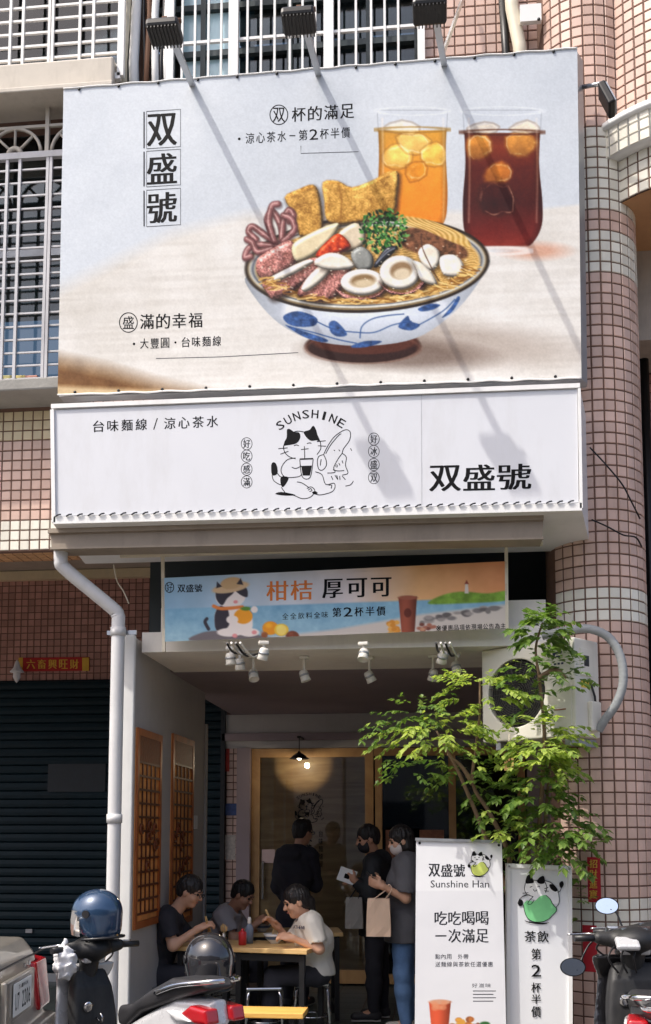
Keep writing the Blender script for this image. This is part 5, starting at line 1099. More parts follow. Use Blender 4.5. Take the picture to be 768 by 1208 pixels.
def lemon_cat(T, lem, plane, parent):
    """calico cat lying over a lemon; sketch coordinates 455-650 by 210-425"""
    q = lambda L: [T(*p) for p in L]; lw = max(.7, 2.6*abs(T(1, 0)[0]-T(0, 0)[0]))
    i = ink(plane, 1); i.poly(q([(488, 248), (500, 232), (530, 240), (556, 236), (600, 252), (622, 280), (626, 330), (600, 336), (560, 320), (520, 318), (486, 290)]), 4); i.build('cat_body', mat('paper_white', lin((240, 240, 240)), .5), parent)
    i = ink(plane, 2); i.poly(q([(480, 340), (496, 322), (524, 326), (546, 306), (572, 300), (590, 316), (600, 336), (616, 356), (610, 372), (596, 382), (584, 398), (556, 410), (526, 410), (500, 398), (486, 372)]), 3); i.build('lemon', lem, parent)
    i = ink(plane, 3)
    for pg in ([(488, 250), (494, 222), (508, 216), (520, 236), (522, 248), (506, 252)], [(536, 240), (548, 226), (564, 222), (568, 246), (556, 254), (540, 250)], [(586, 258), (600, 256), (620, 276), (612, 286), (594, 276)], [(628, 250), (640, 242), (646, 256), (638, 270), (630, 266)], [(456, 330), (466, 316), (478, 326), (476, 342), (462, 344)], [(484, 404), (510, 410), (560, 414), (586, 412), (560, 420), (504, 414)]): i.poly(q(pg), 3)
    for pg in ([(488, 250), (484, 274), (494, 296), (520, 306)], [(520, 238), (536, 240)], [(568, 246), (576, 268), (570, 290)], [(564, 240), (592, 248), (618, 274), (626, 304), (626, 334), (612, 352)], [(636, 270), (630, 284), (620, 288)], [(494, 296), (476, 306), (462, 318)], [(520, 306), (504, 322), (498, 336), (512, 336), (524, 320)], [(500, 290), (476, 292)], [(504, 298), (480, 304)], [(566, 274), (582, 268)], [(566, 282), (584, 284)], [(506, 268), (516, 264)], [(536, 266), (548, 264)], [(520, 276), (526, 284), (536, 278)],
               [(480, 340), (486, 372), (500, 398), (526, 410), (556, 410), (584, 398), (610, 372), (616, 356), (600, 336), (590, 316), (572, 300)]): i.line(q(pg), lw, 4)
    i.build('cat_emblem', INKM, parent)
lemon_cat(lambda x, y: (551.5+(x-455)*.155, 1004+(y-215)*.15), mat('lemon_yellow', lin((206, 220, 110)), .5), pr2, RU)
i = ink(pr2); i.row('双盛號', 505, 1019, 549, 15, .01, .02, .1); i.char('Sunshine Han', 508, 1038.5, 577, 1047, .0); i.row('吃吃喝喝', 512, 1075, 577, 16, .0, .014, .1); i.row('一次滿足', 512, 1096, 577, 16, .0, .014, .1); i.build('lettering', mat('dark_grey_ink', lin((40, 42, 48)), .7, spec=.15), RU)
i = ink(pr2); i.row('點內用 外帶', 513, 1125.5, 553, 6, 0, .004, .15); i.row('送麵線與茶飲任選優惠', 513, 1134.5, 582, 6, 0, .004, .15); i.row('好滋味', 556, 1160, 580, 5, 0, 0, .2)
for k in range(4): i.line([(558, 1169+4*k), (585-3*(k % 2), 1169+4*k)], 1.0, 0)
i.build('small_print', GREYI, RU)
i = ink(pr2, 3)
for x, y in ((495, 994.5), (588.5, 997)): i.disc(x, y, 1.6)
i.build('grommet', BLACKM, RU)
MB().bar(pr.at(490, 990, .004), pr.at(593, 993, .004), .018, .02, up=(0, 1, 0)).build('top_rail', ALU, RU)
zb0_ = pr.at(545, 1250).z; MB().bbox(pr.at(543, 1252)+Vector((0, 0, -.02)), (.64, .14, .08), .02).build('cassette', ALU, RU)
MB().bar(pr.at(542, 992)+Vector((0, .06, 0)), pr.at(542, 1250)+Vector((0, .05, 0)), .02, .02).build('pole', ALU, RU)
for dx in (-.22, .22): MB().ab(pr.at(543, 1252).x+dx-.02, pr.at(543, 1252).x+dx+.02, 6.75, 7.05, .001, zb0_-.06).build('foot', ALU, RU)
# ---- white light-box sign
LB = thing('lightbox_sign', 'white standing sign box with a cat hugging a green lemon and vertical lettering', 'sign', pt(636, 1262, Y=7.02))
pl = YP(6.97); l4 = [(598, 1019), (674, 1022), (675, 1246), (598, 1246)]; a, b, c, d = [pl.at(*p) for p in l4]; sk2 = Vector((0, .006, 0))
MB().sheet(d+sk2, c+sk2, b+sk2, a+sk2, Vector((0, .16, 0))).build('box', WHITEM, LB)
ins_ = [pl.at(*p) for p in ((602, 1025), (670, 1028), (671, 1240), (602, 1240))]; MB().poly([p+Vector((0, .004, 0)) for p in ins_], (0, -1, 0)).build('face', mat('lightbox_face', lin((226, 228, 231)), .35, var=.02), LB)
for (p, q) in ((0, 1), (1, 2), (2, 3), (3, 0)):
    e = [(598, 1019), (674, 1022), (675, 1246), (598, 1246)]; ce = (636, 1132); f = lambda z: (z[0]+(ce[0]-z[0])*.045, z[1]+(ce[1]-z[1])*.018)
    MB().bar(pl.at(*f(e[p])), pl.at(*f(e[q])), .024, .02, up=(0, 1, 0)).build('frame', WHITEM, LB)
for dx in (-.16, .16): MB().ab(a.x+.22+dx-.02, a.x+.22+dx+.02, 7.0, 7.1, .001, pl.at(636, 1246).z).build('leg', ALU, LB)
lemon_cat(lambda x, y: (480+x/3.49, 970+y/3.49), mat('lime_green', lin((126, 206, 140)), .5), pl, LB)
i = ink(pl, 2); i.row('茶飲', 618, 1098, 648, 13, .02, .014, .12)
for ch, y0, y1 in (('第', 1119, 1132), ('2', 1138, 1152), ('杯', 1159, 1171), ('半', 1173, 1184), ('價', 1187, 1200)): i.char(ch, 627, y0, 638, y1, .016)
i.build('lettering', INKM, LB)
# ---- red papers on the column
def col_paper(px0, px1, py0, py1, label, txt):
    yy = ccy-cr*.8; p0, p1 = pt(px0, py0, Y=yy-.02), pt(px1, py1, Y=yy-.02); r = cr+.008
    a0, a1 = [math.atan2(-math.sqrt(max(r*r-(p.x-ccx)**2, .001)), p.x-ccx) for p in (p0, p1)]; o = thing('red_paper', label, 'poster', (p0.x, yy, p1.z)); mb = MB(); n = 6; vs_ = []
    for k in range(n+1):
        a = a0+(a1-a0)*k/n; vs_ += [(ccx+r*math.cos(a), ccy+r*math.sin(a), p1.z), (ccx+r*math.cos(a), ccy+r*math.sin(a), p0.z)]
    mb.add(vs_, [(2*k, 2*k+2, 2*k+3, 2*k+1) for k in range(n)], True).build('paper', mat('red_paper', lin((178, 26, 40)), .7, var=.12), o)
    am = (a0+a1)/2; nn = Vector((math.cos(am), math.sin(am), 0)); pl_ = Plane(Vector((ccx, ccy, 0))+nn*(r+.003), nn); i = ink(pl_)
    for ch, y in txt: i.char(ch, (px0+px1)/2-4.5, y, (px0+px1)/2+4.5, y+10, .02)
    i.build('lettering', GOLD, o)
col_paper(692, 708, 1011, 1064, 'narrow red paper with gold characters on the tiled column', (('招', 1014), ('財', 1026), ('進', 1038), ('寶', 1050)))
col_paper(687, 704, 1091, 1146, 'plain red paper low on the tiled column behind the scooter', ())
# ---- ceiling spotlights
SPW = mat('spot_white', lin((216, 212, 202)), .5, var=.06, dirt_shade=.2)
spots = [((272, 777), 'left', 2.80, 1), ((283, 783), 'left', 2.79, 0), ((311, 771), '', 2.80, 1), ((299, 796), '', 2.74, 0), ((359, 797), '', 2.74, 0), ((429, 772), '', 2.80, 1), ((436, 798), '', 2.74, 0), ((511, 796), '', 2.74, 0), ((522, 775), '', 2.80, 1), ((538, 787), '', 2.78, 0)]
names = ['leftmost white spotlight of the cluster under the soffit', 'white spotlight beside the leftmost one under the soffit', 'white spotlight right of the left cluster at the front', 'white lower spotlight under the left cluster', 'single white lower spotlight between the two cable boxes', 'white front spotlight near the middle of the soffit', 'white lower spotlight below the middle front one',
         'white lower spotlight at the left of the right cluster', 'white front spotlight of the right cluster', 'rightmost white spotlight beside the tree top']
for k, ((px, py), _, z, front) in enumerate(spots):
    p = pt(px, py, Z=z); o = thing('ceiling_spotlight', names[k], 'spotlight', (p.x, p.y, z), random.uniform(-.6, .6), 'spotlights under the shop soffit')
    zz = zc-.006-z; Mt = Matrix.Rotation(R(random.uniform(-35, 35)), 3, 'X') @ Matrix.Rotation(R(random.uniform(-20, 20)), 3, 'Y')
    MB().lathe([(.001, .04), (.022, .04), (.032, .028), (.034, -.018), (.038, -.042), (.035, -.044), (.030, -.025), (.001, -.024)], (0, 0, 0), 16, Mt).build('head', SPW, o, world=False)
    MB().lathe([(.0335, -.004), (.037, -.004), (.037, .010), (.0335, .010)], (0, 0, 0), 16, Mt).build('ring', ALU, o, world=False)
    MB().bar((0, 0, .035), (0, 0, zz), .016, .016).build('stem', SPW, o, world=False); MB().bbox((0, 0, zz-.012), (.07, .045, .024), .006).build('mount', SPW, o, world=False)
for k, (px, py) in enumerate(((290, 768), (532, 768))):
    p = pt(px, py, Z=zc-.05); o = thing('cable_tray', ('left', 'right')[k]+' run of white cables along the soffit among the spotlights', 'cables', p)
    for j in range(4): MB().tube(crom([tuple(Vector((p.x-.1+.03*j, p.y-.16, zc-.02))), tuple(Vector((p.x-.08+.04*j, p.y, zc-.06-.01*j))), tuple(Vector((p.x+.02*j, p.y+.25, zc-.03)))], False, 6), .008, 6).build('cable', SPW if j % 2 else BLACKP, o)
# ---- pendant lamp in front of the door, lit
pp = pt(353, 893, Y=11.05); PD = thing('pendant_lamp', 'small black cone pendant lamp lit before the wooden door', 'lamp', pp)
MB().lathe([(.012, .06), (.02, .045), (.06, .02), (.105, -.02), (.103, -.022), (.058, .012), (.012, .035)], pp, 20).build('shade', BLACKM, PD)
MB().tube([pp+Vector((0, 0, .05)), Vector((pp.x, pp.y, 2.6))], .005, 6).build('cord', BLACKM, PD); MB().bar((pp.x, pp.y-.02, 2.61), (pp.x, YB-.09, 2.61), .04, .02).build('mount', BLACKM, PD)
MB().lathe([(.001, .02), (.02, .012), (.026, -.006), (.018, -.024), (.001, -.03)], pp, 12).build('bulb', mat('lit_bulb', (1, .9, .7), .4, emit=(1, .86, .62, 12)), PD)
pll = bpy.data.lights.new('pendant_bulb', 'POINT'); pll.energy = 2.6; pll.color = (1, .82, .58); pll.shadow_soft_size = .03; plo = bpy.data.objects.new('pendant_bulb', pll); COL.objects.link(plo); plo.parent = PD; plo.location = (0, 0, -.05)
# ---- decals on the glass of the door
pdr = YP(YB-.0165); i = ink(pdr); cat_logo(i, lambda x, y: (330+x*.0875, 930+y*.0875), .75)
for ch, y in zip('双盛號', (982, 996, 1010)): i.char(ch, 357, y, 368, y+11, .02)
for k in range(5): i.char('台味麵線屋'[k], 376, 980+9*k, 381, 987+9*k, .0)
i.build('decal', mat('brown_ink', lin((14, 9, 7)), .7, spec=.1), door)
# ---- tables
TBL = mat('table_black_steel', lin((36, 36, 38)), .45, .3, var=.15)
def table(label, fl, fr, depth, h, joint=None):
    u = (fr-fl); L_ = u.length; rz = math.atan2(u.y, u.x); o = thing('dining_table', label, 'table', (fl.x, fl.y, 0), rz)
    MB().bbox((L_/2, depth/2, h-.0175), (L_, depth, .035), .004).build('tabletop', PINE, o, world=False)
    for x in (.05, L_-.05):
        for y in (.05, depth-.05): MB().bar((x, y, 0), (x, y, h-.036), .04, .04).build('leg', TBL, o, world=False)
    for y in (.05, depth-.05): MB().bar((.07, y, h-.07), (L_-.07, y, h-.07), .03, .05).build('apron', TBL, o, world=False); 
    for x in (.05, L_-.05): MB().bar((x, .07, .12), (x, depth-.07, .12), .03, .03).build('stretcher', TBL, o, world=False)
    return o
tA = pt(203, 1116, Z=.75); tM = pt(272, 1118, Z=.75); tB = pt(362, 1121, Z=.75)
table('left pale wood dining table with the man in black', tA, tM-(tM-tA).normalized()*.004, .56, .75); tb1 = table('pale wood dining table with black legs before the woman in white', tM, tB, .56, .752)
t2a = pt(262, 1101, Z=.75); t2b = pt(405, 1100, Z=.75); table('second pale wood table behind, before the man in grey', t2a, t2b, .5, .75)
# ---- bench at the front
BN = thing('wooden_bench', 'low yellow wooden bench at the front beside the scooter', 'bench', pt(300, 1240, Y=6.85))
bq = pt(358, 1196, Z=.45); b0 = pt(225, 1194, Z=.45); MB().bbox(((bq.x+b0.x)/2, bq.y+.12, .435), (bq.x-b0.x, .26, .035), .005).build('seat', wood_mat('bench_yellow', lin((214, 160, 76)), lin((236, 190, 104)), 3, (1, 8, 8), .45), BN)
for x in (b0.x+.08, bq.x-.08):
    for y in (bq.y+.03, bq.y+.21): MB().bar((x, y, 0), (x, y, .417), .035, .035).build('leg', TBL, BN)
# ---- stainless stools
def stool(px, py, label, h=.46, rz=.2):
    p = pt(px, py, Z=h); o = thing('steel_stool', label, 'stool', (p.x, p.y, 0), rz, 'stainless stools at the dining tables'); s_ = .14
    MB().bbox((0, 0, h-.012), (.27, .27, .024), .011).build('seat', STEEL, o, world=False)
    for sx in (-1, 1):
        for sy in (-1, 1): MB().tube([(sx*.105, sy*.105, h-.02), (sx*.12, sy*.12, h-.06), (sx*.15, sy*.15, 0)], .0125, 10).build('leg', CHROME, o, world=False)
    MB().tube([(.13*math.cos(a), .13*math.sin(a), .2) for a in np.linspace(0, 2*math.pi, 25)], .007, 6, caps=False).build('ring', CHROME, o, world=False)
    return o
STOOLS = {}
STOOLS['free'] = stool(311, 1162, 'empty stainless stool in front of the dining table')
STOOLS['woman'] = stool(368, 1157, 'stainless stool under the woman in white', rz=.1)
STOOLS['man'] = stool(181, 1162, 'stainless stool under the man in black', rz=.0)
STOOLS['grey'] = stool(270, 1140, 'stainless stool under the man in the grey shirt', rz=.3)
# ---- tableware
CER = mat('ceramic_white', lin((222, 224, 226)), .25, var=.05); CERB = mat('ceramic_blue', lin((86, 110, 142)), .25, var=.3, scale=40); BROTH = mat('noodle_broth', lin((176, 136, 82)), .3, var=.35, scale=60)
def bowl(px, py, label):
    p = pt(px, py, Z=.752); o = thing('noodle_bowl', label, 'bowl', (p.x, p.y, .7525))
    MB().lathe([(.03, 0), (.036, .0), (.038, .012), (.062, .03), (.08, .058), (.086, .075), (.083, .075), (.076, .056), (.05, .03), (.001, .02)], (0, 0, 0), 28).build('body', CER, o, world=False)
    MB().lathe([(.0665, .0332), (.0805, .0565)], (0, 0, 0), 28).build('blue_band', CERB, o, world=False); MB().lathe([(.078, .062), (.001, .066)], (0, 0, 0), 28).build('noodles', BROTH, o, world=False); return o
bw1 = bowl(247, 1115, 'noodle bowl before the man in black'); bw2 = bowl(324, 1113, 'noodle bowl before the woman in white'); 
p = pt(264, 1114, Z=.752); o = thing('chopstick_glass', 'small glass holding chopsticks beside the bowl', 'glass', (p.x, p.y, .7525))
MB().lathe([(.03, 0), (.036, .1), (.034, .1), (.028, .006), (.001, .006)], (0, 0, 0), 18).build('tumbler', glass_mat('tumbler_glass', (.85, .82, .75), .15), o, world=False)
for k in range(7): a = k*.9; MB().bar((.012*math.cos(a), .012*math.sin(a), .008), (.024*math.cos(a+.4), .024*math.sin(a+.4), .135+.01*(k % 3)), .006, .006).build('chopstick', PINE, o, world=False)
p = pt(286, 1115, Z=.752); o = thing('sauce_bottle', 'red squeeze sauce bottle on the table', 'bottle', (p.x, p.y, .754))
MB().lathe([(.001, 0), (.03, 0), (.031, .09), (.026, .1), (.012, .105)], (0, 0, 0), 18).build('body', mat('red_plastic', lin((190, 44, 52)), .35), o, world=False); MB().lathe([(.013, .104), (.012, .112), (.004, .125), (.001, .125)], (0, 0, 0), 12).build('nozzle', mat('red_plastic', None), o, world=False)
p = pt(294, 1113, Z=.752); o = thing('spray_bottle', 'clear bluish bottle with a white cap on the table', 'bottle', (p.x, p.y, .754))
MB().lathe([(.001, 0), (.032, 0), (.033, .11), (.025, .135), (.012, .15)], (0, 0, 0), 18).build('body', mat('bluish_plastic', lin((150, 166, 190)), .2, trans=.4), o, world=False); MB().lathe([(.014, .148), (.016, .15), (.016, .185), (.010, .2), (.001, .2)], (0, 0, 0), 14).build('cap', WHITEP, o, world=False)
# ---- potted tree
def leaf_mat(name, c, tr):
    m = bpy.data.materials.new(name); m.use_nodes = True; nt = m.node_tree; N = nt.nodes; L = nt.links; b = N['Principled BSDF']; out = N['Material Output']
    ge = N.new('ShaderNodeNewGeometry'); cr_ = N.new('ShaderNodeValToRGB'); cr_.color_ramp.elements[0].color = (c[0]*.55, c[1]*.62, c[2]*.6, 1); cr_.color_ramp.elements[1].color = (c[0]*1.5, c[1]*1.3, c[2]*1.2, 1); L.new(ge.outputs['Random Per Island'], cr_.inputs[0])
    L.new(cr_.outputs[0], b.inputs['Base Color']); b.inputs['Roughness'].default_value = .4
    t = N.new('ShaderNodeBsdfTranslucent'); hs = N.new('ShaderNodeHueSaturation'); hs.inputs['Value'].default_value = 1.5; hs.inputs['Saturation'].default_value = 1.1; L.new(cr_.outputs[0], hs.inputs['Color']); L.new(hs.outputs[0], t.inputs[0])
    mx = N.new('ShaderNodeMixShader'); mx.inputs[0].default_value = tr; L.new(b.outputs[0], mx.inputs[1]); L.new(t.outputs[0], mx.inputs[2]); L.new(mx.outputs[0], out.inputs[0]); return m
LEAF = leaf_mat('leaf_green', (.13, .23, .05), .4); LEAF_LIT = leaf_mat('leaf_sunlit', (.31, .43, .10), .45); BARK = mat('bark', lin((128, 104, 82)), .85, var=.25, scale=20, bump=.4, bscale=60)  # sunlight on the bright clumps is put into the second leaf colour
TR = thing('potted_tree', 'leafy young potted tree with pinnate leaves in front of the air conditioner', 'tree', pt(622, 1255, Y=7.25))
tb = pt(622, 1255, Y=7.25)
MB().lathe([(.001, 0), (.15, 0), (.2, .34), (.21, .34), (.21, .37), (.185, .37), (.18, .31), (.001, .31)], (tb.x, 7.25, .0), 24).build('pot', mat('clay_pot', lin((120, 78, 58)), .8, var=.1), TR)
def pxl(L): return [tuple(pt(a, b, Y=c)) for a, b, c in L]
stems = [[(615, 1180, 7.25), (606, 1090, 7.2), (600, 1010, 7.15), (578, 960, 7.08), (558, 925, 7.0), (562, 880, 6.95), (566, 840, 6.9), (566, 800, 6.86)], [(612, 1180, 7.25), (600, 1060, 7.2), (572, 985, 7.1), (545, 920, 7.0), (530, 890, 6.92), (515, 862, 6.86)], [(558, 925, 7.0), (545, 905, 6.97), (528, 890, 6.92)],
         [(625, 1180, 7.25), (632, 1060, 7.15), (636, 980, 7.05), (640, 920, 6.96), (642, 860, 6.9), (636, 800, 6.85), (632, 765, 6.84), (640, 735, 6.84)], [(630, 1180, 7.25), (640, 1050, 7.15), (644, 960, 7.05), (650, 890, 6.92)], [(620, 1180, 7.25), (625, 1050, 7.2), (622, 990, 7.1), (612, 950, 7.05)], [(636, 800, 6.85), (655, 790, 6.82), (668, 800, 6.8)]]
for L_ in stems:
    P2 = crom(pxl(L_), False, 5); n = len(P2); MB().tube(P2, [.020-.014*k/n for k in range(n)], 8).build('trunk', BARK, TR)
def frond(mb, base, d, ln, n, lsz, droop):
    """pinnate leaf: leaflets in pairs along a drooping stalk"""
    d = d.normalized(); side = d.cross(Vector((0, 0, 1)));
    if side.length < .05: side = Vector((1, 0, 0))
    side.normalize(); p = base.copy(); dd = d.copy(); pts = []
    for k in range(n): pts.append((p.copy(), dd.copy())); dd = (dd+Vector((0, 0, -droop/n))).normalized(); p = p+dd*(ln/n)
    for k, (q, t) in enumerate(pts):
        if k == 0: continue
        for s_ in ((-1, 1) if k < n-1 else (-1, 1, 0)):
            ld = (side*s_*.9+t*.75+Vector((random.uniform(-.25, .25), random.uniform(-.25, .25), random.uniform(-.55, .05)))).normalized(); L_ = lsz*random.uniform(.75, 1.2); wv = ld.cross(Vector((random.uniform(-.4, .4), random.uniform(-.4, .4), 1))).normalized()*L_*.33; up = wv.cross(ld).normalized()*L_*.07
            mid = q+ld*L_*.5-up; tip = q+ld*L_+Vector((0, 0, -L_*.2)); mb.add([q, mid+wv+up, tip, mid-wv+up, mid], [(0, 4, 1), (1, 4, 2), (2, 4, 3), (3, 4, 0)], False)
def clump(cpx, cpy, Y, rx, ry, ryd, n, m, lsz=.05, ln=.2, up=.25, nm='foliage'):
    c = pt(cpx, cpy, Y=Y); sx = (pt(cpx+rx, cpy, Y=Y)-c).length; sz = (pt(cpx, cpy+ry, Y=Y)-c).length; mb = MB()
    for _ in range(int(n*1.55)):
        u = Vector((random.gauss(0, .5), random.gauss(0, .5), random.gauss(0, .5)));
        if u.length > 1: u.normalize()
        b_ = c+Vector((u.x*sx, u.y*ryd, u.z*sz)); d = Vector((u.x*sx*1.4+random.uniform(-.1, .1), u.y*ryd+random.uniform(-.12, .08), up*.3+u.z*.1)); frond(mb, b_, d, ln*random.uniform(.6, 1.2), random.randint(4, 7), lsz*random.uniform(.8, 1.15), random.uniform(.5, 1.6))
    mb.build(nm, m, TR)
clump(512, 868, 6.85, 52, 19, .18, 32, LEAF_LIT, .052, .24); clump(470, 862, 6.88, 24, 12, .15, 9, LEAF, .05, .24); clump(500, 838, 6.95, 30, 10, .15, 8, LEAF, .045, .2); clump(545, 905, 7.0, 30, 20, .2, 10, LEAF, .05, .2)
clump(566, 812, 6.84, 36, 18, .16, 22, LEAF_LIT, .05, .2); clump(572, 845, 6.9, 20, 12, .1, 7, LEAF_LIT, .05, .16)
clump(638, 742, 6.84, 20, 18, .13, 34, LEAF, .058, .16); clump(640, 790, 6.84, 22, 18, .14, 9, LEAF, .055, .18); clump(672, 802, 6.82, 14, 14, .1, 8, LEAF, .05, .14); clump(630, 826, 6.86, 20, 22, .14, 10, LEAF, .052, .17)
clump(640, 885, 6.82, 34, 32, .18, 52, LEAF_LIT, .055, .18); clump(640, 935, 6.9, 32, 26, .18, 32, LEAF, .055, .18); clump(650, 985, 6.95, 34, 30, .2, 40, LEAF, .06, .2); clump(600, 985, 6.98, 22, 22, .2, 18, LEAF_LIT, .05, .16); clump(585, 935, 7.08, 28, 36, .2, 14, LEAF, .05, .16); clump(680, 1005, 7.1, 12, 30, .1, 8, LEAF, .055, .18); clump(612, 1040, 7.25, 26, 24, .12, 12, LEAF, .055, .18); clump(448+40, 905, 6.95, 26, 20, .12, 6, LEAF, .05, .2); clump(684, 1060, 7.15, 6, 24, .06, 4, LEAF, .05, .15)
tg = thing('wooden_tag', 'small pale tag hanging among the leaves below the air conditioner', 'tag', pt(600, 908, Y=7.2))
a, b, c, d = [YP(7.2).at(*p) for p in ((595, 889), (606, 889), (606, 909), (595, 909))]; MB().sheet(d, c, b, a, Vector((0, .012, 0))).build('board', PINE, tg); i = ink(YP(7.2), 2); i.ring(600.5, 896, 2, 2.4, .8); i.ring(600.5, 902, 2.4, 2.8, .8); i.build('mark', INKM, tg)
MB().tube([pt(600.5, 889, Y=7.206), pt(600.5, 866, Y=7.206)], .003, 5).build('string', CREAM, tg)
# ================================================================== people
SKIN = mat('skin', lin((214, 166, 138)), .5, var=.06, scale=10, bump=.05, bscale=120); SKINT = mat('skin_tan', lin((190, 140, 112)), .5, var=.06, scale=10)
HAIR = mat('black_hair', lin((34, 30, 30)), .45, var=.3, scale=60, stretch=(1, 1, .2), bump=.6, bscale=120)
EYE_ = mat('eye_dark', lin((28, 22, 20)), .2); LIP = mat('lips', lin((176, 106, 96)), .5)
def V3(p): return np.array(tuple(p), float)
def unit(v): v = np.array(v, float); return v/np.linalg.norm(v)
def hand(s, w, d, pn, thumb, curl=.5, k=.006):
    """palm and five bent fingers: w wrist, d pointing direction, pn palm normal, thumb side"""
    d = unit(d); pn = unit(np.array(pn)-d*np.dot(pn, d)); sd = np.cross(d, pn); sd = sd*thumb
    s.cone(w, w+d*.03, .024, .028, .02); pc = w+d*.055; s.ball(pc, (.040, .048, .017), .012, np.stack([sd, d, pn], 1))
    for i, (o, L_) in enumerate(((.028, .070), (.010, .078), (-.009, .072), (-.026, .056))):
        b = w+d*.088+sd*o; a = 0; p = b; s.cone(w+d*.05+sd*o*.8, b, .011, .0095, k)
        for j, fr in enumerate((.45, .32, .23)):
            a += curl*(.7, 1.1, .8)[j]; q = p+(d*math.cos(a)+pn*math.sin(a))*L_*fr; s.cone(p, q, .0092-.0008*j, .0086-.0008*j, k); p = q
    t0 = w+d*.028+sd*.028; t1 = t0+unit(d*.6+sd*.75+pn*.35)*.038; t2 = t1+unit(d*.85+sd*.1+pn*.5)*.034; s.cone(t0, t1, .013, .011, .01); s.cone(t1, t2, .0105, .0085, k)
def person(label, J, skin, sex='m', hair='short', shirt=None, pants=None, shoes=None, sleeve=.55, hands=None, face=(0, -1, 0), up=(0, 0, 1), glasses=False, mask=None, loose=.018, hood=False, shirt_low=None, h=.0072, long_sleeve=False, build=1.0):
    """J: joint positions. One continuous skin mesh; hair and clothes are its parts"""
    J = {k: V3(v) for k, v in J.items()}; f = unit(face); u = unit(np.array(up)-f*np.dot(up, f)); sd = np.cross(f, u); HM = np.stack([sd, f, u], 1); hc = J['head']
    P = np.array(list(J.values())); lo = P.min(0)-.2; hi = P.max(0)+.2; lo[2] = min(lo[2], P[:, 2].min()-.13); o = thing('person', label, 'person', (J['pelvis'][0], J['pelvis'][1], max(0, P[:, 2].min()-.05)))
    b = build; sw = 'f' == sex; across = unit(J['shR']-J['shL']); depth = unit(np.cross(across, J['neck']-J['pelvis'])); chest = J['chest']
    def torso(s, g, k=.05):
        s.cone(chest, J['neck']-(J['neck']-chest)*.25, .118*b+g, .085*b+g, k, flat=None); s.cone(J['shL']*.75+J['shR']*.25, J['shR']*.75+J['shL']*.25, .075*b+g, .075*b+g, k)
        s.cone(J['pelvis'], chest, (.112 if sw else .115)*b+g, .112*b+g, k); s.cone(chest+across*.07, chest-across*.07, .10*b+g, .10*b+g, k); s.cone(J['pelvis']+across*.06, J['pelvis']-across*.06, .105*b+g, .105*b+g, k)
        if sw: s.cone(chest+across*.07+depth*0, chest-across*.07, .105*b+g, .105*b+g, k)
    def arms(s, g, t1=1.0, k=.025):
        for q in 'LR':
            a, e, w_ = J['sh'+q], J['el'+q], J['wr'+q]; s.cone(a, e, .049*b+g, .039*b+g, k)
            if t1 >= 1: s.cone(e, w_, .037*b+g, .025*b+g, k)
    def legs(s, g, k=.03, low=1.0):
        for q in 'LR':
            a, kn, an = J['hip'+q], J['kn'+q], J['an'+q]; s.cone(a, kn, .082*b+g, .056*b+g, k); s.cone(kn, kn+(an-kn)*.35, .054*b+g, .052*b+g, k); s.cone(kn+(an-kn)*.35, kn+(an-kn)*low, .052*b+g, .036*b+g, k)
    s = Sdf(lo, hi, h); torso(s, -.006); arms(s, 0); legs(s, -.004)
    for q in 'LR': s.cone(J['an'+q], J['toe'+q]-[0, 0, .01], .036, .028, .02)
    s.cone(J['neck']-(J['neck']-chest)*.1, hc-u*.05-f*.015, .056*b, .05*b, .02)
    s.ball(hc+u*.022-f*.008, (.074, .093, .096), .02, HM); s.ball(hc+f*.018-u*.045, (.056, .068, .07), .03, HM); s.ball(hc+f*.055-u*.088, (.028, .026, .022), .02, HM)
    s.cone(hc+f*.086+u*.012, hc+f*.106-u*.022, .008, .0125, .010); s.ball(hc+f*.09-u*.024, (.018, .012, .009), .008, HM); s.ball(hc+f*.083+u*.026, (.045, .012, .010), .012, HM)
    for sg in (-1, 1): s.ball(hc+sd*sg*.075-f*.006-u*.008, (.011, .02, .032), .006, HM); s.ball(hc+f*.09+sd*sg*.031+u*.006, (.016, .012, .010), .006, HM, sub=True); s.ball(hc+f*.058+sd*sg*.04-u*.03, (.022, .024, .026), .02, HM)
    s.ball(hc+f*.084-u*.055, (.022, .010, .006), .006, HM)
    for q in 'LR':
        hd = (hands or {}).get(q)
        if hd: hand(s, J['wr'+q], hd[0], hd[1], hd[2], hd[3])
        else: dd = unit(J['wr'+q]-J['el'+q]); hand(s, J['wr'+q], dd, np.cross(dd, across) if abs(np.dot(dd, across)) < .9 else (0, 0, -1), 1 if q == 'L' else -1, .5)
    s.build('body', skin, o, Matrix.Identity(4))
    for sg in (-1, 1):
        MB().lathe([(.001, .011), (.008, .008), (.011, 0), (.008, -.008), (.001, -.011)], Vector(hc+f*.079+sd*sg*.031+u*.006), 10).build('eye', EYE_, o)
        MB().tube([Vector(hc+f*.092+sd*sg*.014+u*.028), Vector(hc+f*.092+sd*sg*.032+u*.034), Vector(hc+f*.084+sd*sg*.048+u*.028)], .004, 6).build('eyebrow', HAIR, o)
    MB().tube([Vector(hc+f*.086-u*.056+sd*.02), Vector(hc+f*.094-u*.055), Vector(hc+f*.086-u*.056-sd*.02)], .0045, 6).build('lips', LIP, o)
    if glasses:
        for sg in (-1, 1): MB().tube([Vector(hc+f*.105+sd*(sg*.034+.024*math.cos(a))+u*(.005+.017*math.sin(a))) for a in np.linspace(0, 6.283, 17)], .0028, 5, caps=False).build('spectacles', BLACKP, o); MB().tube([Vector(hc+f*.104+sd*sg*.058+u*.008), Vector(hc+sd*sg*.082+u*.006-f*.0)], .0028, 5).build('spectacles', BLACKP, o)
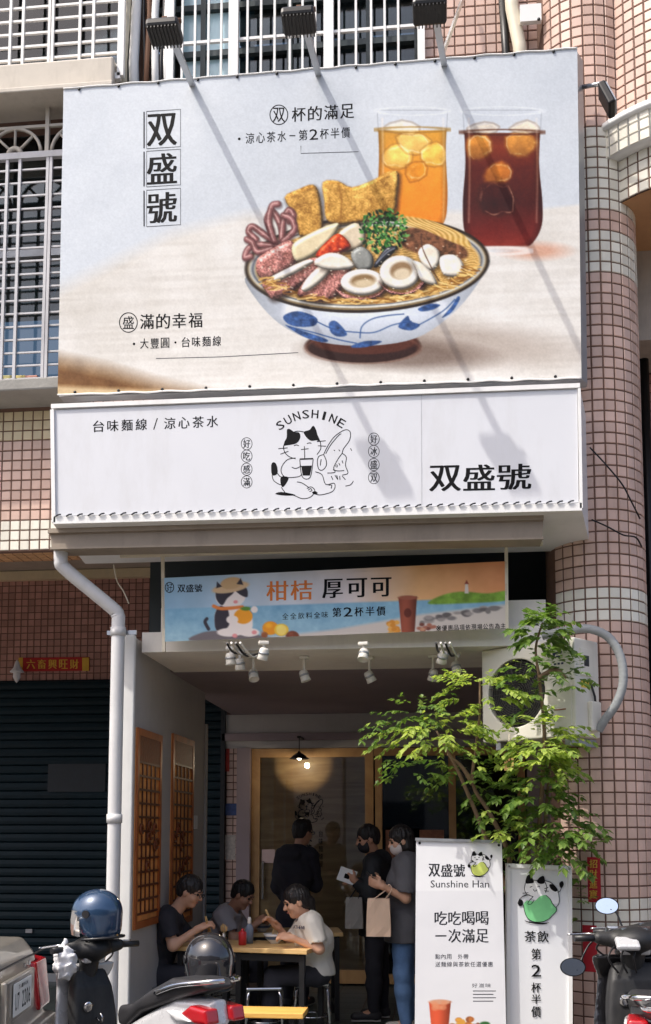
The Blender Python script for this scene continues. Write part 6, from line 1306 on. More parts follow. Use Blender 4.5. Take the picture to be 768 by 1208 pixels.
    # hair
    s = Sdf(hc-.2, hc+.2, .0058); s.ball(hc+u*.030-f*.013, (.081, .099, .097), .01, HM); s.ball(hc-f*.042-u*.01, (.074, .060, .075), .02, HM)
    if hair == 'bun': s.ball(hc-f*.09-u*.03, (.05, .045, .05), .02, HM); s.cone(hc-f*.09-u*.03, hc-f*.10-u*.12, .04, .02, .02)
    if hair == 'bob': s.ball(hc-f*.03-u*.06, (.088, .075, .08), .03, HM)
    fr = .035 if hair in ('bun', 'bob') else .05
    s.ball(hc+f*.112-u*.052, (.088, .088, .108+(.0 if hair == 'short' else -.012)), .012, HM, sub=True)
    if hair == 'short': s.ball(hc-u*.13-f*.02, (.12, .11, .075), .02, HM, sub=True); s.ball(hc+f*.02-u*.055, (.2, .05, .05), .02, HM, sub=True)
    r_ = random.Random(len(label)*7+ord(label[9]))
    for _ in range(230):      # locks of hair
        a = r_.uniform(0, 6.283); e_ = r_.uniform(-.15, 1.45); n_ = sd*math.cos(a)*math.cos(e_)+f*math.sin(a)*math.cos(e_)+u*math.sin(e_)
        if np.dot(n_, f) > .45 and e_ < .55: continue
        b0 = hc+u*.030-f*.013+n_*[1, 1, 1]*.0+sd*np.dot(n_, sd)*.079+f*np.dot(n_, f)*.097+u*np.dot(n_, u)*.095; dn = -u*1.0+f*(.9 if e_ > .8 else .1)+sd*r_.uniform(-.25, .25); fl = unit(dn-n_*np.dot(dn, n_)); L_ = r_.uniform(.03, .06)
        s.cone(b0, b0+fl*L_+n_*(.002-L_*.22), r_.uniform(.007, .011), .004, .007)
    X, Y, Z = np.meshgrid(*s.ax, indexing='ij', sparse=True); s.d = s.d + (.0022*np.sin(210*X+30*Z)*np.sin(190*Y-25*Z)).astype(np.float32)
    s.build('hair', HAIR, o, Matrix.Identity(4))
    if mask:
        s = Sdf(hc-.16, hc+.16, .006); s.ball(hc+f*.026-u*.048, (.070, .080, .070), .01, HM); s.cut(hc-u*.012, u); s.cut(hc+f*.02, -f); s.build('face_mask', mask, o, Matrix.Identity(4))
        for sg in (-1, 1): MB().tube([Vector(hc+f*.04+sd*sg*.07-u*.02), Vector(hc-f*.005+sd*sg*.083+u*.005)], .002, 5).build('mask_loop', mask, o)
    # top
    s = Sdf(lo, hi, .0095)
    for q in 'LR':
        a, e, w_ = J['sh'+q], J['el'+q], J['wr'+q]; end = a+(e-a)*(1.0 if long_sleeve else sleeve)
        s.cone(a, end+(e-a)*.12*(not long_sleeve), .056*b+loose, .052*b+loose, .03)
        if long_sleeve: s.cone(e, w_, .05*b+loose*.8, .036*b+loose*.6, .03)
    if not long_sleeve:
        for q in 'LR':
            a, e = J['sh'+q], J['el'+q]; d_ = unit(e-a); en = a+(e-a)*sleeve; s.cone(en+d_*.10, en+d_*.35, .10, .12, 0, sub=True)
    else:
        for q in 'LR': d_ = unit(J['wr'+q]-J['el'+q]); s.cone(J['wr'+q]+d_*.06, J['wr'+q]+d_*.2, .07, .07, 0, sub=True)
    torso(s, loose)
    if shirt_low is not None: s.cone(J['pelvis'], J['pelvis']+(J['pelvis']-chest)*.3, .115*b+loose, .12*b+loose, .03)
    if shirt_low is not None:
        for q in 'LR': s.cone(J['hip'+q]+[0, 0, .06], J['hip'+q]-[0, 0, .10], .095*b+loose*.8, .10*b+loose*.8, .03)
    s.wrinkle(.0045, 26); s.wrinkle(.002, 55)
    s.ball(J['neck']+(hc-J['neck'])*.32+f*.02, (.078, .078, .055), .004, HM, sub=True)
    hem = shirt_low if shirt_low is not None else J['pelvis'][2]-.02; s.cut((0, 0, hem), (0, 0, -1))
    if hood: s.cone(J['neck']-f*.05+across*.06, J['neck']-f*.05-across*.06, .06, .06, .03); s.ball(J['neck']-f*.085-[0, 0, .03], (.11, .06, .07), .03, HM)
    top = s.build('shirt', shirt, o, Matrix.Identity(4))
    # trousers
    s = Sdf(lo, hi, .0095); s.cone(J['pelvis']+across*.06, J['pelvis']-across*.06, .11*b+.008, .11*b+.008, .04); s.cone(J['pelvis'], J['pelvis']+(chest-J['pelvis'])*.25, .115*b, .112*b, .03); legs(s, .014, .035, .93); s.wrinkle(.004, 24); s.build('trousers', pants, o, Matrix.Identity(4))
    for q in 'LR':
        a, t = J['an'+q], J['toe'+q]; d_ = unit((t-a)*[1, 1, 0]); s = Sdf(np.minimum(a, t)-.12, np.maximum(a, t)+.12, .007); z0 = a[2]-.075; a0 = np.array([a[0], a[1], z0+.04])-d_*.02; t0 = np.array([t[0], t[1], z0+.034]); s.cone(a0, t0, .042, .038, .02); s.cone(a0, a, .042, .044, .02); s.cut((0, 0, z0), (0, 0, -1)); s.build('shoe', shoes, o, Matrix.Identity(4))
        MB().prism([Vector(a0-d_*.035)+Vector((-d_[1]*.036, d_[0]*.036, -.04)), Vector(t0+d_*.03)+Vector((-d_[1]*.03, d_[0]*.03, -.034)), Vector(t0+d_*.03)+Vector((d_[1]*.03, -d_[0]*.03, -.034)), Vector(a0-d_*.035)+Vector((d_[1]*.036, -d_[0]*.036, -.04))], (0, 0, .014)).build('sole', mat('rubber_sole', lin((180, 178, 172)), .7), o)
    return o, top, J
def q_(px, py, Y): return pt(px, py, Y=Y)
BLK = mat('black_cotton', lin((44, 44, 52)), .85, var=.15, scale=8, bump=.15, bscale=150); BLK2 = mat('black_jacket', lin((38, 40, 44)), .7, var=.2, scale=6); NAVY = mat('dark_hoodie', lin((46, 44, 52)), .85, var=.2, scale=6, bump=.15, bscale=150)
GRYT = mat('grey_cotton', lin((168, 162, 164)), .85, var=.08, scale=8, bump=.1, bscale=150); WHT = mat('white_cotton', lin((226, 222, 214)), .85, var=.05, scale=8, bump=.1, bscale=150); CHAR = mat('charcoal_cotton', lin((98, 98, 104)), .85, var=.1, scale=8, bump=.1, bscale=150)
DENIM = mat('blue_denim', lin((92, 124, 168)), .85, var=.25, scale=9, bump=.2, bscale=200); SHOEB = mat('dark_shoe', lin((46, 46, 50)), .6, var=.1); SHOEW = mat('white_shoe', lin((214, 212, 206)), .6, var=.1)
# 1 man in black, eating at the left
J = dict(head=q_(224, 1052, 8.15), neck=q_(204, 1078, 8.15), chest=q_(192, 1106, 8.15), pelvis=q_(180, 1148, 8.15), shR=q_(196, 1084, 7.98), shL=q_(203, 1083, 8.33), elR=q_(204, 1116, 7.93), wrR=q_(233, 1096, 7.98), elL=q_(226, 1112, 8.36), wrL=q_(250, 1106, 8.25),
         hipR=q_(182, 1152, 8.06), hipL=q_(184, 1150, 8.25), knR=q_(236, 1150, 8.02), knL=q_(236, 1146, 8.32))
def feet(J, fx, fy, Lf=.17, floor=0.0, back=0.0):
    for q in 'LR':
        if 'an'+q not in J: k = J['kn'+q]; J['an'+q] = Vector((k.x-fx*back, k.y-fy*back, floor+.085))
        a = J['an'+q]; J['toe'+q] = Vector((a.x+fx*Lf, a.y+fy*Lf, floor+.04))
    return J
feet(J, 1, 0, back=.06)
person('man in a black t-shirt with glasses eating noodles at the left table', J, SKIN, shirt=BLK, pants=BLK, shoes=SHOEB, sleeve=.62, glasses=True, face=(.93, -.12, -.36), up=(.3, 0, 1), hands={'R': ((.75, .1, .35), (.2, .5, -.8), 1, .75), 'L': ((.7, -.4, .1), (0, -.4, -.8), -1, .5)}, loose=.02)
p1 = J['wrR']; bwl = Vector(W[bw1.name].translation)
def chopsticks(a, b, label):
    o = thing('chopsticks', label, 'chopsticks', a); a = Vector(a); b = Vector(b); d = (b-a).normalized(); e = a-d*.1
    for dx in (-.006, .006): MB().tube([e+Vector((dx*.5, dx, 0)), b+Vector((dx, 0, 0))], [.0038, .0028], 6).build('chopstick', PINE, o)
hR = Vector(p1)+Vector((.075, .01, .03)); chopsticks(hR, bwl+Vector((.0, .0, .09)), 'pair of wooden chopsticks held by the man in black')
def noodles(bo, top):
    mb = MB(); t = Vector(top)-W[bo.name].translation
    for k in range(9): a = k*.7; mb.tube(crom([(t.x+.006*math.cos(a), t.y+.006*math.sin(a), t.z), (.5*t.x+.011*math.cos(a), .5*t.y+.011*math.sin(a), (t.z+.065)/2+.01), (.02*math.cos(a), .02*math.sin(a), .064)], False, 5), .0026, 5)
    mb.build('lifted_noodles', mat('noodle_strand', lin((226, 200, 150)), .4), bo, world=False)
noodles(bw1, bwl+Vector((.0, .0, .13)))
# 2 man in grey, second table
J = dict(head=q_(286, 1056, 9.15), neck=q_(272, 1075, 9.2), chest=q_(263, 1098, 9.2), pelvis=q_(258, 1134, 9.2), shR=q_(262, 1081, 9.02), shL=q_(275, 1079, 9.36), elR=q_(276, 1108, 8.96), wrR=q_(300, 1092, 9.02), elL=q_(292, 1104, 9.38), wrL=q_(306, 1092, 9.22),
         hipR=q_(262, 1137, 9.1), hipL=q_(264, 1136, 9.3), knR=q_(306, 1136, 9.08), knL=q_(306, 1134, 9.35)); feet(J, 1, 0, back=.05)
person('man in a grey shirt bent over his food at the rear table', J, SKINT, shirt=GRYT, pants=BLK, shoes=SHOEB, sleeve=.6, face=(.88, -.2, -.48), up=(.35, 0, 1), hands={'R': ((.6, .1, .6), (.3, .6, -.5), 1, .7), 'L': ((.5, -.5, .4), (0, -.5, -.7), -1, .6)}, loose=.022)
bw3 = bowl(309, 1099, 'noodle bowl before the man in grey at the rear table')
# 3 woman in white
J = dict(head=q_(350, 1064, 8.12), neck=q_(363, 1085, 8.15), chest=q_(371, 1110, 8.17), pelvis=q_(374, 1146, 8.2), shL=q_(368, 1090, 7.99), shR=q_(361, 1089, 8.31), elL=q_(377, 1120, 7.95), wrL=q_(346, 1107, 7.93), elR=q_(342, 1112, 8.33), wrR=q_(328, 1093, 8.22),
         hipL=q_(372, 1150, 8.1), hipR=q_(370, 1149, 8.29), knL=q_(322, 1153, 8.08), knR=q_(322, 1150, 8.34)); feet(J, -1, 0, back=-.05)
wo, wtop, _ = person('woman in a white t-shirt eating noodles at the right of the table', J, SKIN, 'f', 'bun', WHT, BLK, SHOEB, sleeve=.66, face=(-.9, -.3, -.32), up=(-.2, 0, 1), hands={'L': ((-.8, .1, .15), (.1, .5, -.7), -1, .6), 'R': ((-.6, -.2, .55), (-.2, -.5, -.7), 1, .7)}, loose=.024, build=.92)
bw2l = Vector(W[bw2.name].translation); hR = Vector(J['wrR'])+Vector((-.055, -.02, .045)); chopsticks(hR, bw2l+Vector((.0, .0, .1)), 'pair of wooden chopsticks held by the woman in white'); noodles(bw2, bw2l+Vector((0, 0, .14)))
i = Ink(YP(7.935), 1); i.row('ATHENS', 346, 1091.5, 360, 4, .06, .02, .05); i.build('shirt_print', mat('navy_ink', None), wo)
# 4 man in a dark hoodie, back turned
J = dict(head=q_(357, 982, 9.9), neck=q_(351, 1004, 9.86), chest=q_(347, 1032, 9.85), pelvis=q_(349, 1080, 9.85), shL=q_(333, 1009, 9.83), shR=q_(367, 1009, 9.9), elL=q_(328, 1046, 9.86), wrL=q_(338, 1062, 10.04), elR=q_(372, 1044, 9.98), wrR=q_(366, 1040, 10.16),
         hipL=q_(340, 1084, 9.84), hipR=q_(358, 1084, 9.88), knL=q_(340, 1138, 9.84), knR=q_(358, 1138, 9.9)); feet(J, .3, .95)
person('man in a dark hooded jacket standing with his back to the street', J, SKINT, shirt=NAVY, pants=BLK, shoes=SHOEB, long_sleeve=True, face=(.62, .78, -.1), loose=.02, build=.94, hood=True, shirt_low=.74, glasses=True)
# 5 man in black with a mask, facing left
J = dict(head=q_(434, 990, 9.3), neck=q_(443, 1012, 9.32), chest=q_(446, 1040, 9.33), pelvis=q_(444, 1092, 9.33), shR=q_(447, 1017, 9.5), shL=q_(441, 1019, 9.15), elL=q_(436, 1054, 9.08), wrL=q_(420, 1040, 9.04), elR=q_(444, 1056, 9.52), wrR=q_(424, 1046, 9.46),
         hipL=q_(442, 1096, 9.24), hipR=q_(446, 1096, 9.42), knL=q_(441, 1142, 9.22), knR=q_(449, 1141, 9.42)); J['anL'] = Vector((J['knL'].x-.0, 9.22, .085)); J['anR'] = Vector((J['knR'].x+.02, 9.42, .085)); feet(J, -.95, -.1)
person('man in black with a dark face mask standing by the door', J, SKINT, shirt=BLK2, pants=BLK, shoes=SHOEB, long_sleeve=True, face=(-.93, -.3, -.22), mask=mat('black_mask', lin((44, 44, 48)), .7), loose=.026, hood=True, shirt_low=.72, hands={'L': ((-.8, -.1, .5), (.2, .7, .3), -1, .6)})
hp = Vector(J['wrL'])+Vector((-.075, -.02, .05)); CP = thing('menu_card', 'white printed paper menu card held by the man in black', 'card', hp); MB().bbox((0, 0, 0), (.15, .012, .12), .004, M=Matrix.Rotation(.35, 3, 'Y') @ Matrix.Rotation(.2, 3, 'Z')).build('card', mat('paper_white', None), CP, world=False)
MB().bbox((0, -.009, -.005), (.045, .005, .04), .002, M=Matrix.Rotation(.35, 3, 'Y') @ Matrix.Rotation(.2, 3, 'Z')).build('print', INKM, CP, world=False)
def tote(cpx, cpy, Y, w_, h_, d_, m, label, strap_to, mh):
    c = pt(cpx, cpy, Y=Y); o = thing('tote_bag', label, 'bag', (c.x, c.y, c.z)); n = 10; vs_ = []
    prof = [(1.0, 0), (1.0, .25), (.96, .6), (.9, 1.0)]
    for (k, t) in prof:
        for (sx, sy) in ((-1, -1), (-.3, -1.12), (.4, -1.05), (1, -1), (1.03, 0), (1, 1), (0, 1.1), (-1, 1), (-1.03, 0)): vs_.append((sx*w_/2*k, sy*d_/2*(1.15-.3*t)+.006*math.sin(5*sx+7*t), t*h_))
    m_ = 9; fs = [(r*m_+i, r*m_+(i+1) % m_, (r+1)*m_+(i+1) % m_, (r+1)*m_+i) for r in range(3) for i in range(m_)]; fs.append(tuple(range(m_-1, -1, -1)))
    MB().add(vs_, fs).build('body', m, o, world=False); st = Vector(strap_to)-Vector(c)
    for sy in (-1, 1): MB().tube(crom([(-w_*.25, sy*d_*.42, h_*.96), (st.x*.9-.015, st.y*.8+sy*.01, st.z*.97), (st.x, st.y+sy*.004, st.z+.03), (st.x*1.1+.015, st.y*.8+sy*.01, st.z*.97), (w_*.25, sy*d_*.42, h_*.96)], False, 6), .009, 6, flat=.45).build('handle', mh, o, world=False)
    return o
tote(418, 1095, 9.06, .15, .26, .08, mat('grey_canvas', lin((150, 146, 140)), .85, var=.1), 'grey and black tote bag carried by the man in black', Vector(J['wrL'])+Vector((.03, 0, -.03)), BLACKP)
# 6 woman in grey with jeans
J = dict(head=q_(473, 992, 8.7), neck=q_(480, 1014, 8.7), chest=q_(479, 1042, 8.71), pelvis=q_(476, 1094, 8.72), shL=q_(479, 1021, 8.55), shR=q_(481, 1019, 8.86), elL=q_(479, 1060, 8.49), wrL=q_(452, 1046, 8.44), elR=q_(476, 1058, 8.86), wrR=q_(450, 1042, 8.72),
         hipL=q_(475, 1099, 8.63), hipR=q_(477, 1099, 8.8), knL=q_(474, 1149, 8.6), knR=q_(478, 1147, 8.79)); J['anL'] = Vector((J['knL'].x+.03, 8.6, .085)); J['anR'] = Vector((J['knR'].x+.03, 8.8, .085)); feet(J, -.95, -.1)
wo6, _, _ = person('woman in a grey t-shirt and blue jeans with a white mask using her phone', J, SKIN, 'f', 'bob', CHAR, DENIM, SHOEW, sleeve=.72, face=(-.94, -.2, -.25), mask=mat('white_mask', lin((226, 216, 212)), .7), loose=.036, shirt_low=.73, hands={'L': ((-.85, .05, .3), (.1, .8, .3), -1, .75), 'R': ((-.8, -.4, .25), (0, -.8, .3), 1, .7)}, build=.95)
ph_ = Vector(J['wrL'])+Vector((-.085, .06, .065)); PN = thing('mobile_phone', 'dark mobile phone held by the woman in grey', 'phone', ph_); MB().bbox((0, 0, 0), (.14, .072, .009), .003, M=Matrix.Rotation(.75, 3, 'Y')).build('body', BLACKP, PN, world=False); MB().box((-.002, 0, .0055), (.125, .064, .001), M=Matrix.Rotation(.75, 3, 'Y')).build('screen', mat('phone_screen', lin((60, 80, 110)), .1), PN, world=False)
tote(447, 1104, 8.42, .19, .29, .12, mat('beige_canvas', lin((228, 198, 174)), .85, var=.08), 'beige paper shopping bag hanging from the arm of the woman in grey', Vector(J['wrL'])*.75+Vector(J['elL'])*.25+Vector((0, 0, .01)), mat('beige_canvas', None))
# ================================================================== vehicles
TYRE = mat('tyre_rubber', lin((34, 34, 36)), .8, var=.15, bump=.2, bscale=90); RIM = mat('rim_alloy', lin((120, 122, 126)), .35, .8)
SEATM = mat('seat_vinyl', lin((40, 40, 43)), .5, var=.12, scale=8, bump=.12, bscale=160, dirt_shade=.1, dirt_shade_col=(.25, .24, .22)); INNER = mat('inner_plastic', lin((26, 27, 30)), .55, var=.15, scale=8, bump=.1, bscale=200, dirt_shade=.15, dirt_shade_col=(.2, .19, .17))
REDL = mat('red_lens', lin((168, 26, 34)), .12, var=.1, coat=.5); AMBL = mat('amber_lens', lin((226, 120, 40)), .15, var=.1); CLRL = mat('clear_lens', lin((214, 216, 218)), .12, var=.1, coat=.5)
def wheel(mb, c, r, w_): return mb.lathe([(r-.055, -w_*.42), (r-.02, -w_*.5), (r-.004, -w_*.3), (r, 0), (r-.004, w_*.3), (r-.02, w_*.5), (r-.055, w_*.42), (r-.055, -w_*.42)], c, 32, Matrix.Rotation(math.pi/2, 3, 'X'))
def scooter(label, loc, rz, paint, inner=INNER, seat_h=.0, mirrors=((.93, .30, 1.2), (.93, -.30, 1.2)), plate=None, steer=0.0, tail_white=True, sc=(1, 1, 1), group='scooters parked before the shop'):
    """x forward, y left, z up, rear axle at x=0"""
    o = thing('motor_scooter', label, 'scooter', loc, rz, group); h = .011; o.scale = sc; W[o.name] = W[o.name] @ Matrix.Diagonal((*sc, 1))
    s = Sdf((-.55, -.24, .1), (.62, .24, 1.0), h)     # tail body
    s.slab([(-.43, .66+seat_h*.6), (-.40, .76+seat_h*.8), (-.1, .77+seat_h*.7), (.25, .69), (.44, .60), (.46, .36), (.30, .30), (.10, .44), (-.18, .54+seat_h*.4)], -.155, .155, .05, 0, taper=lambda x, z: np.clip(.55+.45*np.clip((x+.45)/.35, 0, 1), .4, 1)*np.clip(1.06-.35*np.clip((z-.55)/.25, 0, 1), .5, 1.1))
    s.build('tail_body', paint, o)
    s = Sdf((.2, -.25, .1), (1.25, .25, 1.0), h)      # floor, inner leg shield
    s.slab([(.38, .24), (.86, .22), (.90, .30), (.40, .33)], -.17, .17, .02, .02); s.slab([(.80, .26), (.88, .26), (1.0, .84), (.94, .90), (.88, .80)], -.155, .155, .03, .03, taper=lambda x, z: np.clip(.8+.3*np.sin(np.clip((z-.25)/.65, 0, 1)*3.14), .6, 1.1)); s.build('leg_shield', inner, o)
    s = Sdf((.75, -.28, .3), (1.35, .28, 1.1), h)     # front apron
    s.slab([(.93, .34), (1.02, .36), (1.15, .62), (1.12, .80), (1.02, .93), (.97, .92), (1.03, .80), (1.0, .62)], -.225, .225, .03, .02, taper=lambda x, z: np.clip(1.02-.75*np.clip((x-1.0)/.2, 0, 1), .3, 1.05)); s.build('front_apron', paint, o)
    s = Sdf((.68, -.28, .82), (1.2, .28, 1.25), h); s.ball((.93, 0, 1.02), (.13, .13, .075), .03); s.cone((.93, .1, 1.02), (.90, .2, 1.03), .05, .035, .03); s.cone((.93, -.1, 1.02), (.90, -.2, 1.03), .05, .035, .03); s.cone((.97, 0, .86), (.94, 0, 1.0), .06, .07, .03); s.build('handlebar_cowl', inner, o)
    s = Sdf((-.5, -.2, .6), (.6, .2, 1.0), .010); sh = seat_h
    s.slab([(-.40, .80+sh), (-.36, .845+sh), (-.1, .835+sh), (.12, .79+sh*.6), (.30, .765), (.44, .745), (.47, .70), (.45, .64), (.36, .63), (.2, .69+sh*.4), (-.2, .765+sh*.8), (-.38, .79+sh)], -.145, .145, .035, .02, taper=lambda x, z: np.clip(.72+.28*np.clip((.5-np.abs(x-.05))/.25, 0, 1), .5, 1)); s.build('seat', SEATM, o)
    for sy in (-1, 1):
        MB().tube(crom([(.02, sy*.15, .79+sh*.6), (-.2, sy*.165, .81+sh), (-.42, sy*.12, .84+sh), (-.47, sy*.03, .845+sh)], False, 6), .014, 10).build('grab_rail', CHROME, o, world=False)
        MB().tube([(.90, sy*.2, 1.03), (.87, sy*.34, 1.03)], .019, 12).build('grip', BLACKP, o, world=False)
        MB().tube(crom([(.94, sy*.2, 1.05), (1.0, sy*.24, 1.045), (.99, sy*.36, 1.04)], False, 5), .006, 6).build('brake_lever', STEEL, o, world=False)
        if mirrors[0 if sy > 0 else 1] is None: continue_m = True
        else: continue_m = False
        mx, my, mz = mirrors[0 if sy > 0 else 1] or (0, 0, 0)
        if not continue_m: MB().tube(crom([(.93, sy*.17, 1.05), (.95, (sy*.17+my)/2, (1.08+mz)/2+.02), (mx, my, mz)], False, 5), .006, 6).build('mirror_stalk', BLACKP, o, world=False)
        Mm = Matrix.Rotation(R(103), 3, 'Y') @ Matrix.Diagonal((.72, 1, 1))
        if not continue_m: MB().lathe([(.001, .025), (.05, .02), (.072, .004), (.072, -.003)], (mx+.004, my+sy*.02, mz+.02), 20, Mm).build('mirror_shell', BLACKP, o, world=False)
        if not continue_m: MB().lathe([(.001, -.0035), (.066, -.0035)], (mx+.004, my+sy*.02, mz+.02), 20, Mm).build('mirror_glass', mat('mirror_glass', lin((214, 224, 236)), .03, 1.0, var=.02), o, world=False)
        s = Sdf((-.5, -.2, .5), (-.1, .2, .85), .008); s.slab([(a_, b_+seat_h*.7) for a_, b_ in ((-.46, .66), (-.44, .735), (-.30, .745), (-.20, .69), (-.34, .655))], sy*.045, sy*.152, .02, 0); s.build('tail_light', REDL, o)
        s = Sdf((-.4, -.24, .5), (.0, .24, .85), .008); s.slab([(a_, b_+seat_h*.7) for a_, b_ in ((-.33, .665), (-.21, .705), (-.08, .70), (-.2, .655))], sy*.10, sy*.166, .015, 0); s.build('turn_signal', CLRL, o)
    s = Sdf((-.62, -.16, .28), (-.25, .16, .8), .009); s.slab([(-.50, .50), (-.47, .70), (-.36, .72), (-.34, .56), (-.44, .40), (-.50, .36)], -.085, .085, .03, 0); s.build('rear_fender', WHITEP if tail_white else BLACKP, o)
    if plate: 
        MB().bbox((-.515, 0, .44), (.006, .26, .15), .002, M=Matrix.Rotation(R(-14), 3, 'Y')).build('number_plate', WHITEP, o, world=False)
    t1 = MB(); wheel(t1, (0, 0, .22), .22, .10); t1.build('rear_tyre', TYRE, o, world=False); MB().lathe([(.165, -.03), (.15, -.035), (.04, -.02), (.04, .02), (.15, .035), (.165, .03)], (0, 0, .22), 28, Matrix.Rotation(math.pi/2, 3, 'X')).build('rear_rim', RIM, o, world=False)
    t1 = MB(); wheel(t1, (1.24, 0, .22), .22, .09); t1.build('front_tyre', TYRE, o, world=False); MB().lathe([(.165, -.03), (.15, -.035), (.04, -.02), (.04, .02), (.15, .035), (.165, .03)], (1.24, 0, .22), 28, Matrix.Rotation(math.pi/2, 3, 'X')).build('front_rim', RIM, o, world=False)
    s = Sdf((.95, -.12, .25), (1.55, .12, .6), .010); s.cone((1.24, -.04, .23), (1.24, .04, .23), .26, .26, 0, flat=None); s.cone((1.24, -.2, .22), (1.24, .2, .22), .232, .232, 0, sub=True); s.cut((0, 0, .33), (0, 0, -1)); s.cut((0, .07, 0), (0, 1, 0)); s.cut((0, -.07, 0), (0, -1, 0)); s.build('front_fender', paint, o)
    for sy in (-1, 1): MB().tube([(1.24, sy*.06, .22), (1.05, sy*.06, .66)], .018, 8).build('fork', STEEL, o, world=False)
    MB().tube([(.15, -.14, .2), (-.1, -.17, .24), (-.38, -.18, .3)], [.02, .05, .055], 12).build('exhaust', STEEL, o, world=False)
    s = Sdf((-.15, -.2, .1), (.55, .2, .5), .013); s.rbox((.22, 0, .28), (.24, .11, .1), .04, 0); s.build('engine', BLACKM, o)
    s = Sdf((1.0, -.15, .6), (1.3, .15, .95), .009); s.ball((1.10, 0, .78), (.06, .1, .075), 0, Matrix.Rotation(R(20), 3, 'Y')); s.build('headlight', CLRL, o)
    MB().lathe([(.03, .012), (.034, .006), (.034, -.01), (.02, -.012), (.001, -.012)], (.852, .07, .69), 16, Matrix.Rotation(R(75), 3, 'Y')).build('key_switch', CHROME, o, world=False)
    MB().bbox((.875, 0, 1.055), (.09, .15, .03), .01, M=Matrix.Rotation(R(-35), 3, 'Y')).build('gauge', mat('gauge_glass', lin((70, 76, 84)), .1), o, world=False)
    MB().bbox((.845, -.02, .50), (.02, .2, .17), .009, M=Matrix.Rotation(R(8), 3, 'Y')).build('glove_box', inner, o, world=False)
    MB().tube(crom([(.85, 0, .62), (.80, 0, .60), (.79, 0, .63), (.81, 0, .65)], False, 4), .008, 8).build('bag_hook', STEEL, o, world=False)
    for sy in (-1, 1): MB().tube(crom([(.92, sy*.15, 1.03), (.98, sy*.2, .96), (1.0, sy*.08, .88)], False, 6), .006, 6).build('brake_cable', BLACKP, o, world=False)
    MB().bbox((.90, .0, .965), (.05, .17, .05), .015, M=Matrix.Rotation(R(-20), 3, 'Y')).build('cowl_trim', SILV, o, world=False)
    MB().bar((.1, .12, .3), (.05, .2, .005), .02, .02).build('stand', STEEL, o, world=False)
    return o
def helmet(label, loc, rz, m, tilt=0.0, visor_up=True, full=False):
    o = thing('helmet', label, 'helmet', loc, rz); o.rotation_euler = (0, tilt, rz); W[o.name] = Matrix.Translation(Vector(loc)) @ Matrix.Rotation(rz, 4, 'Z') @ Matrix.Rotation(tilt, 4, 'Y')
    s = Sdf((-.2, -.18, -.2), (.24, .18, .2), .0065); s.ball((0, 0, .02), (.148, .125, .13), .02); s.cone((-.02, 0, -.06), (.0, 0, .0), .118, .12, .03); s.ball((.115, 0, -.055), (.11, .10, .085), .01, sub=True); s.ball((.0, 0, -.12), (.10, .092, .10), .01, sub=True)
    if full: s.cone((.06, -.10, -.10), (.13, 0, -.105), .03, .03, .02); s.cone((.06, .10, -.10), (.13, 0, -.105), .03, .03, .02)
    s.cut((0, 0, -.135), (0, 0, -1)); s.build('shell', m, o)
    vs_, n, k = [], 14, 5
    for j in range(k+1):
        for i in range(n+1): a = R(-72)+R(144)*i/n; t = j/k; r = .145+.012*math.sin(t*3); vs_.append((r*math.cos(a)*(1.0+.06*t)+.0, .128*math.sin(a)*1.0, (.04-.14*t)+.01*math.cos(a*2)))
    vi = MB().add(vs_, [(j*(n+1)+i, j*(n+1)+i+1, (j+1)*(n+1)+i+1, (j+1)*(n+1)+i) for j in range(k) for i in range(n)], True).build('visor', glass_mat('visor_plastic', (.72, .74, .74), .12, .06), o, world=False)
    MB().tube([(.0, -.13, .015), (.0, -.138, .015)], .022, 14).build('visor_hinge', BLACKP, o, world=False); MB().tube([(.0, .13, .015), (.0, .138, .015)], .022, 14).build('visor_hinge', BLACKP, o, world=False)
    MB().tube(crom([(.02, -.10, -.12), (.04, -.05, -.19), (.04, .05, -.19), (.02, .10, -.12)], False, 6), .008, 6, flat=.4).build('chin_strap', BLACKP, o, world=False)
    MB().tube([(-.145*math.cos(a)*1.0-.005, .122*math.sin(a), -.125) for a in np.linspace(-1.9, 1.9, 24)], .008, 6).build('edge_trim', BLACKP, o, world=False)
    return o
SILV = mat('silver_paint', lin((196, 197, 200)), .28, .2, var=.05, coat=.6, dirt_shade=.12, dirt_shade_col=(.2, .19, .17)); GRPH = mat('graphite_paint', lin((34, 34, 38)), .25, .4, var=.06, coat=.7, dirt_shade=.1, dirt_shade_col=(.2, .19, .18))
# left scooter: handlebar at the left, tail towards the camera
G0 = -.02
Hb = pt(108, 1112, Z=.98); ang = math.radians(180-38); SC = (.85, .85, .95)
def from_bar(H, a, xb=.93): return (H.x-xb*math.cos(a), H.y-xb*math.sin(a), G0)
sA = scooter('silver scooter with a blue helmet on its handlebar', from_bar(Hb, ang, .93*.85), ang, SILV, seat_h=.105, mirrors=(None, None), sc=SC)
Msc = W[sA.name]
helmet('glossy blue open helmet perched on the handlebar of the silver scooter', Msc @ Vector((.90, -.02, 1.215)), ang+R(28), mat('blue_helmet', lin((44, 70, 100)), .2, .3, var=.05, coat=1.0), R(4))
helmet('glossy black helmet hanging behind the seat of the silver scooter', Msc @ Vector((-.06, -.2, 1.0)), ang-R(25), mat('black_helmet', lin((46, 46, 50)), .12, .2, var=.05, coat=1.0), R(-6))
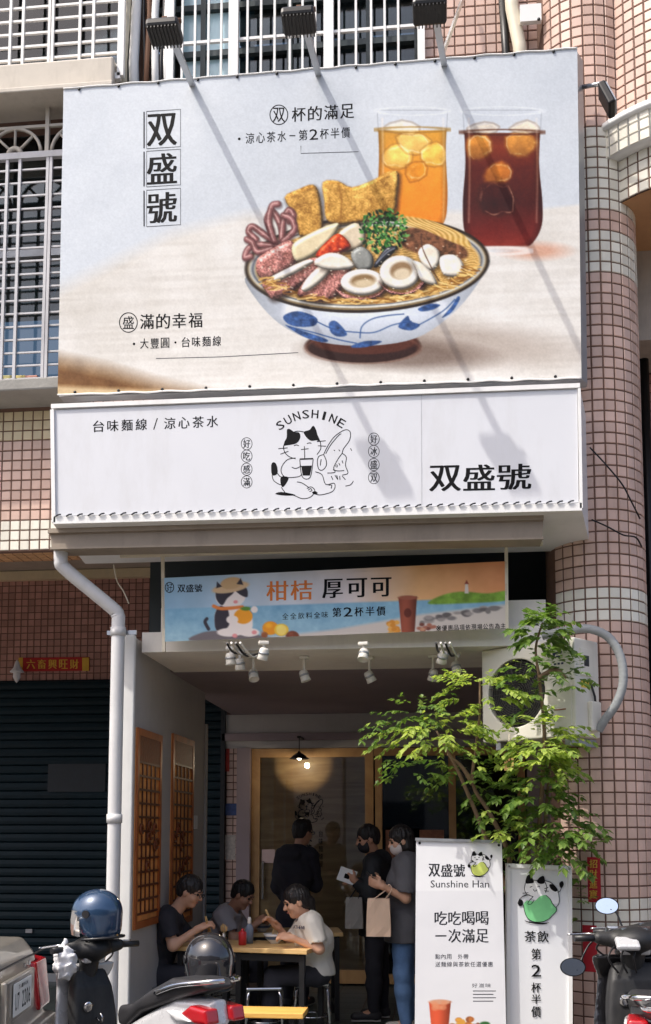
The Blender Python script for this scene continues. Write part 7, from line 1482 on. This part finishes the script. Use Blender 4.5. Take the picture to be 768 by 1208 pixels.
# white plastic bag cover and key on the handlebar
bg_ = thing('plastic_cover', 'crumpled white plastic bag on the handlebar of the silver scooter', 'bag', Msc @ Vector((.9, .22, .95)), ang); s = Sdf((-.12, -.12, -.15), (.14, .14, .14), .007); s.ball((0, 0, 0), (.06, .065, .085), 0); s.cone((0, 0, .05), (.02, -.01, .10), .04, .02, .03); s.wrinkle(.012, 60); s.wrinkle(.006, 130); s.build('bag', mat('white_poly', lin((222, 222, 224)), .35, var=.05), bg_)
# right scooters
rzB = math.radians(91); HB2 = pt(748, 1122, Y=6.25); HB2 = Vector((HB2.x, 6.25, 1))
lm = pt(676, 1141, Y=6.2); rm = pt(757, 1110, Y=6.2)
locB = from_bar(HB2, rzB); Minv = (Matrix.Translation(locB) @ Matrix.Rotation(rzB, 4, 'Z')).inverted(); l_ = Minv @ lm; r_ = Minv @ rm
sB = scooter('dark grey scooter seen from behind with a red tail light beside the light-box sign', locB, rzB, GRPH, mirrors=((l_.x, l_.y-.02, l_.z-.02), (r_.x, r_.y+.02, r_.z-.02)), plate=None)
MB().bbox((-.49, 0, .66), (.06, .15, .11), .02).build('tail_panel', REDL, sB, world=False)
BEI = mat('beige_plastic', lin((196, 182, 160)), .4, var=.06, dirt_shade=.2)
MB().tube([(-.47, .12*math.cos(a), .66+.11*math.sin(a)) for a in np.linspace(-.3, 3.44, 18)], .026, 10).build('tail_trim', BEI, sB, world=False)
for sy in (-1, 1): s = Sdf((-.5, -.25, .55), (-.3, .25, .85), .008); s.ball((-.42, sy*.175, .70), (.045, .035, .05), 0); s.build('turn_signal', AMBL, sB)
MB().bbox((.80, .06, 1.01), (.10, .13, .035), .014, M=Matrix.Rotation(R(-30), 3, 'Y')).build('cowl_trim', SILV, sB, world=False)
s = Sdf((.85, -.2, .95), (1.25, .2, 1.3), .009); s.slab([(1.0, .98), (1.14, .96), (1.06, 1.085), (.98, 1.075)], -.14, .14, .02, 0); s.build('wind_screen', GRPH, sB)
for k in range(3): MB().tube(crom([(.9, .1-.06*k, 1.0), (.84, .16-.07*k, .93), (.88, .1-.05*k, .84)], False, 6), .006, 6).build('cable', BLACKP, sB, world=False)
HC = pt(768, 1112, Y=6.65); rzC = math.radians(80); locC = from_bar(Vector((HC.x, 6.6, 1)), rzC)
sC = scooter('second dark scooter at the right edge with a raised round mirror', locC, rzC, mat('black_paint', lin((38, 38, 42)), .2, .3, var=.05, coat=.8), mirrors=((.95, .24, 1.16), (.95, -.3, 1.16)))
# ---- silver sedan parked at the left, its rear towards the shop
SEDAN = mat('sedan_paint', lin((176, 170, 160)), .3, .5, var=.04, coat=.6, dirt_shade=.35, dirt_shade_col=(.22, .2, .17))
pc = pt(19, 1158, Y=5.3); cz = math.radians(180+9)
carr = thing('silver_sedan', 'dusty champagne silver sedan parked at the left edge, rear end showing', 'car', (pc.x, pc.y, G0), cz)   # x forward from the rear bumper, y left
s = Sdf((-.1, -.95, .1), (4.6, .95, 1.55), .021)
s.slab([(0.02, .45), (-.0, .62), (.05, .95), (.12, 1.035), (.9, 1.04), (3.2, .98), (4.2, .84), (4.42, .70), (4.42, .35), (4.3, .25), (.15, .25)], -.86, .86, .12, 0, taper=lambda x, z: np.clip(1-.10*np.clip((.5-x)/.5, 0, 1)-.12*np.clip((x-3.7)/.7, 0, 1)-.07*np.clip((z-.7)/.35, 0, 1), .6, 1))
s.slab([(.75, .98), (1.25, 1.38), (1.7, 1.45), (2.5, 1.43), (3.25, .98)], -.72, .72, .08, .05, taper=lambda x, z: np.clip(1-.2*np.clip((z-1.0)/.45, 0, 1), .5, 1))
s.slab([(-.05, .30), (-.07, .44), (-.06, .60), (.1, .62), (.1, .28)], -.80, .80, .04, .02)
for x in (.85, 3.5): s.cone((x, -1, .31), (x, 1, .31), .35, .35, 0, sub=True)
s.build('body', SEDAN, carr)
DGL = mat('car_glass', lin((30, 34, 38)), .06, var=.05)
for sy in (-1, 1):
    for x in (.85, 3.5):
        t = MB(); wheel(t, (x, sy*.74, .31), .31, .2); t.build('tyre', TYRE, carr, world=False); MB().lathe([(.25, -.09), (.22, -.10), (.05, -.08), (.05, .08), (.22, .10), (.25, .09)], (x, sy*.74, .31), 28, Matrix.Rotation(math.pi/2, 3, 'X')).build('rim', RIM, carr, world=False)
    s = Sdf((-.1, -.9, .55), (.45, .9, 1.0), .010); s.slab([(-.015, .64), (.015, .90), (.10, .92), (.25, .86), (.28, .70), (.1, .63)], sy*.50, sy*.835, .03, 0, taper=lambda x, z: np.clip(1-.06*np.clip((.2-x)/.2, 0, 1), .5, 1)); s.build('tail_light', REDL, carr)
    s = Sdf((.9, -.8, .95), (3.3, .8, 1.45), .02); s.slab([(1.05, 1.05), (1.32, 1.32), (2.42, 1.35), (2.98, 1.05)], sy*.60, sy*.715, .03, 0, taper=lambda x, z: np.clip(1-.16*np.clip((z-1.0)/.45, 0, 1), .5, 1)); s.build('side_window', DGL, carr)
MB().hexa([(.80, -.58, 1.045), (.80, .58, 1.045), (.82, .58, 1.045), (.82, -.58, 1.045), (1.22, -.5, 1.375), (1.22, .5, 1.375), (1.26, .5, 1.375), (1.26, -.5, 1.375)]).build('rear_window', DGL, carr, world=False)
MB().bbox((-.012, 0, .80), (.03, .62, .21), .01).build('plate_recess', SEDAN, carr, world=False)
MB().bbox((-.034, 0, .80), (.006, .38, .16), .002).build('number_plate', mat('plate_white', lin((226, 228, 226)), .4, var=.08, scale=15, dirt_shade=.15), carr, world=False)
Mp = W[carr.name]; pn = Mp.to_3x3() @ Vector((-1, 0, 0)); plp = Plane(Mp @ Vector((-.0375, 0, .8)), pn)
mbp = MB()
for k, ch in enumerate('U7-2206'):
    if ch == '-': continue
    v, f = glyph(ch, .01); u = (v-v.min(0))/np.maximum(v.max(0)-v.min(0), 1e-6); y0 = .165-.048*k; mbp.add([(-.0378, y0-.036*a, .745+.085*b) for a, b in u], f)
mbp.build('plate_number', INKM, carr, world=False)
mb2 = MB()
for k, ch in enumerate('TAIWAN'):
    v, f = glyph(ch, .01); u = (v-v.min(0))/np.maximum(v.max(0)-v.min(0), 1e-6); y0 = .1-.035*k; mb2.add([(-.0378, y0-.026*a, .845+.02*b) for a, b in u], f)
mb2.build('plate_text', INKM, carr, world=False)
MB().bar((.0, -.7, .965), (.0, .7, .965), .012, .006).build('trunk_seam', BLACKP, carr, world=False)
mb3 = MB()
for k, y in enumerate((.30, .24, .20, -.30, -.36, -.42)): mb3.box((.028, y, .915), (.006, .035, .012+.012*(k % 2)))
mb3.build('trunk_emblem', CHROME, carr, world=False)
